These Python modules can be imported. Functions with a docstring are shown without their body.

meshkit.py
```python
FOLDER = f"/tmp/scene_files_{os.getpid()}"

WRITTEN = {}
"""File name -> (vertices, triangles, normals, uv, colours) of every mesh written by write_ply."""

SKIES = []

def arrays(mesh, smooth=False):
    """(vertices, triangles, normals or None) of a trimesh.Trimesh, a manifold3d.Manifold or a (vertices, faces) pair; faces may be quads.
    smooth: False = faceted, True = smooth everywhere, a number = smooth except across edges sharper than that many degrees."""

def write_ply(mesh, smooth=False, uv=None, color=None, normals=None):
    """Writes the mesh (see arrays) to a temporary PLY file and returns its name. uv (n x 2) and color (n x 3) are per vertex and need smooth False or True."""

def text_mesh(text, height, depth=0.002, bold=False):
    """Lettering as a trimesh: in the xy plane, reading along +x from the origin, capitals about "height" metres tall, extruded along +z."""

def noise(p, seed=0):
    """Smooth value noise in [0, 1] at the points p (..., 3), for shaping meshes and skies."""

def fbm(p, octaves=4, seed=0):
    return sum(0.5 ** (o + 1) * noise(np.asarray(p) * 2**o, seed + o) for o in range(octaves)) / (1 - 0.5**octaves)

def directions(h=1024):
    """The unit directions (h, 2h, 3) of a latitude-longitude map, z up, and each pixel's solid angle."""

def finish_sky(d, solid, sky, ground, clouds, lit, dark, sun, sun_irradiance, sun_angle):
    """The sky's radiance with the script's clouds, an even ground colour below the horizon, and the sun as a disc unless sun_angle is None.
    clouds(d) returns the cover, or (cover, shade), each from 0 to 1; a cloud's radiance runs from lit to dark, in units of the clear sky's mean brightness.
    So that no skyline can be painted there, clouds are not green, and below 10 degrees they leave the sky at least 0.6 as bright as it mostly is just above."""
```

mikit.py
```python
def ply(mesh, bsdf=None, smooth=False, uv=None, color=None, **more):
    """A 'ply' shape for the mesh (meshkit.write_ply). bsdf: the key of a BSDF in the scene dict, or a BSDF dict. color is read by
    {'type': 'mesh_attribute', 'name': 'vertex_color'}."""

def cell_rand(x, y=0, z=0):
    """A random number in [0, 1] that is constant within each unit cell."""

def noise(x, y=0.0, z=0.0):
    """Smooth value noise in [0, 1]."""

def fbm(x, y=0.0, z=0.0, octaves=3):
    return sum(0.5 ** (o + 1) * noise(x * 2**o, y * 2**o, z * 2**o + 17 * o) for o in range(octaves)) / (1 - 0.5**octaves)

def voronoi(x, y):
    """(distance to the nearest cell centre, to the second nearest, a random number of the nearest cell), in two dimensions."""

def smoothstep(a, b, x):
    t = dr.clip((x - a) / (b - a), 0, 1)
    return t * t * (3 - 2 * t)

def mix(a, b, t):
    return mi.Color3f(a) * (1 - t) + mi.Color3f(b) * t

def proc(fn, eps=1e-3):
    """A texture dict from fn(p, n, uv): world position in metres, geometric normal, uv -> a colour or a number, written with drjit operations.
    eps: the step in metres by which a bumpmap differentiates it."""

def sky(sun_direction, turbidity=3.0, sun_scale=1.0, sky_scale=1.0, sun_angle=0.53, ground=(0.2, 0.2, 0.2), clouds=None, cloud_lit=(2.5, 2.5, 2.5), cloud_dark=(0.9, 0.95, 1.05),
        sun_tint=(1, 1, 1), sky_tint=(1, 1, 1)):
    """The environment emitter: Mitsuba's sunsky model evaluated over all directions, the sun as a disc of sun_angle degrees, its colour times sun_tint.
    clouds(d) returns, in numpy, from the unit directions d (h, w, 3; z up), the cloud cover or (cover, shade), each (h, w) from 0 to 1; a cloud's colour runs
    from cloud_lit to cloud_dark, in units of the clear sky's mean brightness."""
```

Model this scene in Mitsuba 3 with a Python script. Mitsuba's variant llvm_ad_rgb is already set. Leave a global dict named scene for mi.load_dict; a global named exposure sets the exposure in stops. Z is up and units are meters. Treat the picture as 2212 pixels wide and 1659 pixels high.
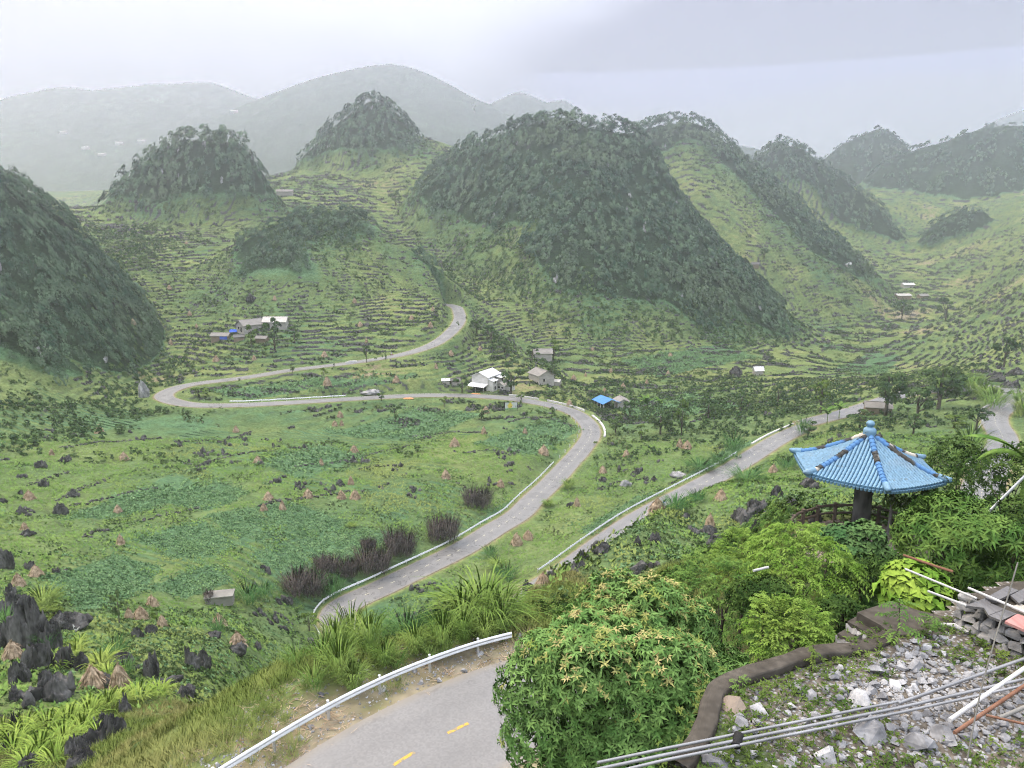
import math, numpy as np, trimesh, mitsuba as mi, drjit as dr, mikit, meshkit
from scipy.interpolate import RBFInterpolator
from scipy.ndimage import map_coordinates, gaussian_filter
from mikit import noise, fbm, cell_rand, smoothstep, mix, proc, voronoi
T = mi.ScalarTransform4f
scene, labels = {}, {}
rng = np.random.default_rng(7)

# ---------------------------------------------------------------- camera, sky, exposure, air
FPX, PITCH = 769.0, math.radians(12.0)
CP, SP = math.cos(PITCH), math.sin(PITCH)
exposure = 3.42
scene['camera'] = {'type': 'perspective', 'fov': math.degrees(2 * math.atan(512 / FPX)), 'fov_axis': 'x',
                   'near_clip': 0.3, 'far_clip': 12000.0,
                   'to_world': T().look_at(origin=[0, 0, 0], target=[0, CP, -SP], up=[0, 0, 1]),
                   'medium': {'type': 'ref', 'id': 'haze_air'}}


def sky_cover(d):
    """An overcast sky: the cloud brightens towards the zenith, as overcast skies do, and carries a few heavier grey layers."""
    az = np.degrees(np.arctan2(d[..., 0], d[..., 1]))
    sin_el = np.clip(d[..., 2], 0, 1)
    q = np.stack([d[..., 0], d[..., 1], d[..., 2] * 2.0], -1) / (np.abs(d[..., 2:3]) + 0.30)
    n = meshkit.fbm(q * 1.9 + 3.1, 5, 3)
    m = meshkit.fbm(q * np.array([1.1, 1.1, 1.6]) + 9.7, 4, 8)
    el = np.degrees(np.arcsin(sin_el))
    side_ = np.clip((az + 4) / 18, 0, 1) * np.clip((170 - az) / 40, 0, 1)
    layer = np.exp(-((el - 10.5 - .10 * np.clip(az, 0, 60) - 7 * (m - .5)) / 3.6) ** 2) * side_
    high = np.clip((m - 0.42) / 0.25, 0, 1) * np.clip((el - 6) / 10, 0, 1)
    value = .062 + .74 * sin_el + .17 * (n - .5) - .44 * layer * (.3 + 1.4 * n) - .05 * high + .10 * np.exp(-((el - 4.5) / 2.4) ** 2) * side_
    return np.ones_like(n), np.clip(1 - (value - .03) / .97, 0, 1)


scene['sky'] = mikit.sky((-0.45, 0.25, 0.86), turbidity=4, sun_scale=0.2, sun_angle=40, clouds=sky_cover,
                         cloud_lit=(3.8, 3.9, 4.25), cloud_dark=(0.12, 0.13, 0.24), sun_tint=(1.1, 1.0, .82), ground=(0.10, 0.13, 0.06))
HAZE = 0.00046
scene['haze_air'] = {'type': 'homogeneous', 'albedo': {'type': 'rgb', 'value': [0.82, 0.85, 0.92]}, 'sigma_t': HAZE,
                     'phase': {'type': 'hg', 'g': 0.75}}

# ---------------------------------------------------------------- terrain from surveyed points
S = 1024 / 2212.0


def ray(U, V):
    x, y = (np.asarray(U, float) * S - 512) / FPX, (np.asarray(V, float) * S - 384) / FPX
    return np.stack([x, CP - y * SP, -SP - y * CP], -1)


def aty(U, V, y):
    r = ray(U, V)
    return r * (np.asarray(y, float) / r[..., 1])[..., None]


def atz(U, V, z):
    r = ray(U, V)
    return r * (np.asarray(z, float) / r[..., 2])[..., None]


def smooth_path(p, step):
    """A Catmull-Rom curve through the points, sampled about every step metres."""
    p = np.asarray(p, float)
    q = np.vstack([2 * p[0] - p[1], p, 2 * p[-1] - p[-2]])
    out = []
    for i in range(1, len(q) - 2):
        n = max(2, int(np.linalg.norm(q[i + 1] - q[i]) / step))
        t = (np.arange(n) / n)[:, None]
        a, b, c, d = q[i - 1], q[i], q[i + 1], q[i + 2]
        out.append(0.5 * (2 * b + (c - a) * t + (2 * a - 5 * b + 4 * c - d) * t**2 + (3 * b - a - 3 * c + d) * t**3))
    out = np.vstack(out + [p[-1:]])
    k = np.ones(5) / 5
    pad = np.vstack([out[:1]] * 2 + [out] + [out[-1:]] * 2)
    return np.stack([np.convolve(pad[:, j], k, 'valid') for j in range(3)], 1)


def uvz(rows):
    a = np.array(rows, float)
    return atz(a[:, 0], a[:, 1], a[:, 2])


def uvy(rows):
    a = np.array(rows, float)
    return aty(a[:, 0], a[:, 1], a[:, 2])


NEAR_ROAD = smooth_path([(-22, -4, -20.2), (-17.5, 6, -20), (-13.2, 13, -20), (-9, 19.3, -20), (-4.6, 25.0, -20), (-2.2, 27.3, -20), (1.2, 29.6, -20), (4.8, 31.0, -20.2), (7.0, 31.4, -20.4)], 0.7)
VALLEY_ROAD = smooth_path(np.vstack([uvz([(1745, 920, -61), (1682, 949, -61.3), (1594, 1004, -62), (1490, 1060, -62.5), (1387, 1116, -63), (1300, 1176, -63.2), (1216, 1240, -63.3), (1150, 1285, -63.5)]),
    [(1, 117, -64), (-7, 110, -64.5), (-17, 107, -65), (-25, 111, -65.3)],
    uvz([(726, 1320, -65.5), (817, 1274, -65.5), (884, 1241, -65.5), (1000, 1185, -65.5), (1079, 1136, -65.5), (1118, 1114, -65.5), (1152, 1079, -65.5), (1190, 1044, -65.5), (1222, 1009, -65.5), (1254, 974, -65.4), (1276, 942, -65.3), (1274, 921, -65.2), (1259, 904, -65), (1236, 889, -64.8), (1188, 875, -64.4), (1132, 865, -64), (1086, 859, -63.7), (1016, 855, -63.2),
         (910, 854, -62.5), (787, 860, -61.8), (686, 866, -61), (546, 874, -60.2), (440, 876, -59.4), (384, 870, -58.9), (352, 857, -58.4), (373, 841, -58), (422, 829, -57.6), (527, 816, -56.8), (633, 799, -55.6), (757, 784, -54), (858, 768, -52.2),
         (917, 752, -50.8), (952, 735, -49.4), (980, 711, -47.6), (993, 690, -46.3), (991, 674, -45.4), (984, 663, -44.6)]), [(-36, 416, -44.2)]]), 1.5)
FAR_ROAD = smooth_path(np.vstack([uvz([(1735, 915, -61), (1840, 888, -60.3), (1960, 850, -59), (2040, 843, -58.3), (2110, 838, -57.7), (2165, 836, -57), (2192, 848, -56.5), (2178, 874, -55.5), (2152, 893, -55), (2150, 914, -54), (2163, 936, -53),
    (2167, 958, -52), (2157, 980, -51), (2140, 1010, -49.5), (2120, 1067, -46), (2125, 1120, -42)])]), 1.5)
ROADS = {'road': (NEAR_ROAD, 3.1), 'road_001': (VALLEY_ROAD, 3.0), 'road_002': (FAR_ROAD, 3.3)}

BASE = np.vstack([
    uvz([(20, 1630, -33.5), (0, 1500, -37), (200, 1500, -38), (450, 1450, -46), (0, 1380, -43), (300, 1350, -50), (510, 1400, -52), (560, 1330, -61.5), (430, 1330, -56), (640, 1290, -64), (520, 1360, -56), (500, 1250, -59), (100, 1440, -39.5),
         (300, 1610, -24.5), (450, 1530, -22.3), (650, 1425, -21.3), (850, 1395, -20.8), (1000, 1350, -20.8), (250, 1655, -24),
         (600, 1150, -59), (300, 1250, -55.5), (800, 1240, -63.5), (150, 1250, -51), (900, 1100, -62.5), (0, 1150, -51), (0, 1000, -54), (300, 1000, -58), (600, 1000, -60), (900, 1000, -62), (1150, 1000, -63.5),
         (500, 920, -61), (200, 950, -56.5), (1000, 900, -64.3), (1200, 920, -65.3), (1040, 830, -62.5), (700, 835, -57.5), (900, 810, -57), (500, 845, -58.6),
         (1400, 900, -66), (1350, 860, -67.5), (1300, 800, -68), (1600, 850, -66), (1700, 820, -67), (1500, 780, -69), (1700, 760, -71), (1850, 790, -71.5), (1900, 760, -73), (1950, 720, -74), (1970, 700, -74),
         (1200, 740, -63), (1170, 770, -66), (1500, 900, -65), (1600, 930, -63.5), (1350, 980, -65.5), (1250, 1100, -64.5), (1450, 980, -64.5)]),
    uvy([(300, 600, 360), (250, 500, 440), (400, 650, 362), (450, 560, 425), (800, 600, 405), (800, 680, 362), (600, 640, 372), (650, 560, 425), (560, 480, 480), (620, 420, 560), (985, 645, 425), (960, 632, 436), (985, 600, 480), (560, 710, 325), (300, 760, 315), (940, 640, 400),
         (1000, 600, 475), (1100, 650, 440), (1200, 560, 525), (1000, 500, 560), (900, 430, 620), (1000, 420, 640), (860, 350, 685), (980, 345, 700), (1080, 520, 560),
         (1650, 640, 620), (1620, 500, 720), (1700, 560, 700), (1800, 650, 650), (1850, 600, 720), (1950, 560, 800), (1960, 430, 1000), (2000, 480, 950), (1980, 640, 650), (2100, 640, 610), (2212, 640, 470), (2150, 700, 430), (2080, 760, 380),
         (2212, 750, 320), (2212, 560, 610), (2212, 450, 820), (2000, 800, 330), (1900, 800, 360), (2260, 700, 360), (1700, 700, 540), (1800, 720, 520),
         (1150, 1278, 60), (1200, 1248, 66), (1262, 1206, 74), (1350, 1150, 86), (1440, 1106, 98), (1530, 1066, 112), (1600, 1036, 122), (200, 470, 1100), (0, 450, 1000), (600, 400, 1000), (300, 400, 1200), (1000, 400, 1100), (1700, 420, 1150), (2000, 420, 1150), (2300, 380, 1200)]),
    [(-14, 46, -34), (-5, 49, -34), (5, 51, -27), (-21, 60, -45), (-5, 66, -47), (9, 62, -31), (-12, 86, -62), (5, 90, -61), (-26, 78, -56),
     (15, 41, -17.5), (24, 37, -16), (25, 44, -18.5), (27, 60, -26.5), (27, 99, -40.5), (14, 62, -29), (18, 80, -35.5), (20, 110, -45), (45, 70, -27), (50, 100, -37), (70, 120, -42), (75, 100, -36), (70, 160, -54), (95, 170, -52), (90, 200, -57), (40, 45, -19), (60, 70, -24), (95, 110, -36),
     (110, 110, -34), (140, 150, -38), (170, 200, -46), (120, 215, -57), (200, 260, -48), (150, 280, -59),
     (9, 41, -21), (14, 33, -16), (22, 30, -15), (34, 34, -14.5), (20, 24, -12.5), (30, 24, -12), (12, 24, -14.5), (14, 28.5, -15), (10, 27, -16.5), (16, 20, -11), (10, 20, -13), (5, 22, -17.5), (2, 16, -15), (6, 14, -12), (12, 16, -11), (-4, 12, -18), (8, 8, -10), (0, 6, -13), (20, 12, -9), (-10, 6, -20), (-20, 16, -22), (-26, 24, -26), (-32, 20, -27), (-24, 34, -29), (-50, 30, -32), (-45, 10, -28),
     (-160, 160, -40), (-110, 90, -40), (-70, 50, -34), (-400, 1600, 10), (400, 1700, 40), (900, 1800, 60), (-900, 1800, 60), (0, 1800, 40), (1500, 3000, 60), (-1500, 3000, 60), (0, 3200, 60), (0, 5400, 100), (3000, 4500, 100), (-3000, 4500, 100), (-190, 220, -30), (-300, 360, 10), (-500, 600, 20), (700, 800, 30), (600, 560, 20), (420, 400, -20), (300, 260, -30)]])

HILLS = [  # name, slope, roundness, crest (U, V, distance[, its own slope])
    ('hill', 1.3, 10, [(-120, 330, 290), (-60, 350, 300), (0, 378, 310), (60, 398, 315, 1.5), (98, 436, 318, 1.9), (120, 482, 318, 2.0)]),
    ('hill', 1.1, 8, [(-120, 580, 250), (-20, 660, 250), (50, 715, 252), (100, 780, 250), (150, 835, 246)]),
    ('hill_001', 1.3, 7, [(222, 455, 500, .9), (265, 392, 505, 1.1), (333, 322, 510), (388, 286, 515, 1.6), (450, 280, 515, 1.6), (505, 290, 512, 1.9), (535, 330, 508, 2.0), (560, 392, 500, 2.0), (580, 440, 492, 2.0)]),
    ('hill_002', .55, 8, [(600, 474, 425), (650, 446, 428), (730, 430, 430, .8), (790, 462, 425, .8), (835, 512, 416, .85)]),
    ('hill_003', 1.35, 8, [(640, 355, 690), (690, 298, 695), (745, 245, 700), (790, 213, 700), (812, 203, 700), (840, 222, 700), (870, 268, 695), (890, 300, 690)]),
    ('hill_004', 1.25, 14, [(975, 346, 600, 1.1), (1010, 306, 590, 1.1), (1080, 278, 580), (1150, 250, 570), (1205, 236, 560), (1240, 252, 560), (1290, 264, 550), (1355, 270, 545, 1.6), (1392, 303, 535, 2.3), (1425, 372, 520, 2.6), (1460, 434, 505, 2.6), (1500, 544, 485, 2.6), (1540, 629, 465, 2.6), (1590, 694, 450, 2.4), (1640, 752, 432, 2.2)]),
    ('hill_004', .95, 14, [(1250, 268, 550), (1240, 350, 520), (1240, 430, 492), (1270, 500, 470), (1330, 580, 448), (1400, 650, 432)]),
    ('hill_005', .9, 10, [(1385, 268, 760), (1440, 256, 755), (1500, 250, 750), (1540, 278, 742, 1.3), (1585, 338, 730, 1.7), (1612, 370, 720, 1.7), (1665, 425, 700, 1.7), (1725, 485, 680, 1.7), (1780, 540, 660, 1.7)]),
    ('hill_006', .9, 10, [(1630, 352, 960), (1652, 320, 955, 1.3), (1688, 298, 950, 1.3), (1725, 310, 945, 1.3), (1770, 342, 935, 1.5), (1828, 384, 915, 1.7), (1885, 430, 890, 1.7), (1935, 484, 870, 1.7)]),
    ('hill_007', 1.2, 8, [(1780, 340, 1350), (1830, 301, 1340), (1890, 274, 1330), (1910, 270, 1330), (1935, 294, 1325), (1965, 329, 1315), (2000, 384, 1300)]),
    ('hill_008', 1.0, 10, [(1945, 326, 1150), (2010, 306, 1140), (2060, 294, 1130), (2090, 279, 1120), (2150, 265, 1110), (2200, 262, 1100), (2280, 272, 1100)]),
    ('hill_009', 1.5, 8, [(2005, 505, 850), (2040, 460, 840), (2090, 441, 835), (2130, 449, 830), (2160, 504, 815), (2190, 564, 800), (2215, 605, 785)]),
    ('mountain', .45, 45, [(-180, 260, 3360), (0, 228, 3360), (60, 212, 3328), (100, 196, 3296), (140, 184, 3280), (200, 193, 3280), (330, 180, 3360), (390, 181, 3360), (450, 176, 3360), (500, 196, 3280), (550, 214, 3200)]),
    ('mountain_001', .55, 37, [(530, 230, 2720), (600, 200, 2720), (700, 163, 2720), (790, 141, 2720), (850, 135, 2720), (890, 146, 2704), (950, 184, 2688), (1000, 220, 2656), (1045, 265, 2624)]),
    ('mountain_002', 1.0, 30, [(900, 160, 3120), (920, 154, 3120), (938, 170, 3120)]),
    ('mountain_003', .6, 30, [(1030, 245, 3040), (1080, 215, 3040), (1120, 196, 3040), (1150, 208, 3024), (1190, 240, 3008)]),
    ('mountain_004', .8, 22, [(1180, 222, 2960), (1210, 211, 2960), (1240, 232, 2960)]),
    ('mountain_005', .6, 30, [(2150, 262, 4160), (2185, 246, 4160), (2205, 238, 4160), (2280, 215, 4160)]),
    ('mountain_006', .7, 30, [(1575, 312, 2400), (1610, 310, 2400), (1655, 330, 2400)]),
]
SPUR = uvy([(992, 690, 376), (1060, 738, 347), (1110, 788, 320), (1170, 838, 300), (1250, 874, 280)])
YELLOW = uvy([(900, 294, 722), (950, 310, 716), (995, 338, 706)])


def warp(x, y):
    return np.stack([np.arctan2(x, y) * 2.2, np.log(np.hypot(x, y) + 4)], -1)


road_pts = np.vstack([NEAR_ROAD[::6], VALLEY_ROAD[::9], FAR_ROAD[::7]])
ctrl = np.vstack([BASE, road_pts])
_, keep = np.unique(np.round(warp(ctrl[:, 0], ctrl[:, 1]) / 0.012), axis=0, return_index=True)
ctrl = ctrl[np.sort(keep)]
rbf = RBFInterpolator(warp(ctrl[:, 0], ctrl[:, 1]), ctrl[:, 2], kernel='thin_plate_spline', smoothing=6e-4, neighbors=None)

TH = np.radians(np.linspace(-44, 44, 720))
RR = np.concatenate([np.arange(9, 60, .45), np.arange(60, 130, .6), np.arange(130, 260, .75), np.arange(260, 540, .95), np.arange(540, 850, 1.8), np.arange(850, 1500, 5), np.arange(1500, 5400, 18)])
THg, RRg = np.meshgrid(TH, RR)
X, Y = RRg * np.sin(THg), RRg * np.cos(THg)
ct, cr = np.radians(np.linspace(-44, 44, 130)), np.exp(np.linspace(math.log(13), math.log(5420), 200))
a, b = np.meshgrid(ct, cr - 4)
coarse = rbf(warp((b * np.sin(a)).ravel(), (b * np.cos(a)).ravel())).reshape(a.shape)
ii = (np.log(RRg + 4) - math.log(13)) / (math.log(5420) - math.log(13)) * 199
jj = (THg - ct[0]) / (ct[-1] - ct[0]) * 129
Z = map_coordinates(coarse, [ii, jj], order=1, mode='nearest')


def polyline_dist(x, y, line):
    """Distance in plan to the polyline and the line's height at the nearest point."""
    best, h = np.full(x.shape, 1e9), np.zeros(x.shape)
    for p, q in zip(line[:-1], line[1:]):
        d = q[:2] - p[:2]
        t = np.clip(((x - p[0]) * d[0] + (y - p[1]) * d[1]) / (d @ d), 0, 1)
        r = np.hypot(x - p[0] - t * d[0], y - p[1] - t * d[1])
        near = r < best
        best = np.where(near, r, best)
        h = np.where(near, p[2] + t * (q[2] - p[2]), h)
    return best, h


def smax(a, b, k):
    t = np.clip(0.5 + 0.5 * (a - b) / k, 0, 1)
    return a * t + b * (1 - t) + k * t * (1 - t)


def npn(x, y, s, seed=0, oct=3):
    return meshkit.fbm(np.stack([x / s, y / s, np.zeros_like(x) + seed * 7.3], -1), oct, seed)


hill_id = np.zeros(X.shape, int)
ridge_d = np.full(X.shape, 1e9)
hill_top = np.full(X.shape, -1e9)     # height of the steep karst body above the base there
bump = npn(X, Y, 38, 1, 4) - 0.5
bump2 = npn(X, Y, 220, 2, 4) - 0.5
HID = {n: k + 1 for k, n in enumerate(dict.fromkeys(h[0] for h in HILLS))}
for name, slope, rnd, crest in HILLS:
    k = HID[name] - 1
    own = np.array([(q + (slope,))[3] if len(q) == 3 else q[3] for q in crest])
    c = uvy([q[:3] for q in crest])
    far = c[:, 1].mean() > 1400
    c[:, 2] -= 5.0    # the trees standing on the crest make up the rest of its height
    reach = (c[:, 2].max() + 90) / own.min() + 60
    m = (X > c[:, 0].min() - reach) & (X < c[:, 0].max() + reach) & (Y > c[:, 1].min() - reach) & (Y < c[:, 1].max() + reach)
    s = (1 + (0.55 * bump2[m] if far else 0.30 * bump2[m]))
    seg = np.concatenate([[0], np.cumsum(np.linalg.norm(np.diff(c, axis=0), axis=1))])
    hh, d, xm, ym = np.full(m.sum(), -1e9), np.full(m.sum(), 1e9), X[m], Y[m]
    for q in np.arange(0, seg[-1], 30 if far else 9):
        px, py, pz = (np.interp(q, seg, c[:, k3]) for k3 in range(3))
        sl = float(np.interp(q, seg, own))
        dd = np.hypot(xm - px, ym - py)
        d = np.minimum(d, dd)
        hh = np.maximum(hh, pz - sl * s * (np.sqrt(dd * dd + rnd * rnd) - rnd))
    hh = hh + (bump2[m] * 170 * np.clip(d / 250, 0, 1) + bump[m] * 14 * np.clip(d / 60, 0, 1) if far else bump[m] * (9 if name != 'hill' else 7) * np.clip(d / 25, .1, 1))
    if name in ('hill_005', 'hill_006'):
        ridge_d[m] = np.minimum(ridge_d[m], d)
    old = Z[m]
    hill_id[m] = np.where(hh > old + 2, k + 1, hill_id[m])
    hill_top[m] = np.maximum(hill_top[m], hh - old)
    Z[m] = smax(hh, old, 30 if far else 9 if c[:, 1].mean() > 450 or name == 'hill' else 6)
for line, sl in ((SPUR, .55), (YELLOW, .33)):
    seg = np.concatenate([[0], np.cumsum(np.linalg.norm(np.diff(line, axis=0), axis=1))])
    h = np.full(X.shape, -1e9)
    m = (Y > line[:, 1].min() - 330) & (Y < line[:, 1].max() + 200) & (X > line[:, 0].min() - 330) & (X < line[:, 0].max() + 330)
    for q in np.arange(0, seg[-1], 5):
        px, py, pz = (np.interp(q, seg, line[:, k]) for k in range(3))
        dq = (X[m] - px) ** 2 + (Y[m] - py) ** 2
        h[m] = np.maximum(h[m], pz - sl * (np.sqrt(dq + 64) - 8) - .0016 * dq)
    Z = np.where(m, smax(h, Z, 5), Z)
# roads cut into the slopes
road_d = np.full(X.shape, 1e9)
for key, (line, half) in ROADS.items():
    m = (X > line[:, 0].min() - 30) & (X < line[:, 0].max() + 30) & (Y > line[:, 1].min() - 30) & (Y < line[:, 1].max() + 30)
    d, h = polyline_dist(X[m], Y[m], line)
    e = half + 1.3
    t = np.clip((d - e) / (5.0 if key != 'road' else 2.5), 0, 1)
    Z[m] = np.where(d < 28, (h - 0.06) * (1 - t * t * (3 - 2 * t)) + Z[m] * t * t * (3 - 2 * t), Z[m])
    road_d[m] = np.minimum(road_d[m], d - half)
# the camera's own side: a levelled terrace of rubble behind a low kerb wall (built below); the slope stays under it
TERRACE_Z = -8.3
KERB = np.array([aty(u, v, 1.0) / -aty(u, v, 1.0)[2] * -TERRACE_Z for u, v in
                 [(1560, 1700), (1525, 1640), (1527, 1560), (1575, 1510), (1680, 1465), (1800, 1418), (1900, 1365), (1960, 1330)]])
KERB[:, 2] = TERRACE_Z
EDGE = np.vstack([KERB[:1, :2] + [0.4, -3.5], KERB[:, :2], [[12.6, 15.6], [16, 16.5], [40, 17]]])
on_terrace = np.zeros(X.shape, bool)
q = np.interp(X, EDGE[:, 0], EDGE[:, 1], left=-99)
Z = np.where((Y < q + 0.2) & (RRg < 45), np.minimum(Z, TERRACE_Z - 1.2), np.where(RRg < 26, np.minimum(Z, -9.6 - np.clip(Y - q, 0, 8) * .25), Z))
pd = np.hypot(X - 17.2, Y - 36.0)
t = np.clip((pd - 3.7) / 2.5, 0, 1)
Z = np.where(pd < 6.3, -15.72 * (1 - t) + Z * t, Z)
# fine relief and terraced fields
rough = npn(X, Y, 7, 4, 3) - .5
rough2 = npn(X, Y, 2.2, 5, 2) - .5
off_road = np.clip(road_d / 4, 0, 1)
WOOD_FROM = np.array([0, 2, 6, 13, 10, 12, 12, 8, 0, 8, 2] + [0] * 8)
body = hill_top - WOOD_FROM[hill_id] + 12 * (npn(X, Y, 30, 6, 4) - .5) + 34 * (npn(X, Y, 120, 16, 3) - .5) * (Y > 300) + 30 * (npn(X, Y, 42, 18, 3) - .5)
ridge_wood = 36 + 26 * (npn(X, Y, 40, 17, 3) - .5) - ridge_d
body = np.where((hill_id == HID['hill_005']) | (hill_id == HID['hill_006']), np.minimum(hill_top + 3, ridge_wood), body)
forest = np.clip(body / 5 + .3, 0, 1) * np.clip((hill_id > 0) * 1.0, 0, 1)
forest = np.where(hill_id >= 11, np.clip(npn(X, Y, 150, 9, 4) * 4 - 1.35, 0, 1), forest)
slope_n = npn(X, Y, 60, 10, 3)
terr = (1 - forest) * np.clip((Y - 215) / 60, 0, 1) * (RRg < 1500) * off_road
STEP = np.where(Y > 480, 2.2, 1.2)
wob = 3.2 * (npn(X, Y, 42, 11, 3) - .5) + 1.7 * (npn(X, Y, 9, 12, 3) - .5)
ph = Z / STEP + wob
fr = ph - np.floor(ph)
brk = np.clip(npn(X, Y, 7, 13, 3) * 6 - 1.8, 0, 1)
shelf = np.where(fr < .66, fr * .2, .132 + (fr - .66) / .34 * .868)
Z = Z + terr * brk * (shelf - fr) * STEP * .9
near_step = (1 - forest) * np.clip((240 - Y) / 30, 0, 1) * np.clip((RRg - 95) / 20, 0, 1) * off_road
ph2 = Z / 1.5 + 2.2 * (npn(X, Y, 35, 14, 3) - .5)
fr2 = ph2 - np.floor(ph2)
brk2 = np.clip(npn(X, Y, 22, 15, 3) * 5 - 2.6, 0, .6)
Z = Z + near_step * brk2 * (np.where(fr2 < .8, fr2 * .3, .24 + (fr2 - .8) / .2 * .76) - fr2) * 1.2
amp = np.where(RRg < 60, .35, 1.0) * off_road * np.clip((pd - 3.5) / 3, 0, 1) * np.where(RRg < 26, .3, 1)
Z = Z + amp * (rough * (1.1 + 2.5 * forest) + rough2 * .35)


def rows_at(x, y):
    th, r = np.arctan2(x, y), np.hypot(x, y)
    return np.interp(r, RR, np.arange(len(RR))), (th - TH[0]) / (TH[-1] - TH[0]) * (len(TH) - 1)


def sample(F, x, y):
    i, j = rows_at(np.asarray(x, float), np.asarray(y, float))
    return map_coordinates(F, [np.atleast_1d(i), np.atleast_1d(j)], order=1, mode='nearest')


def ground(x, y):
    """Height of the terrain at world x, y."""
    g = sample(Z, x, y)
    return float(g[0]) if np.ndim(x) == 0 else g


def pick(U, V):
    """Where the line of sight through a surveyed direction meets the terrain."""
    r = ray(U, V)
    s = np.concatenate([np.arange(16, 300, .4), np.arange(300, 5300, 1.5)]) / r[1]
    p = r[None] * s[:, None]
    under = p[:, 2] < sample(Z, p[:, 0], p[:, 1])
    return p[np.argmax(under)] if under.any() else p[-1]


def inside(x, y, poly):
    c = np.zeros(np.shape(x), bool)
    for (x0, y0), (x1, y1) in zip(poly, np.roll(poly, -1, 0)):
        c ^= ((y0 > y) != (y1 > y)) & (x < (x1 - x0) * (y - y0) / (y1 - y0 + 1e-12) + x0)
    return c


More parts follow.
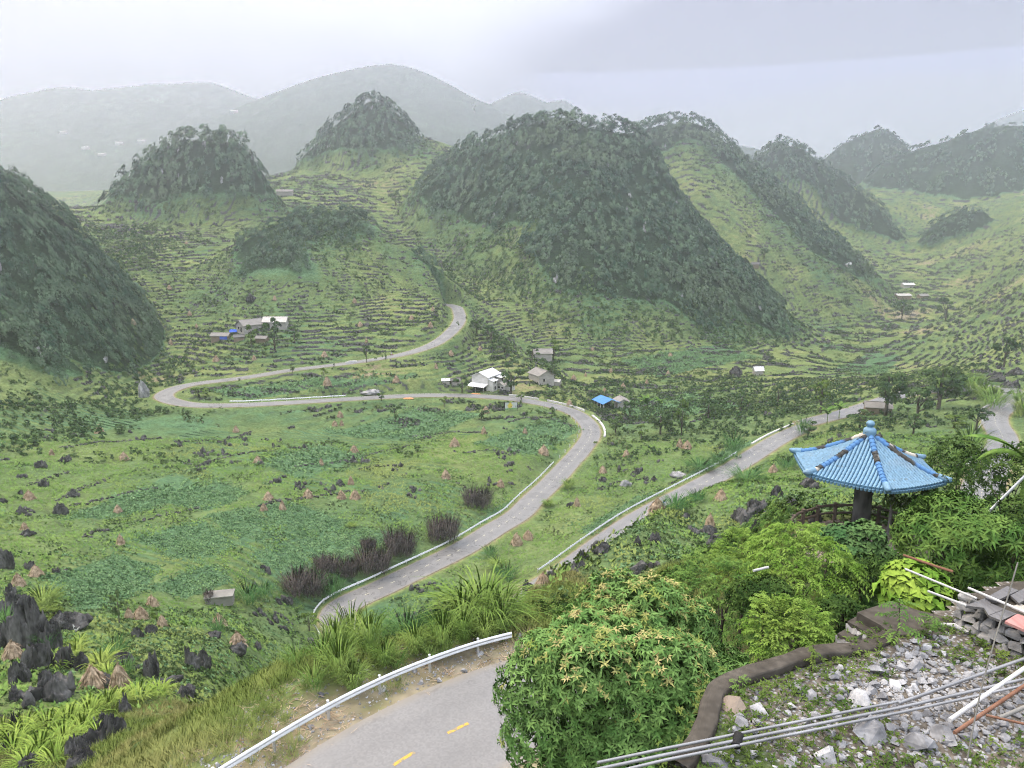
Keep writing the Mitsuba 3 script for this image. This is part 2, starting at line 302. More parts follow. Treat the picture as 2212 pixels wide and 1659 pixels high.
# ---------------------------------------------------------------- what grows where: u runs from dark wood over bean green, grass and yellow grass to straw and soil; v below 1 turns to bare rock
FIELDS = [[(292, 1157), (436, 1122), (513, 1181), (408, 1218)], [(441, 1113), (546, 1096), (610, 1159), (524, 1177)], [(553, 1095), (650, 1089), (768, 1140), (700, 1150), (622, 1158)],
          [(541, 1195), (627, 1168), (700, 1241), (597, 1243)], [(636, 1165), (710, 1153), (786, 1142), (850, 1152), (760, 1217), (708, 1238)],
          [(105, 1245), (246, 1199), (351, 1223), (264, 1300), (176, 1322)], [(299, 1273), (457, 1216), (510, 1259), (404, 1294)], [(330, 1080), (470, 1040), (540, 1065), (450, 1105)],
          [(120, 1120), (380, 1020), (440, 1060), (250, 1120)], [(560, 1000), (700, 960), (780, 985), (650, 1040)], [(960, 1180), (1100, 1080), (1160, 1100), (1010, 1210)], [(1020, 960), (1200, 900), (1248, 930), (1150, 985)],
          [(700, 930), (900, 880), (1050, 895), (900, 950)], [(1300, 870), (1500, 850), (1600, 880), (1400, 910)], [(1340, 780), (1560, 740), (1640, 770), (1420, 815)], [(1480, 1030), (1580, 960), (1650, 950), (1520, 1045)],
          [(1250, 1150), (1380, 1070), (1430, 1075), (1290, 1175)], [(1800, 800), (1880, 760), (1950, 770), (1900, 810)], [(455, 842), (900, 805), (905, 812), (500, 862)]]
POLYS = []
crop = np.zeros(X.shape)
for f in FIELDS:
    poly = np.array([pick(u, v)[:2] for u, v in f])
    POLYS.append(poly)
    m = (X > poly[:, 0].min() - 3) & (X < poly[:, 0].max() + 3) & (Y > poly[:, 1].min() - 3) & (Y < poly[:, 1].max() + 3)
    jx, jy = X[m] + .8 * (npn(X[m], Y[m], 6, 20, 2) - .5), Y[m] + .8 * (npn(X[m], Y[m], 6, 21, 2) - .5)
    crop[m] = np.maximum(crop[m], inside(jx, jy, poly))
crop = np.where(road_d < 1.5, 0, crop)
margin = np.clip((body + 26) / 26, 0, 1) * (forest < .45) * (hill_id > 0) * (hill_id < 11) * (hill_id != HID['hill_002'])
riser_band = terr * np.clip((fr - .58) / .10, 0, 1) * np.clip((1.02 - fr) / .06, 0, 1)
n1, n2, n3 = npn(X, Y, 24, 30, 4), npn(X, Y, 90, 31, 3), npn(X, Y, 3.5, 32, 3)
cu = .50 + .07 * (RRg < 240) + .55 * (n1 - .5) + .35 * (n2 - .5) + .25 * (n3 - .5)                    # mixed grass
cu = cu - .10 * riser_band + .12 * terr * (1 - riser_band)
cu = np.where(crop > .5, .27 + .10 * (n3 - .5) + .05 * np.sin((X * .35 + Y * .94) * 2 * np.pi / 1.9), cu)
rowed = (Y > 120) & (Y < 235) & (X < -5) & (crop < .5) & (npn(X, Y, 26, 37, 2) > .5)
cu = np.where(rowed, cu - .13 + .16 * np.sin((X * .22 + Y * .97) * 2 * np.pi / 2.6 + 3 * npn(X, Y, 20, 38, 2)), cu)
dry = np.clip(npn(X, Y, 55, 33, 4) * 5 - 2.9, 0, 1) * (Y > 280) * (1 - forest)
cu = cu + dry * .25
cu = cu - .18 * margin
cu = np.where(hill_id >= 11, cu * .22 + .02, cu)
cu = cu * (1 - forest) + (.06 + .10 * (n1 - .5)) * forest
riser = terr * brk * np.clip((fr - .62) / .10, 0, 1)
cv = 1 - .85 * riser * np.clip(npn(X, Y, 5, 34, 2) * 3 - .6, 0, 1) - near_step * brk2 * np.clip((fr2 - .76) / .1, 0, 1) * .6
rock = np.clip(npn(X, Y, 11, 35, 4) * 6 - 3.75, 0, 1) * (1 - crop) * off_road
cv = cv - .55 * rock * (RRg > 60)
verge = 2.6 + np.clip((2 - X) / 3, 0, 1) * 1.4 * npn(X, Y, 3, 36, 2)
shoulder = np.clip((1 - road_d / np.where(RRg < 60, verge, 1.4)) * np.where(RRg < 60, 2.2, 1), 0, 1)
cu = cu * (1 - shoulder) + (.93 + .12 * (n3 - .5)) * shoulder
cv = np.where(shoulder > .1, np.maximum(cv, 1), cv)
cv = np.clip(cv, 0, 1)
cu = np.clip(cu, 0.0, 1.0)


def ground_color(p, n, uv):
    u = uv.x + 0.16 * (fbm(p.x * .9, p.y * .9, p.z * .9, 3) - .5) + .10 * (noise(p.x * 4, p.y * 4, p.z * 4) - .5)
    v = uv.y
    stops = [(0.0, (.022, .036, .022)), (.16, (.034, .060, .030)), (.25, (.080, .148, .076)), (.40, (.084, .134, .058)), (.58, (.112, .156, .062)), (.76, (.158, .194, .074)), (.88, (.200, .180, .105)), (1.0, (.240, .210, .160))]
    c = mi.Color3f(*stops[0][1])
    for (a0, c0), (a1, c1) in zip(stops[:-1], stops[1:]):
        c = mix(c, mi.Color3f(*c1), dr.clip((u - a0) / (a1 - a0), 0, 1))
    grain = (0.50 + 1.0 * fbm(p.x * 1.7, p.y * 1.7, p.z * 1.7, 4)) * (.70 + .60 * fbm(p.x * .28 + 5, p.y * .28, p.z * .28, 3))
    rockc = mi.Color3f(.055, .056, .056) * (0.5 + 1.1 * fbm(p.x * 1.1, p.y * 1.1, p.z * 2.0, 3))
    return mix(rockc, c * grain, smoothstep(.25, .75, v))


scene['ground_material'] = {'type': 'twosided', 'bsdf': {'type': 'diffuse', 'reflectance': proc(ground_color)}}


def set_structure(key, label):
    labels[key] = {'label': label, 'kind': 'structure'}


P = np.stack([X, Y, Z], -1).reshape(-1, 3)
nr, nc = X.shape
i, j = np.meshgrid(np.arange(nr - 1), np.arange(nc - 1), indexing='ij')
v0 = (i * nc + j).ravel()
quads = np.stack([v0, v0 + 1, v0 + nc + 1, v0 + nc], 1)
tris_all = np.vstack([quads[:, [0, 1, 2]], quads[:, [0, 2, 3]]])
nrm = np.zeros_like(P)
fn_ = np.cross(P[tris_all[:, 1]] - P[tris_all[:, 0]], P[tris_all[:, 2]] - P[tris_all[:, 0]])
if fn_[:, 2].mean() < 0:
    tris_all, fn_ = tris_all[:, ::-1], -fn_
    quads = quads[:, ::-1]
for k in range(3):
    np.add.at(nrm, tris_all[:, k], fn_)
nrm /= np.linalg.norm(nrm, axis=1, keepdims=True) + 1e-20
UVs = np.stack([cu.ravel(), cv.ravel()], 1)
qid = hill_id.ravel()[quads].max(1)
HILL_LABELS = {'hill': 'steep wooded hillside rising at the edge of the valley beside the hairpin bend', 'hill_001': 'dark round-topped karst hill covered in trees behind the terraced slope',
               'hill_002': 'low rocky knob with shrubs on top of the terraced slope', 'hill_003': 'pointed wooded karst peak above the yellow-green saddle',
               'hill_004': 'broad forested karst hill falling steeply to the valley floor', 'hill_005': 'wooded ridge just behind the broad forested hill',
               'hill_006': 'dark wedge-shaped wooded ridge with a twin-humped top', 'hill_007': 'bluish triangular peak far behind the wooded ridges',
               'hill_008': 'long uneven wooded crest above the green saddle field', 'hill_009': 'small dark wooded mound standing alone among terraces',
               'mountain': 'pale hazy mountain range with a rolling crest', 'mountain_001': 'tallest hazy mountain with a broad dome-like summit', 'mountain_002': 'small grey cone showing behind the shoulder of the tallest mountain',
               'mountain_003': 'hazy rounded peak beside the notch with the lone tree', 'mountain_004': 'small hazy knob next to the rounded peak', 'mountain_005': 'blue mountain flank at the edge of the view above the long crest',
               'mountain_006': 'small pale blue hill glimpsed between two wooded ridges'}


def add_ground(key, sel, label):
    f = np.vstack([quads[sel][:, [0, 1, 2]], quads[sel][:, [0, 2, 3]]])
    used, inv = np.unique(f, return_inverse=True)
    scene[key] = {'type': 'ply', 'filename': meshkit.write_ply((P[used], inv.reshape(-1, 3)), False, UVs[used], None, normals=nrm[used]), 'face_normals': False, 'bsdf': {'type': 'ref', 'id': 'ground_material'}}
    set_structure(key, label)


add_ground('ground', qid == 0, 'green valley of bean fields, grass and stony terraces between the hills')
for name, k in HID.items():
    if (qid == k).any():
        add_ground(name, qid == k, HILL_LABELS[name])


# ---------------------------------------------------------------- roads
def asphalt_color(p, n, uv):
    w = fbm(p.x * .35, p.y * .35, 1.7, 4)
    g = noise(p.x * 14, p.y * 14, 2.0)
    track = dr.exp(-dr.square((dr.abs(uv.x - .5) - .22) / .09))
    edge = smoothstep(.40, .50, dr.abs(uv.x - .5) + .05 * (fbm(p.x * .8, p.y * .8, 0.0, 3) - .5))
    c = mix((.185, .186, .186), (.245, .244, .240), w) * (.90 + .20 * g)
    c = mix(c, c * .86, track * .5)
    patch = smoothstep(.62, .66, fbm(p.x * .22 + 3, p.y * .22, 5.0, 2))
    c = mix(c, c * .78, patch * .6)
    crack = smoothstep(.030, .012, dr.abs(fbm(p.x * .55, p.y * .55, 9.0, 4) - .5)) * smoothstep(.45, .6, noise(p.x * .15, p.y * .15, 2.0))
    c = mix(c, c * .55, crack * .7)
    return mix(c, mi.Color3f(.26, .235, .19), edge * .75)


scene['asphalt_material'] = {'type': 'twosided', 'bsdf': {'type': 'roughplastic', 'alpha': .35, 'diffuse_reflectance': proc(asphalt_color)}}
scene['yellow_paint_material'] = {'type': 'diffuse', 'reflectance': proc(lambda p, n, uv: mix((.56, .35, .075), (.27, .23, .17), smoothstep(.48, .72, fbm(p.x * 9, p.y * 9, 1.0, 3))))}
scene['pale_paint_material'] = {'type': 'diffuse', 'reflectance': {'type': 'rgb', 'value': [.42, .40, .30]}}


def side(line):
    t = np.gradient(line[:, :2], axis=0)
    t /= np.linalg.norm(t, axis=1, keepdims=True)
    return t, np.stack([t[:, 1], -t[:, 0]], 1)


def ribbon(line, a, b, dz=0.0, na=9, crown=0.05):
    _, n = side(line)
    u = np.linspace(0, 1, na)
    off = a + (b - a) * u
    v = np.stack([line[:, None, 0] + n[:, None, 0] * off, line[:, None, 1] + n[:, None, 1] * off, line[:, None, 2] + dz + crown * (1 - (2 * u - 1) ** 2)], -1)
    uv = np.stack([np.broadcast_to(u, v.shape[:2]), np.broadcast_to(np.arange(len(line))[:, None] * .1, v.shape[:2])], -1)
    k, m = len(line), na
    i, j = np.meshgrid(np.arange(k - 1), np.arange(m - 1), indexing='ij')
    o = (i * m + j).ravel()
    f = np.stack([o, o + 1, o + m + 1, o + m], 1)
    return v.reshape(-1, 3), f, uv.reshape(-1, 2)


ROAD_LABEL = {'road': 'grey asphalt road with yellow centre dashes passing close below the viewpoint', 'road_001': 'long winding grey road that loops through the fields and hairpins across the valley', 'road_002': 'grey road bending past the tall grass beyond the pavilion'}
for key, (line, half) in ROADS.items():
    wob = .18 * (npn(line[:, 0], line[:, 1], 6, 40, 2) - .5)
    v, f, uv = ribbon(line, -half, half, .03)
    scene[key] = mikit.ply((v, f), 'asphalt_material', True, uv=np.repeat(uv, 1, 0))
    set_structure(key, ROAD_LABEL[key])
    step = np.concatenate([[0], np.cumsum(np.linalg.norm(np.diff(line, axis=0), axis=1))])
    n, s = 0, (2.31 if key == 'road' else 2.0)
    while s + 1 < step[-1]:
        q = np.stack([np.interp(np.array([s, s + .5, s + 1.0]), step, line[:, k]) for k in range(3)], 1)
        if key == 'road' or (q[0, 1] < 240 and n < 140):
            v, f, _ = ribbon(q, -.075, .075, .03 + .05 + .006, 2, 0)
            name = f'{key}__dash' + (f'_{n:03d}' if n else '')
            scene[name] = mikit.ply((v, f), 'yellow_paint_material' if key == 'road' else 'pale_paint_material')
            n += 1
        s += 2.62 if key == 'road' else 3.0

# ---------------------------------------------------------------- the air
box_lo, box_hi = np.array([-4600., -30., float(Z.min()) - 3]), np.array([4600., 5450., float(Z.max()) + 12])
scene['haze'] = {'type': 'cube', 'to_world': T().translate(((box_lo + box_hi) / 2).tolist()).scale(((box_hi - box_lo) / 2).tolist()),
                 'bsdf': {'type': 'null'}, 'interior': {'type': 'ref', 'id': 'haze_air'}}
labels['haze'] = {'label': 'thin pale haze filling the valley air', 'kind': 'stuff', 'category': 'haze'}
# ---------------------------------------------------------------- plant kit
def unit(v):
    return v / (np.linalg.norm(v, axis=-1, keepdims=True) + 1e-12)


class Leaves:
    """Collects small leaf faces with soft shading normals; build() makes them one mesh."""

    def __init__(self):
        self.v, self.f, self.n, self.k = [], [], [], 0

    def add(self, v, f, n):
        self.v.append(v), self.f.append(f + self.k), self.n.append(n)
        self.k += len(v)

    def diamonds(self, c, d, side_, length, width, out, fold=0.0, soft=.7):
        """Diamond-shaped leaves: base at c, pointing along d, side_ across."""
        length, width = np.broadcast_to(length, len(c))[:, None], np.broadcast_to(width, len(c))[:, None]
        fn = unit(np.cross(d, side_))
        fn = np.where((fn * out).sum(-1, keepdims=True) < 0, -fn, fn)
        m = c + d * length * .45 + fn * length * fold
        v = np.stack([c, m + side_ * width / 2, c + d * length, m - side_ * width / 2], 1)
        n = unit(out * soft + fn * (1 - soft))
        k = np.arange(len(c))[:, None] * 4
        self.add(v.reshape(-1, 3), np.vstack([k + [0, 1, 2], k + [0, 2, 3]]), np.repeat(n, 4, 0))

    def arrays(self):
        return np.vstack(self.v), np.vstack(self.f), np.vstack(self.n)

    def ply(self, bsdf, **more):
        v, f, n = self.arrays()
        return {'type': 'ply', 'filename': meshkit.write_ply((v, f), normals=n), 'face_normals': False, 'bsdf': {'type': 'ref', 'id': bsdf}, **more}


def rand_dirs(r, n):
    return unit(r.normal(size=(n, 3)))


def lobes_of(r, n, rx, rz, base=0.0):
    """Lobe centres and radii filling a crown rx wide and rz high, standing on base."""
    c = rand_dirs(r, n) * r.uniform(.25, .78, (n, 1)) ** .6
    c = c * [rx, rx, rz / 2] + [0, 0, base + rz / 2]
    return c, r.uniform(.38, .62, n) * rx * .9


def cloud(L, r, centres, radii, n, size, squash=.75, aspect=.6, up=.25, fold=0.0, soft=.7):
    """n leaves spread over the upper skins of the lobes."""
    w = radii**2
    which = r.choice(len(centres), n, p=w / w.sum())
    d = rand_dirs(r, n)
    d[:, 2] = np.where(d[:, 2] < -.35, -d[:, 2], d[:, 2])
    rad = radii[which][:, None] * r.uniform(.72, 1.05, (n, 1))
    p = centres[which] + d * rad * [1, 1, squash]
    s = size * r.uniform(.6, 1.35, n)
    along = unit(np.cross(d, rand_dirs(r, n)) + d * .35 - [0, 0, .15])
    across = unit(np.cross(along, d + rand_dirs(r, n) * .45))
    out = unit(d + [0, 0, up])
    L.diamonds(p - along * s[:, None] * .5, along, across, s, s * aspect, out, fold, soft)


def foliage_color(dark, light, warm, scale, wamt=.5):
    def fn(p, n, uv):
        a = fbm(p.x / scale, p.y / scale, p.z / scale, 3)
        b = noise(p.x / (scale * 6), p.y / (scale * 6), p.z / (scale * 6) + 3.3)
        c = mix(dark, light, smoothstep(.25, .75, a))
        c = mix(c, mi.Color3f(*warm), smoothstep(.55, .85, b) * wamt)
        return c * (.75 + .5 * noise(p.x / (scale * .2), p.y / (scale * .2), p.z / (scale * .2)))
    return fn


def leafy(key, dark, light, warm, scale, wamt=.5):
    scene[key] = {'type': 'twosided', 'bsdf': {'type': 'diffuse', 'reflectance': proc(foliage_color(dark, light, warm, scale, wamt))}}


leafy('forest_leaf', (.032, .064, .042), (.098, .152, .092), (.112, .148, .084), 5.0)
leafy('scrub_leaf', (.040, .072, .028), (.092, .138, .050), (.120, .140, .058), 2.5)
leafy('crop_leaf', (.105, .195, .088), (.180, .290, .135), (.180, .280, .105), 1.2, .4)
leafy('grass_leaf', (.078, .150, .034), (.150, .232, .062), (.195, .215, .072), 1.6, .6)
leafy('reed_leaf', (.095, .165, .035), (.180, .260, .065), (.210, .255, .075), 1.2, .5)
leafy('dark_reed_leaf', (.035, .095, .030), (.075, .150, .050), (.080, .140, .040), 1.2, .4)
leafy('purple_grass_leaf', (.038, .034, .034), (.085, .072, .066), (.075, .080, .055), .9, .5)
leafy('straw', (.220, .160, .105), (.500, .400, .290), (.380, .280, .190), .4, .5)
leafy('maize_leaf', (.115, .195, .035), (.220, .300, .065), (.240, .290, .075), .8, .5)


def rock_color(lo, hi):
    def fn(p, n, uv):
        a = fbm(p.x * 1.3, p.y * 1.3, p.z * .5, 4)
        b = noise(p.x * 7, p.y * 7, p.z * 2.5)
        return mix(lo, hi, smoothstep(.3, .75, a)) * (.7 + .6 * b)
    return fn


scene['dark_rock'] = {'type': 'twosided', 'bsdf': {'type': 'diffuse', 'reflectance': proc(rock_color((.034, .034, .035), (.120, .119, .118)))}}
scene['pale_rock'] = {'type': 'twosided', 'bsdf': {'type': 'diffuse', 'reflectance': proc(rock_color((.16, .165, .17), (.40, .40, .40)))}}
scene['bark'] = {'type': 'twosided', 'bsdf': {'type': 'diffuse', 'reflectance': proc(rock_color((.05, .042, .034), (.14, .12, .10)))}}

ICO = {k: trimesh.creation.icosphere(k) for k in (1, 2, 3, 4)}


def karst(seed, size, sub=2, flute=.45, spike=.5):
    """A fluted, pitted limestone block with its foot at z = 0."""
    v = ICO[sub].vertices.copy()
    s = np.asarray(size, float)
    if sub >= 4:      # solution grooves running down the faces, and pinnacles
        ridged = lambda q, o, k: 1 - np.abs(2 * meshkit.fbm(q, o, k) - 1)
        g = ridged(np.stack([v[:, 0] * 3.4 + seed, v[:, 1] * 3.4, v[:, 2] * .8], -1), 3, seed + 3)
        e = ridged(np.stack([v[:, 0] * 8 + seed, v[:, 1] * 8, v[:, 2] * 1.6], -1), 2, seed + 4)
        b = meshkit.fbm(v * 1.25 + seed * 3.7, 3, seed + 50) - .5
        v = v * (1 + .95 * b + .42 * (g - .6) + .16 * (e - .6))[:, None]
        pin = ridged(np.stack([v[:, 0] * 2.1 + seed * 1.3, v[:, 1] * 2.1, 0 * v[:, 0]], -1), 3, seed + 9)
        v[:, 2] += np.clip(v[:, 2] + .3, 0, None) * (pin - .55) * 1.5 * spike
        v = v * s / 2
        v[:, 2] += s[2] * .30
        return v, ICO[sub].faces.copy()
    a = meshkit.fbm(np.stack([v[:, 0] * 2.6 + seed, v[:, 1] * 2.6, v[:, 2] * .7], -1), 4, seed) - .5
    b = meshkit.fbm(v * 1.5 + seed * 3.7, 3, seed + 50) - .5
    v = v * (1 + flute * 1.4 * a + .7 * b)[:, None]
    top = np.clip(v[:, 2], 0, None)
    v[:, 2] += spike * top * 2.2 * (meshkit.fbm(np.stack([v[:, 0] * 2.2 + seed * 1.3, v[:, 1] * 2.2, np.zeros(len(v))], -1), 2, seed + 9) - .35)
    v = v * s / 2
    v[:, 2] += s[2] * .30
    return v, ICO[sub].faces.copy()


def join(parts):
    v, f, k = [], [], 0
    for a, b in parts:
        v.append(a), f.append(np.asarray(b) + k)
        k += len(a)
    return np.vstack(v), np.vstack(f)


def rotz(v, a):
    c, s = math.cos(a), math.sin(a)
    return v @ np.array([[c, s, 0], [-s, c, 0], [0, 0, 1.0]])


def tube(path, radii, n=8):
    path, radii = np.asarray(path, float), np.broadcast_to(radii, len(path))
    t = unit(np.gradient(path, axis=0))
    ref = np.array([0, 0, 1.0]) if abs(t[:, 2]).max() < .9 else np.array([1.0, .2, 0])
    x = unit(np.cross(t, ref))
    y = np.cross(t, x)
    a = np.arange(n) * 2 * np.pi / n
    v = path[:, None] + radii[:, None, None] * (np.cos(a)[None, :, None] * x[:, None] + np.sin(a)[None, :, None] * y[:, None])
    m = len(path)
    i, j = np.meshgrid(np.arange(m - 1), np.arange(n), indexing='ij')
    o, o2 = (i * n + j).ravel(), (i * n + (j + 1) % n).ravel()
    f = np.vstack([np.stack([o, o2, o2 + n], 1), np.stack([o, o2 + n, o + n], 1)])
    v = np.vstack([v.reshape(-1, 3), path[:1], path[-1:]])
    k = np.arange(n)
    f = np.vstack([f, np.stack([k * 0 + m * n, (k + 1) % n, k], 1), np.stack([k * 0 + m * n + 1, (m - 1) * n + k, (m - 1) * n + (k + 1) % n], 1)])
    return v, f


def box(lo, hi):
    lo, hi = np.asarray(lo, float), np.asarray(hi, float)
    m = trimesh.creation.box(hi - lo)
    return m.vertices + (lo + hi) / 2, m.faces


# ---------------------------------------------------------------- where the ground can be seen from the viewpoint, and slope-following copies
elev = (Z + 5.0) / RRg
seen = elev >= np.maximum.accumulate(np.vstack([np.full((1, nc), -9), (Z / RRg)[:-1]]), 0) - .002
gz_r = np.gradient(Z, axis=0) / np.gradient(RR)[:, None]
gz_t = np.gradient(Z, axis=1) / (TH[1] - TH[0]) / RRg
GX = gaussian_filter(gz_r * np.sin(THg) + gz_t * np.cos(THg), 3)
GY = gaussian_filter(gz_r * np.cos(THg) - gz_t * np.sin(THg), 3)


def lay(x, y, ang, s, tilt=1.0, dz=0.0):
    """A to_world that turns, scales and lets a flat patch follow the slope, its plants staying upright."""
    gx, gy = float(np.clip(sample(GX, x, y)[0], -1.3, 1.3)) * tilt, float(np.clip(sample(GY, x, y)[0], -1.3, 1.3)) * tilt
    c, sn = math.cos(ang) * s, math.sin(ang) * s
    return T(np.array([[c, -sn, 0, x], [sn, c, 0, y], [gx * c + gy * sn, -gx * sn + gy * c, s, ground(x, y) + dz], [0, 0, 0, 1]]))


def scatter(r, spacing, lo, hi, ok, jitter=.45):
    """Jittered points between distances lo and hi with about the given spacing where ok(grid) holds and the ground is seen."""
    pts, rad = [], lo
    while rad < hi:
        n = int((TH[-1] - TH[0]) * rad / spacing)
        th = TH[0] + (np.arange(n) + .5 + r.uniform(-jitter, jitter, n)) * (TH[-1] - TH[0]) / n
        rr = rad + r.uniform(-jitter, jitter, n) * spacing
        pts.append(np.stack([rr * np.sin(th), rr * np.cos(th)], 1))
        rad += spacing
    if not pts:
        return np.zeros((0, 2))
    p = np.vstack(pts)
    m = (sample(ok.astype(float), p[:, 0], p[:, 1]) > .5) & (sample(seen.astype(float), p[:, 0], p[:, 1]) > .3)
    return p[m]


def stuff(key, label, groups, pts, r, smin, smax_, cat, tilt=1.0, dz=-.05):
    """One mass made of copies of a few patches."""
    if not len(pts):
        return
    ang, sc = r.uniform(0, 2 * np.pi, len(pts)), r.uniform(smin, smax_, len(pts))
    for k, (x, y) in enumerate(pts):
        scene[f'{key}__{k + 1:03d}'] = {'type': 'instance', 'to_world': lay(x, y, ang[k], sc[k], tilt, dz), 'group': {'type': 'ref', 'id': groups[k % len(groups)]}}
    labels[key] = {'label': label, 'kind': 'stuff', 'category': cat}
    print(key, len(pts))


def tree_patch(r, n, spread, h, leaves, size, bsdf='forest_leaf'):
    L = Leaves()
    ang = r.uniform(0, 2 * np.pi, n)
    rad = spread * np.sqrt(r.uniform(0, 1, n))
    for k in range(n):
        hh = h * r.uniform(.6, 1.35)
        rx = hh * r.uniform(.34, .55)
        c, q = lobes_of(r, 4, rx, hh * .75, hh * .22)
        off = np.array([rad[k] * math.cos(ang[k]), rad[k] * math.sin(ang[k]), 0])
        cloud(L, r, c + off, q, leaves, size * hh / h, .8, .7, .35)
    return L.ply(bsdf)


for k in range(4):
    r = np.random.default_rng(100 + k)
    scene[f'forest_patch_{k}'] = {'type': 'shapegroup', 'trees': tree_patch(r, 7, 6.5, 5.6, 64, .95)}
    scene[f'near_forest_patch_{k}'] = {'type': 'shapegroup', 'trees': tree_patch(r, 7, 6.0, 5.6, 150, .58)}
    scene[f'wood_patch_{k}'] = {'type': 'shapegroup', 'trees': tree_patch(r, 6, 14, 11, 30, 3.0)}
r = np.random.default_rng(5)
FOREST_HILLS = [(1, 'forest', 0, 7.5, .8, 1.3, 'dense dark wood covering the steep hillside beside the hairpin bend'), (2, 'forest_001', 1, 9.5, .9, 1.4, 'dark wood covering the round-topped karst hill'),
                (3, 'forest_002', 0, 8, .55, .95, 'dark scrubby wood crowning the rocky knob above the terraces'), (4, 'forest_003', 1, 11, 1, 1.5, 'dark wood on the pointed karst peak'), (5, 'forest_004', 1, 10.5, .9, 1.4, 'dense wood over the broad karst hill'),
                (6, 'forest_005', 1, 12, 1, 1.6, 'dark wood on the ridge behind the broad hill'), (7, 'forest_006', 1, 13, 1.1, 1.7, 'dark wood on the twin-humped wedge-shaped ridge'), (8, 'forest_007', 2, 20, .5, .8, 'hazy wood on the triangular far peak'),
                (9, 'forest_008', 2, 18, .45, .75, 'wood along the long uneven crest'), (10, 'forest_009', 1, 12, 1, 1.5, 'dark wood on the small lone mound'), (11, 'forest_010', 2, 42, .7, 1.2, 'hazy woods on the rolling mountain range'),
                (12, 'forest_011', 2, 38, .65, 1.1, 'hazy woods on the tallest mountain')]
for hid, key, kind, sp, s0, s1, lab in FOREST_HILLS:
    if hid in (HID['mountain'], HID['mountain_001']):
        continue
    ok = (hill_id == hid) & (forest + .9 * (npn(X, Y, 9, 96, 2) - .5) > .42) & (road_d > 5)
    pts = scatter(r, sp, RRg[ok].min() if ok.any() else 0, RRg[ok].max() if ok.any() else 0, ok)
    stuff(key, lab, [f'{("near_forest", "forest", "wood")[kind]}_patch_{k}' for k in range(4)], pts, r, s0, s1, 'forest')
far_ok = (hill_id >= 99)
stuff('forest_012', 'hazy woods on the small far peaks and knobs', [f'wood_patch_{k}' for k in range(4)], scatter(r, 34, 1400, 4600, far_ok), r, .65, 1.1, 'forest')
# ---------------------------------------------------------------- ground cover
leafy('tree_leaf', (.028, .056, .024), (.076, .124, .046), (.092, .128, .050), 1.6, .5)
leafy('ledge_leaf', (.024, .042, .022), (.070, .100, .048), (.080, .090, .050), 2.0)


def tuft_patch(r, n, rx, ry, h, leaves, bsdf, w=.12, lean=.5, soft=.6):
    """Tufts of upright blades over an ellipse."""
    L = Leaves()
    a, q = r.uniform(0, 2 * np.pi, n), np.sqrt(r.uniform(0, 1, n))
    c = np.stack([rx * q * np.cos(a), ry * q * np.sin(a), np.zeros(n)], 1).repeat(leaves, 0)
    m = len(c)
    d = unit(np.stack([r.normal(size=m) * lean, r.normal(size=m) * lean, np.ones(m)], 1))
    s = h * r.uniform(.45, 1.25, n).repeat(leaves) * r.uniform(.7, 1.1, m)
    L.diamonds(c + r.normal(size=(m, 3)) * [.06 * rx / max(1, n**.5), .06, 0], d, unit(np.cross(d, rand_dirs(r, m))), s, s * w, unit(d * .4 + [0, 0, 1]), 0, soft)
    return L.ply(bsdf)


def bush_patch(r, n, rx, ry, h, leaves, size, bsdf):
    L = Leaves()
    a, q = r.uniform(0, 2 * np.pi, n), np.sqrt(r.uniform(0, 1, n))
    for k in range(n):
        hh = h * r.uniform(.5, 1.4)
        c, rad = lobes_of(r, 3, hh * .55, hh * .9)
        cloud(L, r, c + [rx * q[k] * math.cos(a[k]), ry * q[k] * math.sin(a[k]), -.1 * hh], rad, leaves, size * hh / h, .8, .6, .4)
    return L.ply(bsdf)


def stones_patch(r, n, rx, ry, size, bsdf, sub=1, tall=1.0):
    parts = []
    for k in range(n):
        a, q = r.uniform(0, 2 * np.pi), math.sqrt(r.uniform())
        s = size * r.uniform(.4, 1.3)
        v, f = karst(int(r.integers(1e6)), (s * r.uniform(.8, 1.5), s * r.uniform(.7, 1.1), s * r.uniform(.6, 1.2) * tall), sub)
        parts.append((rotz(v, r.uniform(0, 6)) + [rx * q * math.cos(a), ry * q * math.sin(a), -.1 * s], f))
    return mikit.ply(join(parts), bsdf, False)


for k in range(3):
    r = np.random.default_rng(200 + k)
    scene[f'ledge_bush_patch_{k}'] = {'type': 'shapegroup', 'bushes': bush_patch(r, 7, 2.6, .5, .75, 11, .5, 'ledge_leaf')}
    scene[f'scrub_patch_{k}'] = {'type': 'shapegroup', 'bushes': bush_patch(r, 9, 4.5, 4.5, .9, 12, .5, 'scrub_leaf')}
    scene[f'margin_patch_{k}'] = {'type': 'shapegroup', 'bushes': bush_patch(r, 8, 4.8, 4.8, 1.7, 34, .62, 'tree_leaf')}
    scene[f'ledge_rock_patch_{k}'] = {'type': 'shapegroup', 'rocks': stones_patch(r, 5, 2.4, .45, .85, 'dark_rock')}
    scene[f'outcrop_patch_{k}'] = {'type': 'shapegroup', 'rocks': stones_patch(r, 5, 2.2, 1.6, 1.0, 'dark_rock', 1, 1.2)}
    scene[f'bean_patch_{k}'] = {'type': 'shapegroup', 'plants': bush_patch(r, 44, 1.9, 1.9, .34, 5, .30, 'crop_leaf')}
    scene[f'meadow_patch_{k}'] = {'type': 'shapegroup', 'blades': tuft_patch(r, 34, 2.6, 2.6, .55, 3, 'grass_leaf', .34, .8, .75)}
    scene[f'weed_patch_{k}'] = {'type': 'shapegroup', 'plants': bush_patch(r, 18, 2.0, 2.0, .42, 12, .25, ['scrub_leaf', 'crop_leaf', 'scrub_leaf'][k])}


def contour_angle(x, y):
    return np.arctan2(sample(GY, x, y), sample(GX, x, y)) + np.pi / 2


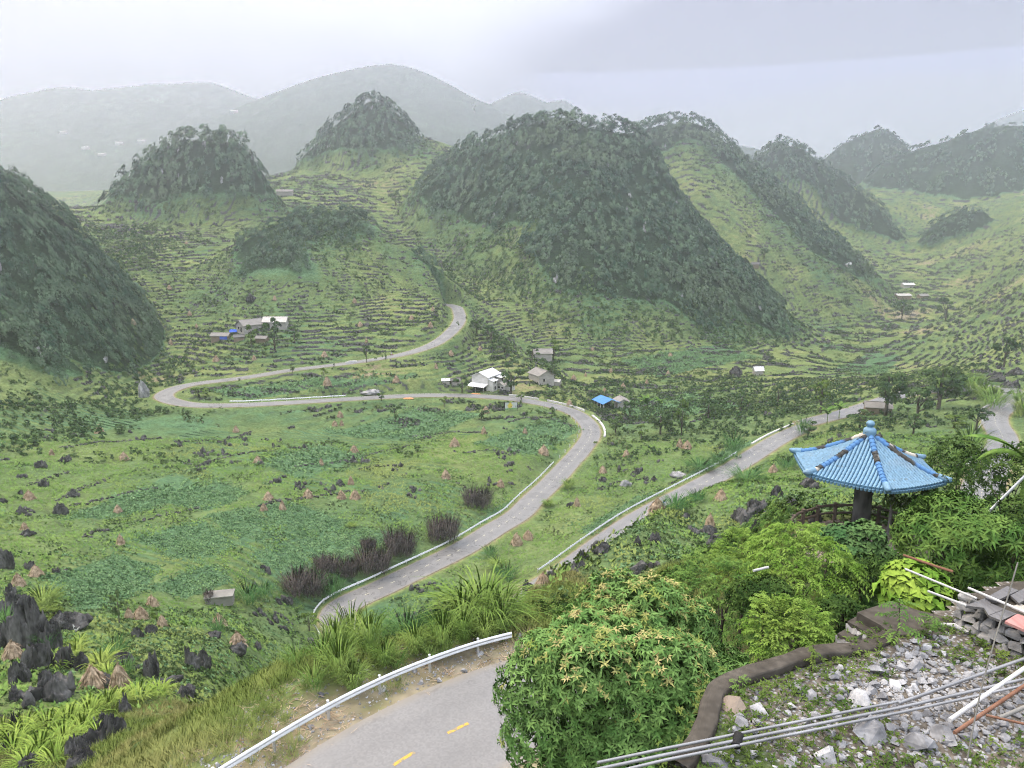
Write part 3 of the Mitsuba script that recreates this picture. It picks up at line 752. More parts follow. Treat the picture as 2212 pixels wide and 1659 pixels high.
def along_contour(key, label, groups, pts, r, s0, s1, cat):
    ang = contour_angle(pts[:, 0], pts[:, 1]) + r.normal(size=len(pts)) * .15
    for k, (x, y) in enumerate(pts):
        scene[f'{key}__{k + 1:03d}'] = {'type': 'instance', 'to_world': lay(x, y, ang[k], r.uniform(s0, s1), .6, -.1), 'group': {'type': 'ref', 'id': groups[k % len(groups)]}}
    labels[key] = {'label': label, 'kind': 'stuff', 'category': cat}
    print(key, len(pts))


r = np.random.default_rng(11)
ledge = (terr > .5) & (brk > .45) & (fr > .60) & (fr < .92) & (road_d > 3)
pts = np.vstack([scatter(r, 1.75, 225, 480, ledge), scatter(r, 3.3, 480, 900, ledge)])
sz = 1.0
m = r.uniform(size=len(pts)) < .5
near = np.hypot(pts[:, 0], pts[:, 1]) < 480
along_contour('terrace_bushes', 'dark scrub growing in rows along the terrace edges', [f'ledge_bush_patch_{k}' for k in range(3)], pts[~m & near], r, .8, 1.3, 'scrub')
along_contour('terrace_bushes_far', 'dark scrub rows on the distant terraced slopes', [f'ledge_bush_patch_{k}' for k in range(3)], pts[~m & ~near], r, 1.4, 2.1, 'scrub')
along_contour('terrace_rocks', 'dark limestone ledges between the small terraced fields', [f'ledge_rock_patch_{k}' for k in range(3)], pts[m & near], r, .7, 1.25, 'rocks')
along_contour('terrace_rocks_far', 'dark limestone ledges on the distant terraced slopes', [f'ledge_rock_patch_{k}' for k in range(3)], pts[m & ~near], r, 1.2, 2.0, 'rocks')
openland = (forest < .4) & (road_d > 2.5) & (crop < .5)
scr = openland & (npn(X, Y, 26, 50, 4) > .56)
stuff('scrub', 'patches of low green scrub over the open slopes', [f'scrub_patch_{k}' for k in range(3)], np.vstack([scatter(r, 5.5, 200, 430, scr), scatter(r, 9, 430, 800, scr)]), r, .6, 1.3, 'scrub')
stuff('hillside_scrub', 'thick bushes fringing the woods on the hillsides', [f'margin_patch_{k}' for k in range(3)], np.vstack([scatter(r, 7.5, 200, 560, (margin > .25) & (npn(X, Y, 22, 55, 3) > .40)), scatter(r, 11, 560, 1000, (margin > .25) & (npn(X, Y, 22, 55, 3) > .40))]), r, .8, 1.5, 'scrub')
vs = (X > 10) & (X < 175) & (Y > 205) & (Y < 330) & (road_d > 4) & (npn(X, Y, 20, 56, 3) > .40)
stuff('valley_bushes', 'bushes and low trees crowding the valley between the roads', [f'margin_patch_{k}' for k in range(3)], scatter(r, 6.5, 200, 345, vs), r, .5, 1.05, 'bushes')
fieldland = openland & (RRg < 240)
stuff('field_bushes', 'small dark bushes dotted over the fields', [f'margin_patch_{k}' for k in range(3)], scatter(r, 5.2, 62, 235, fieldland & (npn(X, Y, 13, 57, 4) > .625)), r, .18, .42, 'bushes')
stuff('outcrops', 'small dark limestone outcrops poking through the grass', [f'outcrop_patch_{k}' for k in range(3)], scatter(r, 5.5, 62, 240, fieldland & (npn(X, Y, 13, 51, 4) > .585)), r, .4, 1.0, 'rocks')
stuff('bean_crop', 'low blue-green bean plants filling the valley fields', [f'bean_patch_{k}' for k in range(3)], scatter(r, 1.9, 75, 175, (crop > .5)), r, .85, 1.1, 'crop')
stuff('bean_crop_far', 'bean plants on the fields beyond the bends of the road', [f'bean_patch_{k}' for k in range(3)], scatter(r, 5, 175, 420, (crop > .5)), r, 1.7, 2.3, 'crop')
stuff('meadow_grass', 'rough yellow-green grass covering the fields', [f'meadow_patch_{k}' for k in range(3)], scatter(r, 3.4, 58, 225, fieldland & (npn(X, Y, 12, 52, 3) > .33)), r, .8, 1.3, 'grass')
weedland = openland & (RRg < 230) & ((npn(X, Y, 14, 53, 4) > .50) | ((X > 12) & (Y > 36) & (Y < 150) & (road_d > 1) & (npn(X, Y, 10, 54, 3) > .4)))
stuff('weeds', 'low leafy weeds and creepers between the fields', [f'weed_patch_{k}' for k in range(3)], np.vstack([scatter(r, 2.3, 36, 115, weedland | (openland & (npn(X, Y, 9, 59, 3) > .36) & (X < 12) & (RRg > 48))), scatter(r, 3.4, 115, 230, weedland)]), r, .55, 1.15, 'weeds')
leafy('bank_leaf', (.085, .125, .030), (.165, .200, .060), (.210, .195, .085), 1.4, .7)
for k in range(3):
    scene[f'bank_patch_{k}'] = {'type': 'shapegroup', 'blades': tuft_patch(np.random.default_rng(240 + k), 34, .9, .9, .62, 10, 'bank_leaf', .038, .5, .6)}
bank = (RRg < 62) & (RRg > 24) & (shoulder < .25) & (road_d > 1.6) & (Z < -16)
stuff('bank_grass', 'long yellow-green grass on the roadside bank', [f'bank_patch_{k}' for k in range(3)], np.vstack([scatter(r, .95, 24, 62, bank & (X < 14)), scatter(r, 1.7, 24, 50, (shoulder >= .25) & (road_d > .9) & (X < 8) & (Y > X * .7 + 24) & (npn(X, Y, 1.6, 58, 2) > .5))]), r, .75, 1.3, 'grass')

DARK_PATCHES = [[(930, 560), (1050, 570), (1160, 600), (1180, 640), (1080, 660), (980, 640)], [(1240, 590), (1340, 600), (1330, 640), (1250, 640)], [(1450, 640), (1540, 620), (1620, 720), (1660, 770), (1520, 740)], [(1010, 690), (1070, 720), (1110, 790), (1050, 760)], [(185, 480), (330, 470), (420, 500), (300, 560), (200, 560)],
                [(560, 500), (700, 470), (800, 500), (760, 570), (600, 560)], [(300, 770), (420, 740), (440, 800), (330, 840)], [(170, 560), (260, 620), (330, 800), (300, 900), (180, 900)], [(0, 850), (300, 860), (330, 905), (180, 965), (0, 985)], [(0, 1180), (60, 1190), (120, 1260), (60, 1330), (0, 1320)], [(260, 1420), (420, 1400), (520, 1440), (420, 1500), (300, 1480)], [(1120, 780), (1200, 770), (1230, 820), (1160, 820)], [(1900, 630), (2010, 630), (2000, 670), (1920, 670)], [(1500, 870), (1800, 850), (1850, 930), (1700, 930), (1500, 920)]]
dp = np.zeros(X.shape)
for f_ in DARK_PATCHES:
    poly = np.array([pick(u, v)[:2] for u, v in f_])
    m = (X > poly[:, 0].min()) & (X < poly[:, 0].max()) & (Y > poly[:, 1].min()) & (Y < poly[:, 1].max())
    dp[m] = np.maximum(dp[m], inside(X[m] + 9 * (npn(X[m], Y[m], 15, 90, 2) - .5), Y[m] + 9 * (npn(X[m], Y[m], 15, 91, 2) - .5), poly))
stuff('thicket', 'dark thickets of bushes and small trees in the folds of the hillsides', [f'margin_patch_{k}' for k in range(3)], np.vstack([scatter(r, 6.5, 200, 480, (dp > .5) & (road_d > 5) & (npn(X, Y, 12, 92, 3) > .38)), scatter(r, 9, 480, 800, (dp > .5) & (npn(X, Y, 12, 92, 3) > .38))]), r, .7, 1.35, 'bushes')

for k in range(3):
    scene[f'cliff_patch_{k}'] = {'type': 'shapegroup', 'rocks': stones_patch(np.random.default_rng(260 + k), 3, 2.5, 1.5, 1.5, 'pale_rock', 1, 2.4)}
stuff('cliff_faces', 'small pale limestone faces showing through the hillside woods', [f'cliff_patch_{k}' for k in range(3)], scatter(r, 9, 220, 900, (forest > .5) & (npn(X, Y, 24, 95, 3) > .64)), r, .3, .75, 'rocks', 1.0, 1.6)

stuff('low_thicket', 'low dark brambles between the crags and along the near field edge', [f'margin_patch_{k}' for k in range(3)], scatter(r, 2.6, 48, 150, (dp > .5) & (npn(X, Y, 6, 93, 3) > .45)), r, .2, .42, 'bushes')
# ---------------------------------------------------------------- things: bookkeeping
USED = {}


def key_for(name):
    k = USED.get(name, 0)
    USED[name] = k + 1
    return name if k == 0 else f'{name}_{k:03d}'


def thing(name, label, cat, group=None):
    key = key_for(name)
    labels[key] = {'label': label, 'category': cat, 'kind': 'thing'}
    if group:
        labels[key]['group'] = group
    return key


def part(parent, name, shape, label=None):
    k, key = 0, f'{parent}__{name}'
    while key in scene:
        k += 1
        key = f'{parent}__{name}_{k:03d}'
    scene[key] = shape
    if label:
        labels[key] = {'label': label}
    return key


def moved(shape, M):
    return {**shape, 'to_world': M}


def place(x, y, z, ang=0.0, sx=1.0, sz=None):
    return T().translate([float(x), float(y), float(z)]).rotate([0, 0, 1], math.degrees(ang)).scale([sx, sx, sz or sx])


ORD = ['first', 'second', 'third', 'fourth', 'fifth', 'sixth', 'seventh', 'eighth', 'ninth', 'tenth', 'eleventh', 'twelfth', 'thirteenth', 'fourteenth', 'fifteenth', 'sixteenth', 'seventeenth', 'eighteenth']


def plain(key, rgb, rough=.6, kind='diffuse'):
    scene[key] = {'type': 'twosided', 'bsdf': {'type': 'diffuse', 'reflectance': proc(lambda p, n, uv: mi.Color3f(*rgb) * (.72 + .5 * fbm(p.x * .9, p.y * .9, p.z * 1.6, 4)))}}


plain('white_wall', (.62, .61, .58))
plain('grey_wall', (.40, .385, .355))
plain('mud_wall', (.25, .20, .15))
plain('grey_roof', (.26, .25, .235))
plain('dark_roof', (.16, .155, .15))
plain('white_roof', (.74, .75, .76))
plain('pale_roof', (.50, .49, .46))
plain('blue_roof', (.10, .25, .52))
plain('dark_opening', (.035, .035, .035))
plain('concrete', (.24, .235, .215))
plain('white_paint', (.54, .54, .53))
plain('orange_soil', (.62, .27, .12))
plain('blue_tarp', (.06, .13, .55))
plain('wet_concrete', (.20, .17, .135))
scene['galvanized'] = {'type': 'twosided', 'bsdf': {'type': 'principled', 'base_color': proc(lambda p, n, uv: mi.Color3f(.66, .68, .70) * (.8 + .3 * fbm(p.x * 3, p.y * 3, p.z * 3, 3))), 'metallic': .55, 'roughness': .42}}
scene['rusty'] = {'type': 'twosided', 'bsdf': {'type': 'diffuse', 'reflectance': proc(lambda p, n, uv: mix((.15, .075, .048), (.28, .16, .11), fbm(p.x * 6, p.y * 6, p.z * 6, 3)))}}

# ---------------------------------------------------------------- guardrails, parapets, marker posts
def offset_line(line, off, dz=0.0):
    _, n = side(line)
    o = line.copy()
    o[:, :2] += n * off
    o[:, 2] += dz
    return o


def cut(line, s0, s1, step):
    s = np.concatenate([[0], np.cumsum(np.linalg.norm(np.diff(line, axis=0), axis=1))])
    s0, s1 = min(s0, s1), max(s0, s1)
    q = np.arange(s0, min(s1, s[-1]), step)
    return np.stack([np.interp(q, s, line[:, k]) for k in range(3)], 1)


def nearest_s(line, p):
    s = np.concatenate([[0], np.cumsum(np.linalg.norm(np.diff(line, axis=0), axis=1))])
    return s[np.argmin(np.hypot(line[:, 0] - p[0], line[:, 1] - p[1]))]


def extrude_along(path, prof):
    """A closed profile (sideways, up) carried along the path."""
    _, n = side(path)
    prof = np.asarray(prof, float)
    m, k = len(path), len(prof)
    v = np.stack([path[:, None, 0] + n[:, None, 0] * prof[None, :, 0], path[:, None, 1] + n[:, None, 1] * prof[None, :, 0], path[:, None, 2] + prof[None, :, 1]], -1)
    i, j = np.meshgrid(np.arange(m - 1), np.arange(k), indexing='ij')
    o, o2 = (i * k + j).ravel(), (i * k + (j + 1) % k).ravel()
    f = np.vstack([np.stack([o, o2, o2 + k], 1), np.stack([o, o2 + k, o + k], 1)])
    c = np.arange(1, k - 1)
    f = np.vstack([f, np.stack([c * 0, c, c + 1], 1), np.stack([c * 0 + (m - 1) * k, c + 1 + (m - 1) * k, c + (m - 1) * k], 1)])
    return v.reshape(-1, 3), f


WBEAM = [(-.02, .44), (.03, .46), (.06, .50), (.03, .55), (-.01, .585), (.03, .62), (.06, .67), (.03, .72), (-.02, .75), (-.05, .73), (-.05, .46)]


def guardrail(line, off, s0, s1, spacing, label, group=None, facing=1, big=1.0):
    key = thing('guardrail', label, 'guardrail', group)
    path = cut(offset_line(line, off), s0, s1, .5 if big == 1 else 1.5)
    part(key, 'beam', mikit.ply(extrude_along(path, np.array([(facing * a * big, .75 + (b - .75) * big) for a, b in WBEAM])), 'galvanized', 40))
    posts = cut(offset_line(line, off - facing * .12), min(s0, s1) + .6, max(s0, s1), spacing)
    for p in posts:
        part(key, 'post', mikit.ply(tube([p - [0, 0, .35], p + [0, 0, .80]], .065 * big, 7), 'galvanized', 50))
    return key


s_end = nearest_s(NEAR_ROAD, (4.6, 31.0))
guardrail(NEAR_ROAD, -4.15, 4, s_end, 2.55, 'long steel guardrail along the near road, its posts set in gravel', facing=1)
sV = lambda u, v, z: nearest_s(VALLEY_ROAD, atz(u, v, z))
guardrail(VALLEY_ROAD, 4.0, sV(1600, 985, -62), sV(1150, 1245, -63.4), 4.0, 'steel guardrail beside the straight road that climbs towards the pavilion', facing=-1, big=1.25)
guardrail(VALLEY_ROAD, -3.9, sV(705, 1322, -65.5), sV(1235, 980, -65.5), 4.0, 'steel guardrail on the bean-field side of the winding road', facing=1, big=1.25)
guardrail(VALLEY_ROAD, 3.7, sV(500, 880, -60), sV(760, 862, -61.6), 4.0, 'thin guardrail along the straight below the hairpin bend', facing=-1, big=1.2)


def parapet(line, off, s0, s1, label, w=.4, h=.55):
    key = thing('parapet_wall', label, 'parapet', None)
    path = cut(offset_line(line, off), s0, s1, 1.2)
    part(key, 'coping', mikit.ply(extrude_along(path, [(-w / 2, -.4), (w / 2, -.4), (w / 2, h), (-w / 2, h)]), 'white_paint'))


parapet(VALLEY_ROAD, 4.2, sV(1255, 905, -65), sV(1190, 878, -64.6), 'low white parapet on the outer side of the big bend, nearer the blue-roofed house')
parapet(VALLEY_ROAD, 4.2, sV(1180, 876, -64.5), sV(1115, 863, -64), 'low white parapet along the road just past the billboard')
parapet(VALLEY_ROAD, 4.3, sV(1262, 965, -65.5), sV(1268, 915, -65.2), 'pale stone kerb wall round the tip of the big bend', .6, .35)
sF = lambda u, v, z: nearest_s(FAR_ROAD, atz(u, v, z))
parapet(FAR_ROAD, 4.0, sF(2188, 860, -56), sF(2152, 893, -55), 'curved white parapet above the tall grass on the far bend')
parapet(FAR_ROAD, 4.0, sF(2166, 950, -52), sF(2145, 1002, -50), 'short white parapet in front of the bending road beside the slanting pole')
parapet(VALLEY_ROAD, 4.2, sV(1735, 915, -61), sV(1640, 968, -61.8), 'rough stone kerb where the climbing road meets the trees', .5, .3)
q = cut(offset_line(VALLEY_ROAD, -3.8), sV(1240, 970, -65.5), sV(1150, 868, -64.2), 5.5)
for k, p in enumerate(q):
    key = thing('marker_post', f'{ORD[k]} white marker post inside the big bend, counting from the guardrail', 'marker post', 'marker posts round the bend')
    scene[key] = mikit.ply(tube([p - [0, 0, .2], p + [0, 0, .8], p + [0, 0, .95]], [.13, .13, .05], 6), 'white_paint')

# ---------------------------------------------------------------- houses
def local(verts, yaw, at):
    return rotz(np.asarray(verts, float), yaw) + at


def gable(L, W, H, rise, over=.4, t=.12):
    """(wall, roof) of a gabled house, ridge along x, centred, foot at z = 0."""
    prof = np.array([(-W / 2, -1.2), (W / 2, -1.2), (W / 2, H), (0, H + rise), (-W / 2, H)])
    v = np.vstack([np.stack([np.full(5, s * L / 2), prof[:, 0], prof[:, 1]], 1) for s in (-1, 1)])
    f = [[0, 2, 1], [0, 3, 2], [0, 4, 3], [5, 6, 7], [5, 7, 8], [5, 8, 9]]
    for a, b in ((0, 1), (1, 2), (2, 3), (3, 4), (4, 0)):
        f += [[a, b, b + 5], [a, b + 5, a + 5]]
    sl = rise / (W / 2)
    ed = W / 2 + over
    rp = np.array([(-ed, H - over * sl + .02), (0, H + rise + .02), (ed, H - over * sl + .02), (ed, H - over * sl + .02 + t), (0, H + rise + .02 + t), (-ed, H - over * sl + .02 + t)])
    rv = np.vstack([np.stack([np.full(6, s * (L / 2 + over)), rp[:, 0], rp[:, 1]], 1) for s in (-1, 1)])
    rf = [[0, 1, 4], [0, 4, 5], [1, 2, 3], [1, 3, 4], [6, 10, 7], [6, 11, 10], [7, 9, 8], [7, 10, 9]]
    for a in range(6):
        b = (a + 1) % 6
        rf += [[a, b, b + 6], [a, b + 6, a + 6]]
    return (v, np.array(f)), (rv, np.array(rf))


def house(name, label, at, yaw, L, W, H, rise, wall='grey_wall', roof='grey_roof', over=.45, windows=(), door=None, cat='house', group=None):
    """windows: (face, along, up, width, height); faces x-, x+ are the gables, y-, y+ the long sides."""
    key = thing(name, label, cat, group)
    w, rf = gable(L, W, H, rise, over)
    part(key, 'wall', mikit.ply((local(w[0], yaw, at), w[1]), wall))
    r_key = part(key, 'roof', mikit.ply((local(rf[0], yaw, at), rf[1]), roof))
    rv, rff = box((-L / 2 - over, -.16, H + rise + .12), (L / 2 + over, .16, H + rise + .22))
    part(r_key, 'ridge', mikit.ply((local(rv, yaw, at), rff), roof))
    for kind, items in (('window', windows), ('door', (door,) if door else ())):
        for face, a, u, ww, hh in items:
            if face[0] == 'x':
                s = -1 if face[1] == '-' else 1
                lo, hi = (s * L / 2 - .06, a - ww / 2, u), (s * L / 2 + .06, a + ww / 2, u + hh)
            else:
                s = -1 if face[1] == '-' else 1
                lo, hi = (a - ww / 2, s * W / 2 - .06, u), (a + ww / 2, s * W / 2 + .06, u + hh)
            v, f = box(lo, hi)
            part(key, kind, mikit.ply((local(v, yaw, at), f), 'dark_opening'))
    return key


def slab_roof(key, name, lo, hi, drop, yaw, at, bsdf, t=.12):
    """A single-pitch sheet from (x0, y0) to (x1, y1) at height z, falling by drop towards y0."""
    v = np.array([[x, y, z + dz] for x in (lo[0], hi[0]) for y, z in ((lo[1], lo[2] - drop), (hi[1], lo[2])) for dz in (0, t)], float)
    return part(key, name, mikit.ply((local(v, yaw, at), np.array([[0, 1, 3], [0, 3, 2], [4, 6, 7], [4, 7, 5], [0, 4, 5], [0, 5, 1], [2, 3, 7], [2, 7, 6], [0, 2, 6], [0, 6, 4], [1, 5, 7], [1, 7, 3]])), bsdf))


hp = pick(1046, 846)
at, yaw = np.array([hp[0] + .5, hp[1] + 6.0, ground(hp[0] + 1, hp[1] + 3) - .3]), math.radians(62)
wh = house('white_house', 'tall white two-storey house with a shining white metal roof beside the road', at, yaw, 9.6, 7.0, 5.6, 1.5, 'white_wall', 'white_roof', .5, [('y-', -2.6, 3.6, .8, 1.3), ('y-', 1.2, 3.6, .9, 1.2), ('y-', -2.6, .8, .8, 1.3)])
for nm, x0, x1, hh in (('annex', -4.4, -1.2, 4.6), ('annex', 1.2, 4.6, 5.0)):
    v, f = box((x0, -5.6, -1.5), (x1, -3.48, hh - .35))
    an = part(wh, nm, mikit.ply((local(v, yaw, at), f), 'white_wall' if x0 < 0 else 'grey_wall'))
    slab_roof(wh, 'annex_roof', (x0 - .3, -6.1, hh), (x1 + .3, -3.3, hh), .55, yaw, at, 'white_roof')
    for u in (.6, 3.0):
        v, f = box(((x0 + x1) / 2 - .45, -5.66, u), ((x0 + x1) / 2 + .45, -5.52, u + 1.3))
        part(an, 'window', mikit.ply((local(v, yaw, at), f), 'dark_opening'))
v = np.array([[-8.2, -3.7, 2.15], [-8.2, 3.9, 2.15], [-4.7, -3.7, 2.9], [-4.7, 3.9, 2.9]])
aw = part(wh, 'awning', mikit.ply((local(np.vstack([v, v + [0, 0, .1]]), yaw, at), np.array([[0, 1, 3], [0, 3, 2], [4, 6, 7], [4, 7, 5], [0, 4, 5], [0, 5, 1], [0, 2, 6], [0, 6, 4], [1, 5, 7], [1, 7, 3], [2, 3, 7], [2, 7, 6]])), 'white_roof'))
for yy in (-3.4, 0, 3.6):
    part(aw, 'post', mikit.ply((local(tube([(-8, yy, -1), (-8, yy, 2.2)], .09, 6)[0], yaw, at), tube([(-8, yy, -1), (-8, yy, 2.2)], .09, 6)[1]), 'grey_wall'))
v, f = box((-4.86, -2.9, -.8), (-4.78, 2.9, 2.0))
part(wh, 'shop_front', mikit.ply((local(v, yaw, at), f), 'dark_opening'))
sp = pick(1088, 842)
house('small_shed', 'small white shed with two dark openings next to the tall white house', np.array([sp[0] + .8, sp[1] + 2, ground(sp[0], sp[1] + 2)]), math.radians(50), 6.2, 4.0, 2.2, .9, 'white_wall', 'pale_roof', .4, [('x-', -.9, 1.0, 1.0, .6), ('x-', .8, 1.0, 1.0, .6)], cat='shed')
sp = pick(963, 829)
house('small_shed', 'tiny shed with a white roof on the field edge above the road', np.array([sp[0], sp[1], ground(*sp[:2])]), .1, 2.8, 2.2, 1.3, .5, 'grey_wall', 'white_roof', .3, cat='shed')
sp = pick(983, 832)
house('small_shed', 'small grey-roofed shed tucked behind the round tree by the white house', np.array([sp[0], sp[1] + 1, ground(sp[0], sp[1] + 1)]), .4, 3.2, 2.6, 1.4, .7, 'grey_wall', 'dark_roof', .3, cat='shed')
sp = pick(1170, 832)
house('stone_house', 'pale house with a plain grey gabled roof standing alone on the spur', np.array([sp[0], sp[1] + 4, ground(sp[0], sp[1] + 3) + .2]), math.radians(118), 8.5, 7.0, 3.4, 1.7, 'grey_wall', 'grey_roof', .5, [('x-', 1.2, .9, .8, 1.0)])
sp = pick(1199, 834)
house('small_shed', 'low grey lean-to beside the lone house on the spur', np.array([sp[0], sp[1] + 2, ground(sp[0], sp[1] + 2)]), math.radians(-20), 4.6, 3.4, 1.6, .6, 'grey_wall', 'pale_roof', .3, cat='shed')
sp = pick(1172, 776)
house('stone_house', 'dark grey-roofed house among trees in the gully', np.array([sp[0], sp[1], ground(*sp[:2]) + .6]), .05, 8.6, 6.0, 2.8, 1.7, 'grey_wall', 'grey_roof', .5)
sp = pick(1311, 884)
at = np.array([sp[0], sp[1] + 3, ground(sp[0], sp[1] + 2)])
key = thing('open_hall', 'open-sided hall with a bright blue metal roof and white posts', 'hall')
w, rf = gable(7.6, 6.2, 2.5, 1.2, .5)
part(key, 'roof', mikit.ply((local(rf[0], math.radians(112), at), rf[1]), 'blue_roof'))
for xx in (-3.6, -1.2, 1.2, 3.6):
    for yy in (-2.9, 2.9):
        v, f = tube([(xx, yy, -1.2), (xx, yy, 2.55)], .16, 7)
        part(key, 'post', mikit.ply((local(v, math.radians(112), at), f), 'white_paint'))
v, f = box((1.4, -2.7, -1.0), (3.5, 2.7, 2.3))
part(key, 'back_room', mikit.ply((local(v, math.radians(112), at), f), 'dark_opening'))
sp = pick(1346, 884)
house('small_shed', 'grey-roofed shed attached behind the blue-roofed hall', np.array([sp[0], sp[1] + 4, ground(sp[0], sp[1] + 3)]), math.radians(95), 6.5, 4.5, 2.3, 1.0, 'grey_wall', 'grey_roof', .4, cat='shed')
# the farmstead on the terraces
sp = pick(475, 736)
fa = house('farm_shed', 'long grey-roofed shed with a blue tarpaulin hung on its front', np.array([sp[0], sp[1] + 1.5, ground(sp[0], sp[1] + 1)]), -.03, 7.2, 3.6, 1.9, 1.0, 'mud_wall', 'grey_roof', .4, cat='shed')
v, f = box((0.2, -1.98, .3), (3.4, -1.88, 1.6))
part(fa, 'tarpaulin', mikit.ply((local(v, -.03, np.array([sp[0], sp[1] + 1.5, ground(sp[0], sp[1] + 1)])), f), 'blue_tarp'))
sp = pick(503, 724)
key = thing('tarpaulin_shelter', 'small sloping bright blue tarpaulin between the farm shed and the farmhouse', 'shelter')
slab_roof(key, 'sheet', (-1.6, -1.4, 1.9), (1.6, 1.4, 1.9), .8, .2, np.array([sp[0], sp[1] + 1, ground(sp[0], sp[1])]), 'blue_tarp', .05)
for xx in (-1.5, 1.5):
    v, f = tube([(xx, 1.3, -.5), (xx, 1.3, 1.9)], .05, 5)
    part(key, 'pole', mikit.ply((local(v, .2, np.array([sp[0], sp[1] + 1, ground(sp[0], sp[1])])), f), 'grey_wall'))
sp = pick(535, 722)
house('farmhouse', 'grey wooden farmhouse with its gable end turned to the valley', np.array([sp[0], sp[1] + 4, ground(sp[0], sp[1] + 2)]), math.radians(48), 9.5, 6.2, 3.0, 1.9, 'grey_wall', 'grey_roof', .6, [('x-', 1.2, 1.0, .9, 1.0)], ('x-', -.8, 0, 1.0, 2.0))
sp = pick(592, 712)
house('farmhouse', 'farmhouse with the pale whitish roof, uppermost of the terrace farmstead', np.array([sp[0], sp[1] + 3, ground(sp[0], sp[1] + 2)]), .02, 9.6, 5.2, 3.0, 1.7, 'grey_wall', 'pale_roof', .5, [('y-', 2.6, .9, 1, 1)])
sp = pick(517, 737)
house('farm_shed', 'low dark-roofed lean-to below the grey farmhouse', np.array([sp[0], sp[1], ground(*sp[:2])]), .3, 4.0, 2.8, 1.4, .8, 'mud_wall', 'dark_roof', .3, cat='shed')
sp = pick(567, 739)
house('farm_shed', 'low grey-roofed shed half hidden behind the farmstead trees', np.array([sp[0], sp[1], ground(*sp[:2])]), -.2, 4.6, 3.0, 1.4, .8, 'mud_wall', 'grey_roof', .3, cat='shed')
sp = pick(616, 422)
house('hut', 'long hut on the saddle behind the round-topped karst hill', np.array([sp[0], sp[1], ground(*sp[:2])]), .05, 11, 5, 2.4, 1.3, 'grey_wall', 'grey_roof', .5, cat='hut')
for u, v_, L, ro, wa, lab in ((1960, 620, 10, 'white_roof', 'grey_wall', 'white-roofed house, highest of the hamlet on the far terraces'), (1948, 645, 13, 'pale_roof', 'mud_wall', 'long pale-roofed house of the far terrace hamlet, below the white roof'),
                              (1993, 644, 8, 'grey_roof', 'mud_wall', 'grey-roofed house half behind trees in the far terrace hamlet'), (1631, 579, 5, 'dark_roof', 'mud_wall', 'lone dark hut high on the terraces of the wooded ridge'),
                              (1832, 577, 4, 'white_roof', 'grey_wall', 'tiny white-roofed hut on the far terraces under the wedge ridge'), (1637, 810, 4.2, 'white_roof', 'grey_wall', 'tiny white-roofed hut at the foot of the broad forested hill'),
                              (1895, 892, 7.5, 'grey_roof', 'mud_wall', 'grey-roofed house under the dark trees behind the pavilion')):
    sp = pick(u, v_)
    house('hut' if L < 6 else 'stone_house', lab, np.array([sp[0], sp[1], ground(*sp[:2])]), float(rng.uniform(-.3, .3)), L, L * .55, 2.2, 1.3, wa, ro, .4, cat='hut' if L < 6 else 'house')
for k, (u, v_) in enumerate([(137, 290), (185, 323), (220, 338), (258, 313), (306, 309), (506, 245)]):
    sp = pick(u, v_)
    house('distant_house', ['white speck of a house', 'largest pale-roofed house', 'small pale house below the largest roof', 'pale house left of the middle', 'long pale house', 'lone pale house near the ridge'][k] + ' on the hazy mountainside', np.array([sp[0], sp[1], ground(*sp[:2]) + 1.5]), 0.05 * k, 22, 12, 5, 3, 'grey_wall', 'pale_roof', .5, group='far houses in the haze')
# billboard by the road
sp = pick(1104, 886)
key = thing('billboard', 'roadside billboard with a worn yellow and grey picture seen beside the road', 'billboard')
at, yaw = np.array([sp[0], sp[1], ground(*sp[:2])]), math.radians(14)


def print_color(p, n, uv):
    x, y = uv.x, uv.y
    c = mix((.45, .50, .46), (.62, .64, .62), fbm(x * 6, y * 5, 0.0, 3))
    c = mix(c, mi.Color3f(.62, .52, .10), smoothstep(.22, .12, dr.abs(x - .42) + .35 * dr.abs(y - .5) - .06))
    c = mix(c, mi.Color3f(.10, .07, .05), smoothstep(.09, .05, dr.sqrt(dr.square((x - .5) * 1.6) + dr.square(y - .38))))
    c = mix(c, mi.Color3f(.14, .18, .16), smoothstep(.10, .05, dr.sqrt(dr.square((x - .88) * 1.5) + dr.square(y - .4))))
    return mix(c, mi.Color3f(.18, .36, .14), smoothstep(.2, .1, y))


scene['billboard_print'] = {'type': 'twosided', 'bsdf': {'type': 'diffuse', 'reflectance': proc(print_color)}}
v, f = box((-2.2, .02, .35), (2.2, .14, 2.75))
part(key, 'backing', mikit.ply((local(v, yaw, at), f), 'dark_opening'))
v = np.array([[-2.15, .0, .4], [2.15, .0, .4], [2.15, .0, 2.7], [-2.15, .0, 2.7]])
part(key, 'sheet', mikit.ply((local(v, yaw, at), np.array([[0, 1, 2], [0, 2, 3]])), 'billboard_print', uv=np.array([[0, 0], [1, 0], [1, 1], [0, 1.0]])))
for xx in (-2.28, 2.2):
    v, f = box((xx, -.05, -.8), (xx + .14, .2, 2.8))
    part(key, 'post', mikit.ply((local(v, yaw, at), f), 'dark_opening'))
for (u, v_), lab in (((881, 861), 'patch of orange earth heaped on the outer road edge'), ((1026, 851), 'orange earth heap in the yard of the tall white house')):
    sp = pick(u, v_)
    key = thing('earth_heap', lab, 'earth heap')
    v, f = karst(int(u), (4.2, 1.8, .6), 2, .2, .1)
    scene[key] = mikit.ply((v + [sp[0], sp[1], ground(*sp[:2]) - .25], f), 'orange_soil', True)
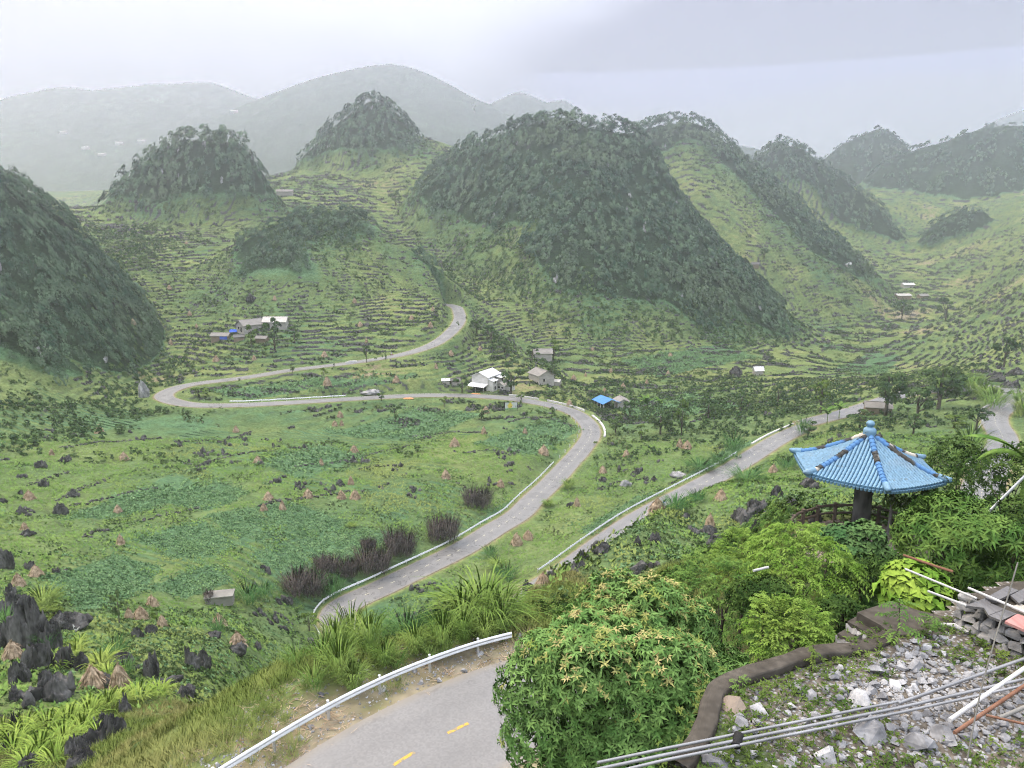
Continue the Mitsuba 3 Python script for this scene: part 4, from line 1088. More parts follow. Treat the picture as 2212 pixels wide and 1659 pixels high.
# concrete tank in the field
sp = pick(476, 1304)
key = thing('water_tank', 'weathered low concrete tank at the edge of the bean field', 'tank')
at, yaw = np.array([sp[0], sp[1], ground(*sp[:2]) - .1]), math.radians(12)
v, f = box((-2.0, -1.1, 0), (2.0, 1.1, 1.5))
part(key, 'wall', mikit.ply((local(v, yaw, at), f), 'concrete'))
v, f = box((-2.15, -1.25, 1.5), (2.15, 1.25, 1.68))
part(key, 'lid', mikit.ply((local(v, yaw, at), f), 'concrete'))
BROKEN_W = []
for k in range(6):
    q_ = np.random.default_rng(600 + k)
    h_ = trimesh.convex.convex_hull(rand_dirs(q_, 12) * q_.uniform(.7, 1, (12, 1)) * [.55, .5, .42])
    BROKEN_W.append((np.array(h_.vertices), np.array(h_.faces)))

# ---------------------------------------------------------------- straw stooks
def stook(seed):
    r = np.random.default_rng(seed)
    n = 20
    L = Leaves()
    a = np.arange(n) * 2 * np.pi / n
    prof = [(1.0, 0), (.82, .55), (.52, 1.25), (.22, 1.85), (.10, 2.1)]
    ring = np.vstack([np.stack([q * np.cos(a) * (1 + .10 * r.normal(size=n)), q * np.sin(a) * (1 + .10 * r.normal(size=n)), np.full(n, z)], 1) for q, z in prof])
    i, j = np.meshgrid(np.arange(len(prof) - 1), np.arange(n), indexing='ij')
    o, o2 = (i * n + j).ravel(), (i * n + (j + 1) % n).ravel()
    nn = unit(ring * [1, 1, 0] + [0, 0, .4])
    L.add(ring * .88, np.vstack([np.stack([o, o2, o2 + n], 1), np.stack([o, o2 + n, o + n], 1)]), nn)
    m = 330
    b = r.uniform(0, 2 * np.pi, m)
    z0 = r.uniform(.5, 2.15, m)
    q = np.interp(z0, [0, .55, 1.25, 1.85, 2.15], [1, .82, .52, .24, .05])
    c = np.stack([q * np.cos(b), q * np.sin(b), z0], 1)
    d = unit(np.stack([np.cos(b) * .55, np.sin(b) * .55, -np.ones(m)], 1) + r.normal(size=(m, 3)) * .16)
    L.diamonds(c, d, unit(np.cross(d, np.stack([np.cos(b), np.sin(b), 0 * b], 1)) + r.normal(size=(m, 3)) * .2), r.uniform(.5, 1.0, m), .13, unit(np.stack([np.cos(b), np.sin(b), .5 + 0 * b], 1)), .03, .45)
    m = 26
    b = r.uniform(0, 2 * np.pi, m)
    d = unit(np.stack([np.cos(b) * .5, np.sin(b) * .5, np.ones(m)], 1))
    L.diamonds(np.tile([0, 0, 1.95], (m, 1)), d, unit(np.cross(d, rand_dirs(r, m))), r.uniform(.2, .5, m), .05, d, 0, .3)
    return L.ply('straw')


STOOKS = [stook(300 + k) for k in range(5)]
SPOTS = {'in the open field with the scattered boulders': [(112, 985, .9), (268, 993, 1), (63, 1079, 1), (255, 1108, .85), (53, 1146, .75), (261, 1177, 1.05), (215, 936, 1)],
         'on the field just below the hairpin straight': [(510, 934, .85), (557, 1001, 1), (694, 1006, 1), (735, 901, .9), (723, 920, .75), (738, 920, .8), (765, 977, .9)],
         'along the upper edge of the blue-green bean field': [(758, 1047, 1.05), (665, 1074, 1), (580, 1079, .95), (738, 1077, 1), (767, 1077, 1), (570, 1102, .8), (610, 1102, 1.05)],
         'on the stony terraces around the farmstead': [(288, 702, 1.05), (369, 746, 1.05), (410, 683, .9), (425, 711, .85), (467, 781, 1), (549, 778, .9), (594, 651, .95), (701, 772, .95), (403, 528, .8), (366, 628, .9)],
         'on the terraces above the upper end of the road': [(766, 655, .95), (778, 706, 1), (889, 690, .9), (935, 672, 1), (930, 708, 1), (792, 743, .9)],
         'on the slope between the two arms of the road': [(707, 834, 1.35), (856, 826, 1.05), (942, 796, .9), (974, 769, .95), (1037, 757, .8)],
         'in the field held inside the big bend': [(1049, 892, 1.05), (1045, 938, 1.05), (1134, 938, .9), (982, 964, 1.15), (1174, 982, 1.15), (963, 1034, 1.2), (1081, 1051, 1)],
         'on the strip of field between the two long roads': [(1246, 1094, 1.15), (1141, 1164, 1), (1116, 1177, 1.3), (1302, 1021, 1), (1353, 987, .9), (1468, 968, 1.15), (1484, 970, 1.05)],
         'on terraces below the broad hill': [(1346, 838, .85), (1397, 831, .85), (1443, 810, .95), (1320, 806, 1), (1448, 771, .9), (1265, 813, .8), (1239, 822, 1), (1306, 848, .8), (1280, 757, .8), (1230, 877, 1)],
         'on the rocky slope below the pavilion': [(1670, 1022, 1.1), (1557, 1080, .85), (1533, 1140, 1.0), (1420, 1108, 1.15), (1173, 1274, .75)],
         'among the low bushes near the small columnar tree': [(329, 1311, .9), (279, 1338, .85), (304, 1338, .95), (351, 1356, .9), (473, 1352, .9), (78, 1245, .85), (40, 1267, .95)],
         'beside the black crags': [(29, 1426, 1.0), (201, 1485, 1.05), (260, 1490, 1.2), (513, 1398, 1.05)]}
SPOT_W = []
for where, rows in SPOTS.items():
    rows = sorted(rows)
    for k, (u, v_, s) in enumerate(rows):
        p = pick(u, v_)
        rng_d = math.hypot(p[0], p[1])
        key = thing('straw_stook', f'{ORD[k]} maize-straw stook from the left {where}', 'straw stook', 'maize-straw stooks ' + where)
        fat = 1.0 + .25 * math.sin(k * 2.3)
        scene[key] = moved(STOOKS[(k + len(where)) % 5], place(p[0], p[1], ground(p[0], p[1]) - .1, k * 1.7, s * fat * (1.1 if p[1] > 200 else .95), s * (1.15 if p[1] > 200 else .95)))
        SPOT_W.append(p)

# ---------------------------------------------------------------- limestone rocks one can tell apart: photo direction of the foot, width and height in survey units
ROCKS = {'at the edge of the black crag field': [(60, 1395, 85, 120), (110, 1400, 50, 65), (142, 1362, 95, 32), (82, 1445, 55, 62), (142, 1440, 48, 55), (178, 1446, 32, 40), (264, 1440, 46, 30), (42, 1475, 42, 48), (112, 1505, 92, 58), (35, 1515, 36, 32), (228, 1486, 32, 34), (30, 1330, 60, 55), (12, 1400, 40, 60)],
         'among the weeds right of the black crags': [(330, 1462, 45, 55), (416, 1446, 36, 55), (440, 1442, 32, 44), (513, 1412, 46, 22), (457, 1378, 36, 16), (327, 1370, 28, 20), (300, 1378, 24, 24), (362, 1486, 70, 20), (395, 1508, 60, 28), (556, 1403, 22, 18)],
         'in the broad-leaved maize patch': [(39, 1592, 32, 60), (243, 1595, 52, 62), (197, 1625, 62, 48), (165, 1645, 52, 50), (271, 1548, 32, 48), (185, 1660, 60, 36), (70, 1668, 52, 40), (20, 1625, 26, 36), (224, 1580, 40, 40)],
         'on the open left field': [(89, 1012, 24, 16), (48, 1033, 22, 10), (94, 1053, 24, 18), (159, 1073, 24, 18), (134, 1112, 34, 28), (44, 1070, 12, 10), (6, 1088, 18, 12), (140, 997, 26, 12), (59, 1158, 28, 14), (64, 1308, 42, 22), (12, 1228, 32, 42), (65, 1232, 24, 18), (24, 1285, 26, 24)],
         'behind the roadside reeds': [(951, 1336, 58, 48), (900, 1346, 64, 30), (1010, 1346, 44, 32), (970, 1352, 30, 22)],
         'on the slope in front of the pavilion': [(1631, 1107, 72, 34), (1603, 1126, 62, 30), (1635, 1160, 38, 40), (1670, 1168, 24, 30), (1550, 1188, 64, 36), (1677, 1074, 32, 28), (1750, 1052, 52, 22), (1498, 1152, 30, 18), (1530, 1154, 44, 22), (1686, 1152, 22, 28), (1765, 1132, 34, 34), (1417, 1175, 34, 30), (1248, 1228, 42, 22), (1262, 1210, 32, 24), (1298, 1192, 54, 24), (1378, 1180, 22, 22), (1540, 1180, 34, 20), (1710, 1092, 30, 16), (1480, 1120, 26, 14)],
         'around the bottom of the narrow road end': [(1143, 1278, 30, 30), (1192, 1256, 32, 24), (1240, 1240, 30, 20)],
         'above the road cutting beyond the far bend': [(2155, 822, 42, 20), (2197, 810, 28, 16), (2120, 806, 20, 10), (2180, 838, 36, 18)],
         'scattered up the terraced hillsides': [(541, 652, 22, 18), (1589, 812, 32, 24), (650, 672, 14, 9), (245, 668, 20, 14)]}


def unit_rock(seed):
    """A jagged cluster of fluted blades, fitted to a unit box with a little of it below ground."""
    r = np.random.default_rng(seed)
    parts = []
    for k in range(5):
        v, f = karst(seed * 9 + k, (r.uniform(.35, .7), r.uniform(.3, .55), r.uniform(.5, 1.1)), 4 if k < 1 else 3, .6, .9)
        parts.append((rotz(v, r.uniform(0, 6)) + [r.uniform(-.3, .3) * (k > 0), r.uniform(-.25, .25) * (k > 0), 0], f))
    v, f = join(parts)
    lo, hi = v.min(0), v.max(0)
    return mikit.ply(((v - (lo + hi) / 2) / (hi - lo) + [0, 0, .24], f), 'dark_rock', 60)


ROCK_PROTO = [unit_rock(900 + k) for k in range(7)]
for where, rows in ROCKS.items():
    for k, (u, v_, w, h) in enumerate(sorted(rows)):
        p = pick(u, v_ - 1)
        m = w * .9 * S / FPX * float(np.linalg.norm(p))
        hh = h * S / FPX * float(np.linalg.norm(p)) * 1.05
        shape = 'tall jagged' if h > w * .95 else 'long low' if w > 2 * h else 'dark fluted'
        key = thing('limestone_rock', f'{shape} limestone rock {where}, {ORD[k] if k < len(ORD) else "last"} from the left', 'rock', 'limestone rocks ' + where)
        scene[key] = {**ROCK_PROTO[(k * 3 + len(where)) % 7], 'to_world': T().translate([float(p[0]), float(p[1]), ground(p[0], p[1])]).rotate([0, 0, 1], float((k * 77 + len(where) * 31) % 360)).scale([float(m), float(m * .85), float(hh * 1.12)])}
for (u, v_, w, h), lab in (((311, 858, 20, 42), 'pale upright rock face at the tip of the hairpin bend'), ((1465, 1030, 36, 12), 'heap of pale broken stones beside the straight guardrail'), ((800, 850, 40, 9), 'grey broken rock bank beside the road below the terraces'), ((1352, 1050, 22, 16), 'pale grey boulder in the field between the long roads')):
    p = pick(u, v_)
    m, hh = w * S / FPX * float(np.linalg.norm(p)), h * S / FPX * float(np.linalg.norm(p))
    key = thing('pale_boulder', lab, 'rock')
    v, f = karst(u, (m, m * .7, hh), 3, .5, .6)
    scene[key] = mikit.ply((v + [p[0], p[1], ground(p[0], p[1]) - .15 * hh], f), 'pale_rock', 40)

# ---------------------------------------------------------------- low field walls and banks of piled stones
WALLS = [([(122, 1085), (172, 1057), (234, 1035)], 'stone field wall running from the dark boulder up the open left field'), ([(153, 1095), (250, 1074), (345, 1054)], 'long stone field wall just below the boulder field'), ([(176, 1164), (225, 1147)], 'short stone bank with a pale top above the bean plots'), ([(299, 1128), (365, 1112), (430, 1098)], 'stone bank along the upper edge of the first bean plot'),
         ([(373, 956), (430, 953), (492, 950), (545, 934)], 'pale-topped stone terrace wall below the hairpin straight'), ([(130, 969), (240, 955), (352, 946)], 'dark terrace wall at the foot of the wooded hillside'), ([(734, 997), (822, 976), (886, 962)], 'stone terrace wall climbing across the middle of the fields'), ([(770, 1015), (820, 1008), (875, 1006)], 'short terrace wall just below the climbing one'),
         ([(882, 944), (963, 936), (1051, 936)], 'terrace wall in front of the bare earth patch inside the bend'), ([(981, 1043), (1003, 1052), (1023, 1066)], 'short stone bank running down towards the road inside the bend'), ([(1100, 913), (1140, 903), (1185, 904), (1244, 923)], 'curved terrace wall around the upper bean plot inside the bend'), ([(861, 925), (905, 915), (945, 909)], 'low wall beside the bright green strip below the white house'),
         ([(640, 1010), (720, 1000), (790, 990)], 'terrace wall left of the climbing one in the middle fields'), ([(420, 1010), (500, 985), (590, 975)], 'long low terrace wall across the upper left fields'), ([(60, 1050), (100, 1035), (150, 1020)], 'short wall between two boulders on the left field'), ([(560, 1095), (640, 1080), (760, 1062)], 'stone bank along the top of the wide bean plots'),
         ([(1000, 980), (1060, 972), (1110, 985)], 'stone bank beside the straw stooks inside the bend'), ([(1290, 1060), (1350, 1040), (1400, 1035)], 'stone bank between the two long roads'), ([(1320, 870), (1400, 862), (1480, 868)], 'terrace wall below the blue-roofed hall'), ([(1330, 800), (1450, 785), (1560, 770)], 'long terrace wall on the green terraces under the broad hill')]
r = np.random.default_rng(44)
for pts_, lab in WALLS:
    w3 = np.array([pick(u, v_) for u, v_ in pts_])
    path = smooth_path(w3, .8)
    parts = []
    for c in path:
        for _k in range(2):
            s_ = r.uniform(.45, .95)
            v, f = BROKEN_W[int(r.integers(6))]
            q = c + r.normal(size=3) * [.35, .35, 0]
            parts.append((rotz(v, r.uniform(0, 6)) * [s_ * 1.3, s_, s_] + [q[0], q[1], ground(q[0], q[1]) + .12], f))
    k = thing('field_wall', lab, 'field wall')
    scene[k] = mikit.ply(join(parts), 'dark_rock', False)

# ---------------------------------------------------------------- trees
leafy('light_tree_leaf', (.045, .085, .022), (.110, .170, .040), (.150, .190, .045), 1.2, .5)


def tree_proto(seed, n, leaf, flat=1.0, bsdf='tree_leaf', lobes=9, low=.22):
    """(trunk, crown) one metre high and about .9 wide."""
    r = np.random.default_rng(seed)
    c, rad = lobes_of(r, lobes, .40, .78 * flat, low + .02)
    L = Leaves()
    cloud(L, r, c, rad * .62, n, leaf, .8, .62, .3, .12, .6)
    parts = [tube([(0, 0, -.1), (.01, .01, .2), (0, .02, .5), (.02, 0, .72)], [.035, .028, .02, .008], 7)]
    for k in range(min(5, lobes)):
        parts.append(tube([(0, 0, .2 + .05 * k), c[k] * .6 + [0, 0, .08], c[k]], [.016, .01, .004], 5))
    return mikit.ply(join(parts), 'bark', True), L.ply(bsdf)


TREES = {'round': [tree_proto(400 + k, 620, .085) for k in range(3)], 'flat': [tree_proto(410 + k, 560, .085, .7, 'tree_leaf', 12, .3) for k in range(2)], 'light': [tree_proto(420 + k, 560, .085, 1, 'light_tree_leaf') for k in range(2)],
         'thin': [tree_proto(430, 620, .085, 1.1, 'tree_leaf', 9, .16)], 'big': [tree_proto(440 + k, 2200, .05, .85, 'tree_leaf', 16, .16) for k in range(2)]}


def tree(u, v_, h, w, kind, label, group=None, name='tree', dy=0):
    p = pick(u, v_)
    if dy:
        p = np.array([p[0], p[1] + dy, 0])
    d = float(np.linalg.norm([p[0], p[1], ground(p[0], p[1])]))
    hh, ww = h * S / FPX * d * 1.03, w * S / FPX * d
    key = thing(name, label, 'tree', group)
    proto = TREES[kind][int(u + v_) % len(TREES[kind])]
    M = T().translate([float(p[0]), float(p[1]), ground(p[0], p[1])]).rotate([0, 0, 1], (u * 7.0 + v_) % 360).scale([ww / .95, ww / .95, hh])
    part(key, 'trunk', moved(proto[0], M))
    part(key, 'crown', moved(proto[1], M))


for row in [(855, 446, 30, 36, 'round', 'lone round tree on the yellow-green terraced saddle'), (543, 751, 46, 34, 'light', 'tree in front of the grey farmhouse gable'), (594, 758, 66, 54, 'round', 'largest bushy tree of the terrace farmstead'), (637, 742, 34, 34, 'thin', 'thin tree right of the farmstead on the terrace'),
            (792, 783, 36, 24, 'round', 'dark tree standing on the upper roadside below the terraces'), (854, 914, 40, 26, 'thin', 'slim dark tree in the field below the lower road arm'), (998, 849, 38, 42, 'round', 'round dark tree against the front of the white house'), (1103, 851, 66, 72, 'round', 'large spreading tree right of the white house'),
            (1191, 826, 48, 38, 'round', 'dark tree behind the lone house on the spur'), (1150, 782, 34, 40, 'round', 'dark tree beside the gully house, on its near side'), (1196, 778, 44, 46, 'light', 'tree on the far side of the gully house'), (1061, 742, 38, 54, 'round', 'dense dark tree below the upper end of the road'),
            (1030, 722, 32, 42, 'round', 'bushy tree hugging the upper road bend'), (1090, 765, 30, 34, 'round', 'small dark tree lower down the spur'), (824, 866, 20, 24, 'round', 'small round roadside tree on the lower road arm'), (1040, 908, 28, 34, 'round', 'tree among rocks in the field below the billboard'),
            (1126, 866, 20, 26, 'light', 'low bright tree at the road edge behind the billboard'), (700, 818, 24, 22, 'light', 'sapling on the inside slope of the hairpin'), (430, 858, 20, 44, 'light', 'low bushy tree inside the hairpin bend'), (632, 806, 20, 20, 'thin', 'thin sapling on the upper hairpin road edge'),
            (1427, 938, 64, 66, 'big', 'big dark tree beside the banana plants beyond the bend'), (1472, 940, 78, 40, 'light', 'tall tree with a yellowish top beyond the bend'), (1330, 936, 38, 42, 'round', 'round tree at the outer edge of the big bend'), (1385, 950, 34, 36, 'light', 'light green tree below the blue-roofed hall'), (1360, 905, 40, 40, 'round', 'dark tree right of the blue-roofed hall'), (1530, 905, 46, 50, 'round', 'dark round tree in the middle of the valley scrub'), (1600, 890, 40, 36, 'thin', 'dark thin tree in the valley scrub'),
            (1680, 876, 46, 32, 'round', 'dark tree left of the banana plants by the climbing road'), (1772, 892, 70, 62, 'light', 'feathery tree just left of the pavilion finial'), (1947, 692, 44, 40, 'flat', 'tree at the head of the valley fields, nearer the straw slope'), (2042, 694, 44, 42, 'round', 'broad tree at the head of the valley fields'), (2095, 674, 18, 26, 'round', 'small tree on the stony hillside above the valley head'),
            (2169, 792, 62, 50, 'flat', 'tall tree with layered crown on the stony hillside by the far road'), (1912, 898, 104, 104, 'big', 'big dark tree with layered boughs above the grey-roofed house'), (2026, 884, 96, 108, 'big', 'biggest dark spreading tree near the tall grass mound'), (1980, 912, 72, 84, 'round', 'dark tree filling the gap between the two biggest trees'), (2108, 930, 50, 60, 'flat', 'dark flat-topped tree by the bend of the far road'),
            (1856, 926, 36, 70, 'round', 'dark tree hiding the front of the grey-roofed house'), (1745, 944, 32, 46, 'round', 'dark bushy tree at the end of the straight road'), (1972, 940, 40, 60, 'round', 'dark tree low behind the pavilion roof'), (2060, 925, 26, 70, 'light', 'reddish-topped low tree left of the flat-topped tree'), (258, 1346, 62, 30, 'thin', 'small columnar tree alone at the edge of the bean field'), (668, 1366, 42, 46, 'light', 'small broad-leaved tree beside the bottom end of the winding road'),
            (1025, 243, 20, 16, 'thin', 'lone tree standing in the notch of the skyline'), (1830, 660, 18, 20, 'thin', 'small tree on the terraces under the wedge ridge'), (1650, 560, 26, 24, 'flat', 'lone tree on the bright green terrace below the ridge'), (340, 1345, 30, 34, 'light', 'bushy low tree near the straw stooks by the columnar tree'), (120, 1350, 42, 60, 'light', 'mixed green bush behind the black crags'), (1150, 700, 30, 36, 'round', 'dark tree on the lower slope of the broad hill'), (960, 880, 24, 24, 'light', 'small light tree on the field edge above the bend')]:
    tree(*row)
# ---------------------------------------------------------------- tall grasses
def reed_clump(seed, n, h, arch, wide, spread=.35, bsdf='reed_leaf', upright=1.0, seg=4):
    """A clump of long arching blades, about h metres tall."""
    r = np.random.default_rng(seed)
    L = Leaves()
    a = r.uniform(0, 2 * np.pi, n)
    out = np.stack([np.cos(a), np.sin(a), 0 * a], 1)
    base = out * (spread * np.sqrt(r.uniform(0, 1, n)))[:, None] * h
    start = r.uniform(0, .45, n) * h * upright
    ln = h * r.uniform(.45, .95, n)
    tilt = r.uniform(.15, .6, n)
    across = np.stack([-np.sin(a), np.cos(a), 0 * a], 1)
    t = np.linspace(0, 1, seg + 1)
    pts = []
    for q in t:
        hor = tilt * q + arch * q**2.2 * .55
        ver = q * 1.0 - arch * .62 * q**2.6
        pts.append(base + out * (hor * ln)[:, None] + np.stack([0 * a, 0 * a, start + ver * ln * .95], 1))
    pts = np.stack(pts, 1)
    wid = wide * h * np.array([.55, 1, .9, .6, .06][:seg + 1]) * .5
    v = np.stack([pts - across[:, None] * wid[None, :, None], pts + across[:, None] * wid[None, :, None]], 2).reshape(n, -1, 3)
    k = np.arange(seg)
    f1 = np.vstack([np.stack([2 * k, 2 * k + 1, 2 * k + 3], 1), np.stack([2 * k, 2 * k + 3, 2 * k + 2], 1)])
    f = (f1[None] + (np.arange(n) * 2 * (seg + 1))[:, None, None]).reshape(-1, 3)
    nn = unit(out[:, None] * .45 + [0, 0, 1.0] + r.normal(size=(n, 1, 3)) * .25)
    L.add(v.reshape(-1, 3), f, np.repeat(nn, 2 * (seg + 1), 1).reshape(-1, 3))
    return L.ply(bsdf)


REED = {'green': [reed_clump(500 + k, 230, 1, .75, .036) for k in range(3)], 'dark': [reed_clump(510 + k, 170, 1, .5, .030, .45, 'dark_reed_leaf') for k in range(2)], 'purple': [reed_clump(520 + k, 340, 1, .35, .034, .55, 'purple_grass_leaf', 1.0) for k in range(3)],
        'arching': [reed_clump(530, 260, 1, 1.05, .030, .5)], 'maize': [reed_clump(540 + k, 90, 1, .85, .062, .42, 'maize_leaf') for k in range(2)], 'yellow': [reed_clump(550 + k, 150, 1, .6, .030, .4, 'grass_leaf') for k in range(2)]}


def reeds(u, v_, w, h, kind, label, group=None, name='reed_clump', cat='reeds', y=None):
    p = pick(u, v_) if y is None else aty(u, v_, y)
    if y is not None:
        p = pick(u, v_)
        if p[1] > 46:
            p = aty(u, v_, 36.0)
    z = ground(p[0], p[1])
    d = float(np.linalg.norm([p[0], p[1], z]))
    hh, ww = h * S / FPX * d * 1.05, w * S / FPX * d
    key = thing(name, label, cat, group)
    scene[key] = moved(REED[kind][int(u + 3 * v_) % len(REED[kind])], T().translate([float(p[0]), float(p[1]), z - .05]).rotate([0, 0, 1], (u * 13 + v_) % 360).scale([float(ww / 1.25), float(ww / 1.25), float(hh)]))


PURPLE = [(1032, 1112, 58, 36), (958, 1189, 62, 54), (865, 1220, 62, 56), (808, 1255, 70, 48), (754, 1268, 38, 38), (707, 1252, 50, 28), (660, 1303, 80, 46), (797, 1206, 30, 22)]
for k, (u, v_, w, h) in enumerate(sorted(PURPLE)):
    for e in (-.22, .22):
        reeds(u + e * w, v_ - 17, w * .66, h + 6, 'purple', f'{["near", "far"][e > 0]} half of the {ORD[k]} dark purple grass stand from the left along the winding road', 'purple grass stands by the road', 'purple_grass', 'tall grass')
for u, v_, w, h, kind, lab in [(538, 1304, 54, 42, 'dark', 'dark green reed clump just right of the concrete tank'), (572, 1292, 40, 30, 'dark', 'smaller dark green reed clump beyond the concrete tank'), (719, 1290, 48, 42, 'dark', 'dark green reed clump between purple grass stands'), (453, 1305, 18, 30, 'purple', 'withered dark reeds in front of the concrete tank'),
        (1584, 978, 46, 44, 'dark', 'tall dark reed clump beyond the climbing road near the stone kerb'), (1512, 1014, 66, 20, 'dark', 'low wide dark reed strip beside the straight guardrail'), (1556, 1000, 40, 22, 'dark', 'low reed clump between the tall reeds and the long strip'),
        (1460, 1102, 60, 28, 'dark', 'row of grass on the near edge of the climbing road, left of the middle'), (1505, 1085, 44, 24, 'dark', 'grass clump on the near road edge right of the stooping figure'), (1612, 1040, 70, 26, 'dark', 'wide reed strip on the near road edge above the straw stook'), (1700, 1012, 40, 26, 'dark', 'reed clump on the near road edge close to the pavilion roof'),
        (1735, 940, 36, 38, 'dark', 'reeds where the climbing road meets the dark trees'), (2044, 846, 84, 44, 'green', 'mound of tall green grass behind the big spreading tree'), (2098, 850, 66, 40, 'yellow', 'bright tall grass mound inside the far bend'), (2144, 880, 60, 40, 'yellow', 'bright grass bank at the foot of the far bend'), (2126, 862, 50, 34, 'green', 'tall grass on the crest of the far bend'),
        (2092, 985, 70, 62, 'yellow', 'bright yellow-green grass on the slope left of the bending road'), (2060, 1000, 60, 40, 'yellow', 'yellowish grass lower on the slope left of the bending road'), (2205, 900, 40, 40, 'green', 'grass on the bank right of the bending road'), (2200, 870, 34, 30, 'yellow', 'yellow grass on top of the bank right of the bending road'),
        (1184, 1094, 26, 16, 'green', 'small grass tuft at the right edge of the winding road'), (1228, 1056, 30, 22, 'green', 'grass clump half way along the right edge of the winding road'), (1060, 1205, 34, 26, 'dark', 'leafy clump on the stone edge of the winding road'), (1095, 1255, 46, 36, 'dark', 'dark grassy bush left of the narrow road end'), (1075, 1232, 40, 26, 'green', 'grass clump above the dark grassy bush by the road end'),
        (760, 1140, 20, 10, 'green', 'small grass patch at the bean field margin')]:
    reeds(u, v_, w, h, kind, lab)
for k, (u, v_, w, h, kind) in enumerate([(1046, 1352, 130, 75, 'arching'), (1000, 1340, 80, 66, 'arching'), (1085, 1345, 60, 80, 'arching'), (760, 1405, 66, 86, 'green'), (725, 1420, 56, 70, 'green'), (800, 1420, 60, 76, 'green'), (735, 1475, 60, 66, 'green'), (700, 1440, 50, 50, 'yellow'), (832, 1442, 50, 44, 'green'), (765, 1500, 52, 48, 'green'), (898, 1412, 50, 44, 'green'), (930, 1425, 46, 38, 'yellow'), (958, 1415, 56, 70, 'green'), (1000, 1400, 50, 56, 'green'),
                                              (1046, 1385, 50, 44, 'green'), (1080, 1378, 46, 48, 'green'), (858, 1448, 40, 30, 'yellow'), (680, 1490, 50, 36, 'yellow'), (640, 1445, 44, 36, 'yellow'), (870, 1390, 44, 40, 'yellow'), (820, 1375, 60, 46, 'dark'), (880, 1345, 70, 50, 'dark'), (945, 1335, 60, 46, 'dark'), (850, 1335, 50, 34, 'dark'), (905, 1310, 60, 36, 'dark')]):
    reeds(u, v_, w * 1.15, h * 1.4, kind, f'{ORD[k % 18]} {"arching" if kind == "arching" else "dark low" if kind == "dark" else "yellowish" if kind == "yellow" else "bright upright"} elephant-grass clump {"on the nearer" if k < 18 else "on the farther"} part of the roadside bank', 'elephant grass on the roadside bank', 'elephant_grass', 'tall grass', y=float(np.interp(u, [600, 700, 900, 1100], [37, 37.5, 39, 39])) + (6 if kind == 'dark' else 3.5 if kind == 'arching' else 0) - (2.5 if v_ > 1440 else 0))
for k, (u, v_, w, h, kind) in enumerate(sorted([(55, 1600, 52, 40, 'maize'), (105, 1590, 52, 40, 'maize'), (150, 1575, 52, 40, 'maize'), (195, 1556, 52, 38, 'maize'), (235, 1538, 50, 38, 'maize'), (30, 1632, 50, 40, 'maize'), (90, 1635, 54, 42, 'maize'), (140, 1615, 54, 42, 'maize'), (10, 1600, 40, 34, 'maize'), (215, 1600, 40, 30, 'maize'), (120, 1655, 50, 36, 'maize'), (60, 1665, 50, 34, 'maize'), (300, 1520, 56, 34, 'maize'), (345, 1508, 46, 30, 'maize'), (180, 1588, 44, 34, 'maize'), (262, 1525, 40, 30, 'maize')])):
    reeds(u, v_, w, h * 1.15, kind, f'{ORD[k]} clump of bright broad-bladed maize leaves from the left among the dark stones', 'broad-leaved maize patch', 'maize_clump', 'maize')
for k, (u, v_, w, h, kind) in enumerate([(218, 1445, 54, 32, 'maize'), (251, 1428, 50, 46, 'dark'), (102, 1402, 38, 38, 'dark'), (17, 1362, 50, 36, 'dark'), (118, 1440, 48, 22, 'maize'), (270, 1462, 40, 34, 'dark'), (235, 1460, 40, 20, 'maize'), (165, 1418, 36, 26, 'maize'), (95, 1322, 60, 50, 'green'), (473, 1370, 30, 40, 'dark'), (170, 1395, 30, 20, 'maize')]):
    reeds(u, v_, w, h, kind, f'{ORD[k]} strap-leaved clump growing between the black crags', 'strap-leaved clumps among the crags')


# ---------------------------------------------------------------- near shrubs and the big tree
def leaf_shapes(L, c, d, nrm_, length, width, droop=.25):
    """Lance-shaped leaves of four faces with a bent midrib."""
    s = unit(np.cross(d, nrm_))
    u = unit(np.cross(s, d))
    ln, w = np.broadcast_to(length, len(c))[:, None], np.broadcast_to(width, len(c))[:, None]
    p0, p1, p2 = c, c + d * ln * .48 + u * ln * .05, c + d * ln - u * ln * droop
    a, b = p1 + s * w / 2 + u * w * .18 - d * ln * .06, p1 - s * w / 2 + u * w * .18 - d * ln * .06
    v = np.stack([p0, a, p1, b, p2], 1)
    n0 = unit(u * .75 + nrm_ * .35)
    n = np.stack([n0, unit(n0 - s * .35), n0, unit(n0 + s * .35), unit(n0 + d * .3)], 1)
    k = np.arange(len(c))[:, None] * 5
    L.add(v.reshape(-1, 3), np.vstack([k + [0, 1, 2], k + [0, 2, 3], k + [1, 4, 2], k + [2, 4, 3]]), n.reshape(-1, 3))


def rosettes(L, r, c, out, per, length, width, spread=.9, droop=.3):
    """Whorls of leaves around twig tips at c pointing along out."""
    m = len(c)
    ref = rand_dirs(r, m)
    x = unit(np.cross(out, ref))
    y = np.cross(out, x)
    for k in range(per):
        a = 2 * np.pi * (k + r.uniform(-.25, .25, m)) / per
        sp = spread * r.uniform(.6, 1.35, m)
        d = unit(out * np.cos(sp)[:, None] + (x * np.cos(a)[:, None] + y * np.sin(a)[:, None]) * np.sin(sp)[:, None] - [0, 0, .18])
        leaf_shapes(L, c + r.normal(size=(m, 3)) * length * .10, d, out, length * r.uniform(.65, 1.2, m), width, droop)


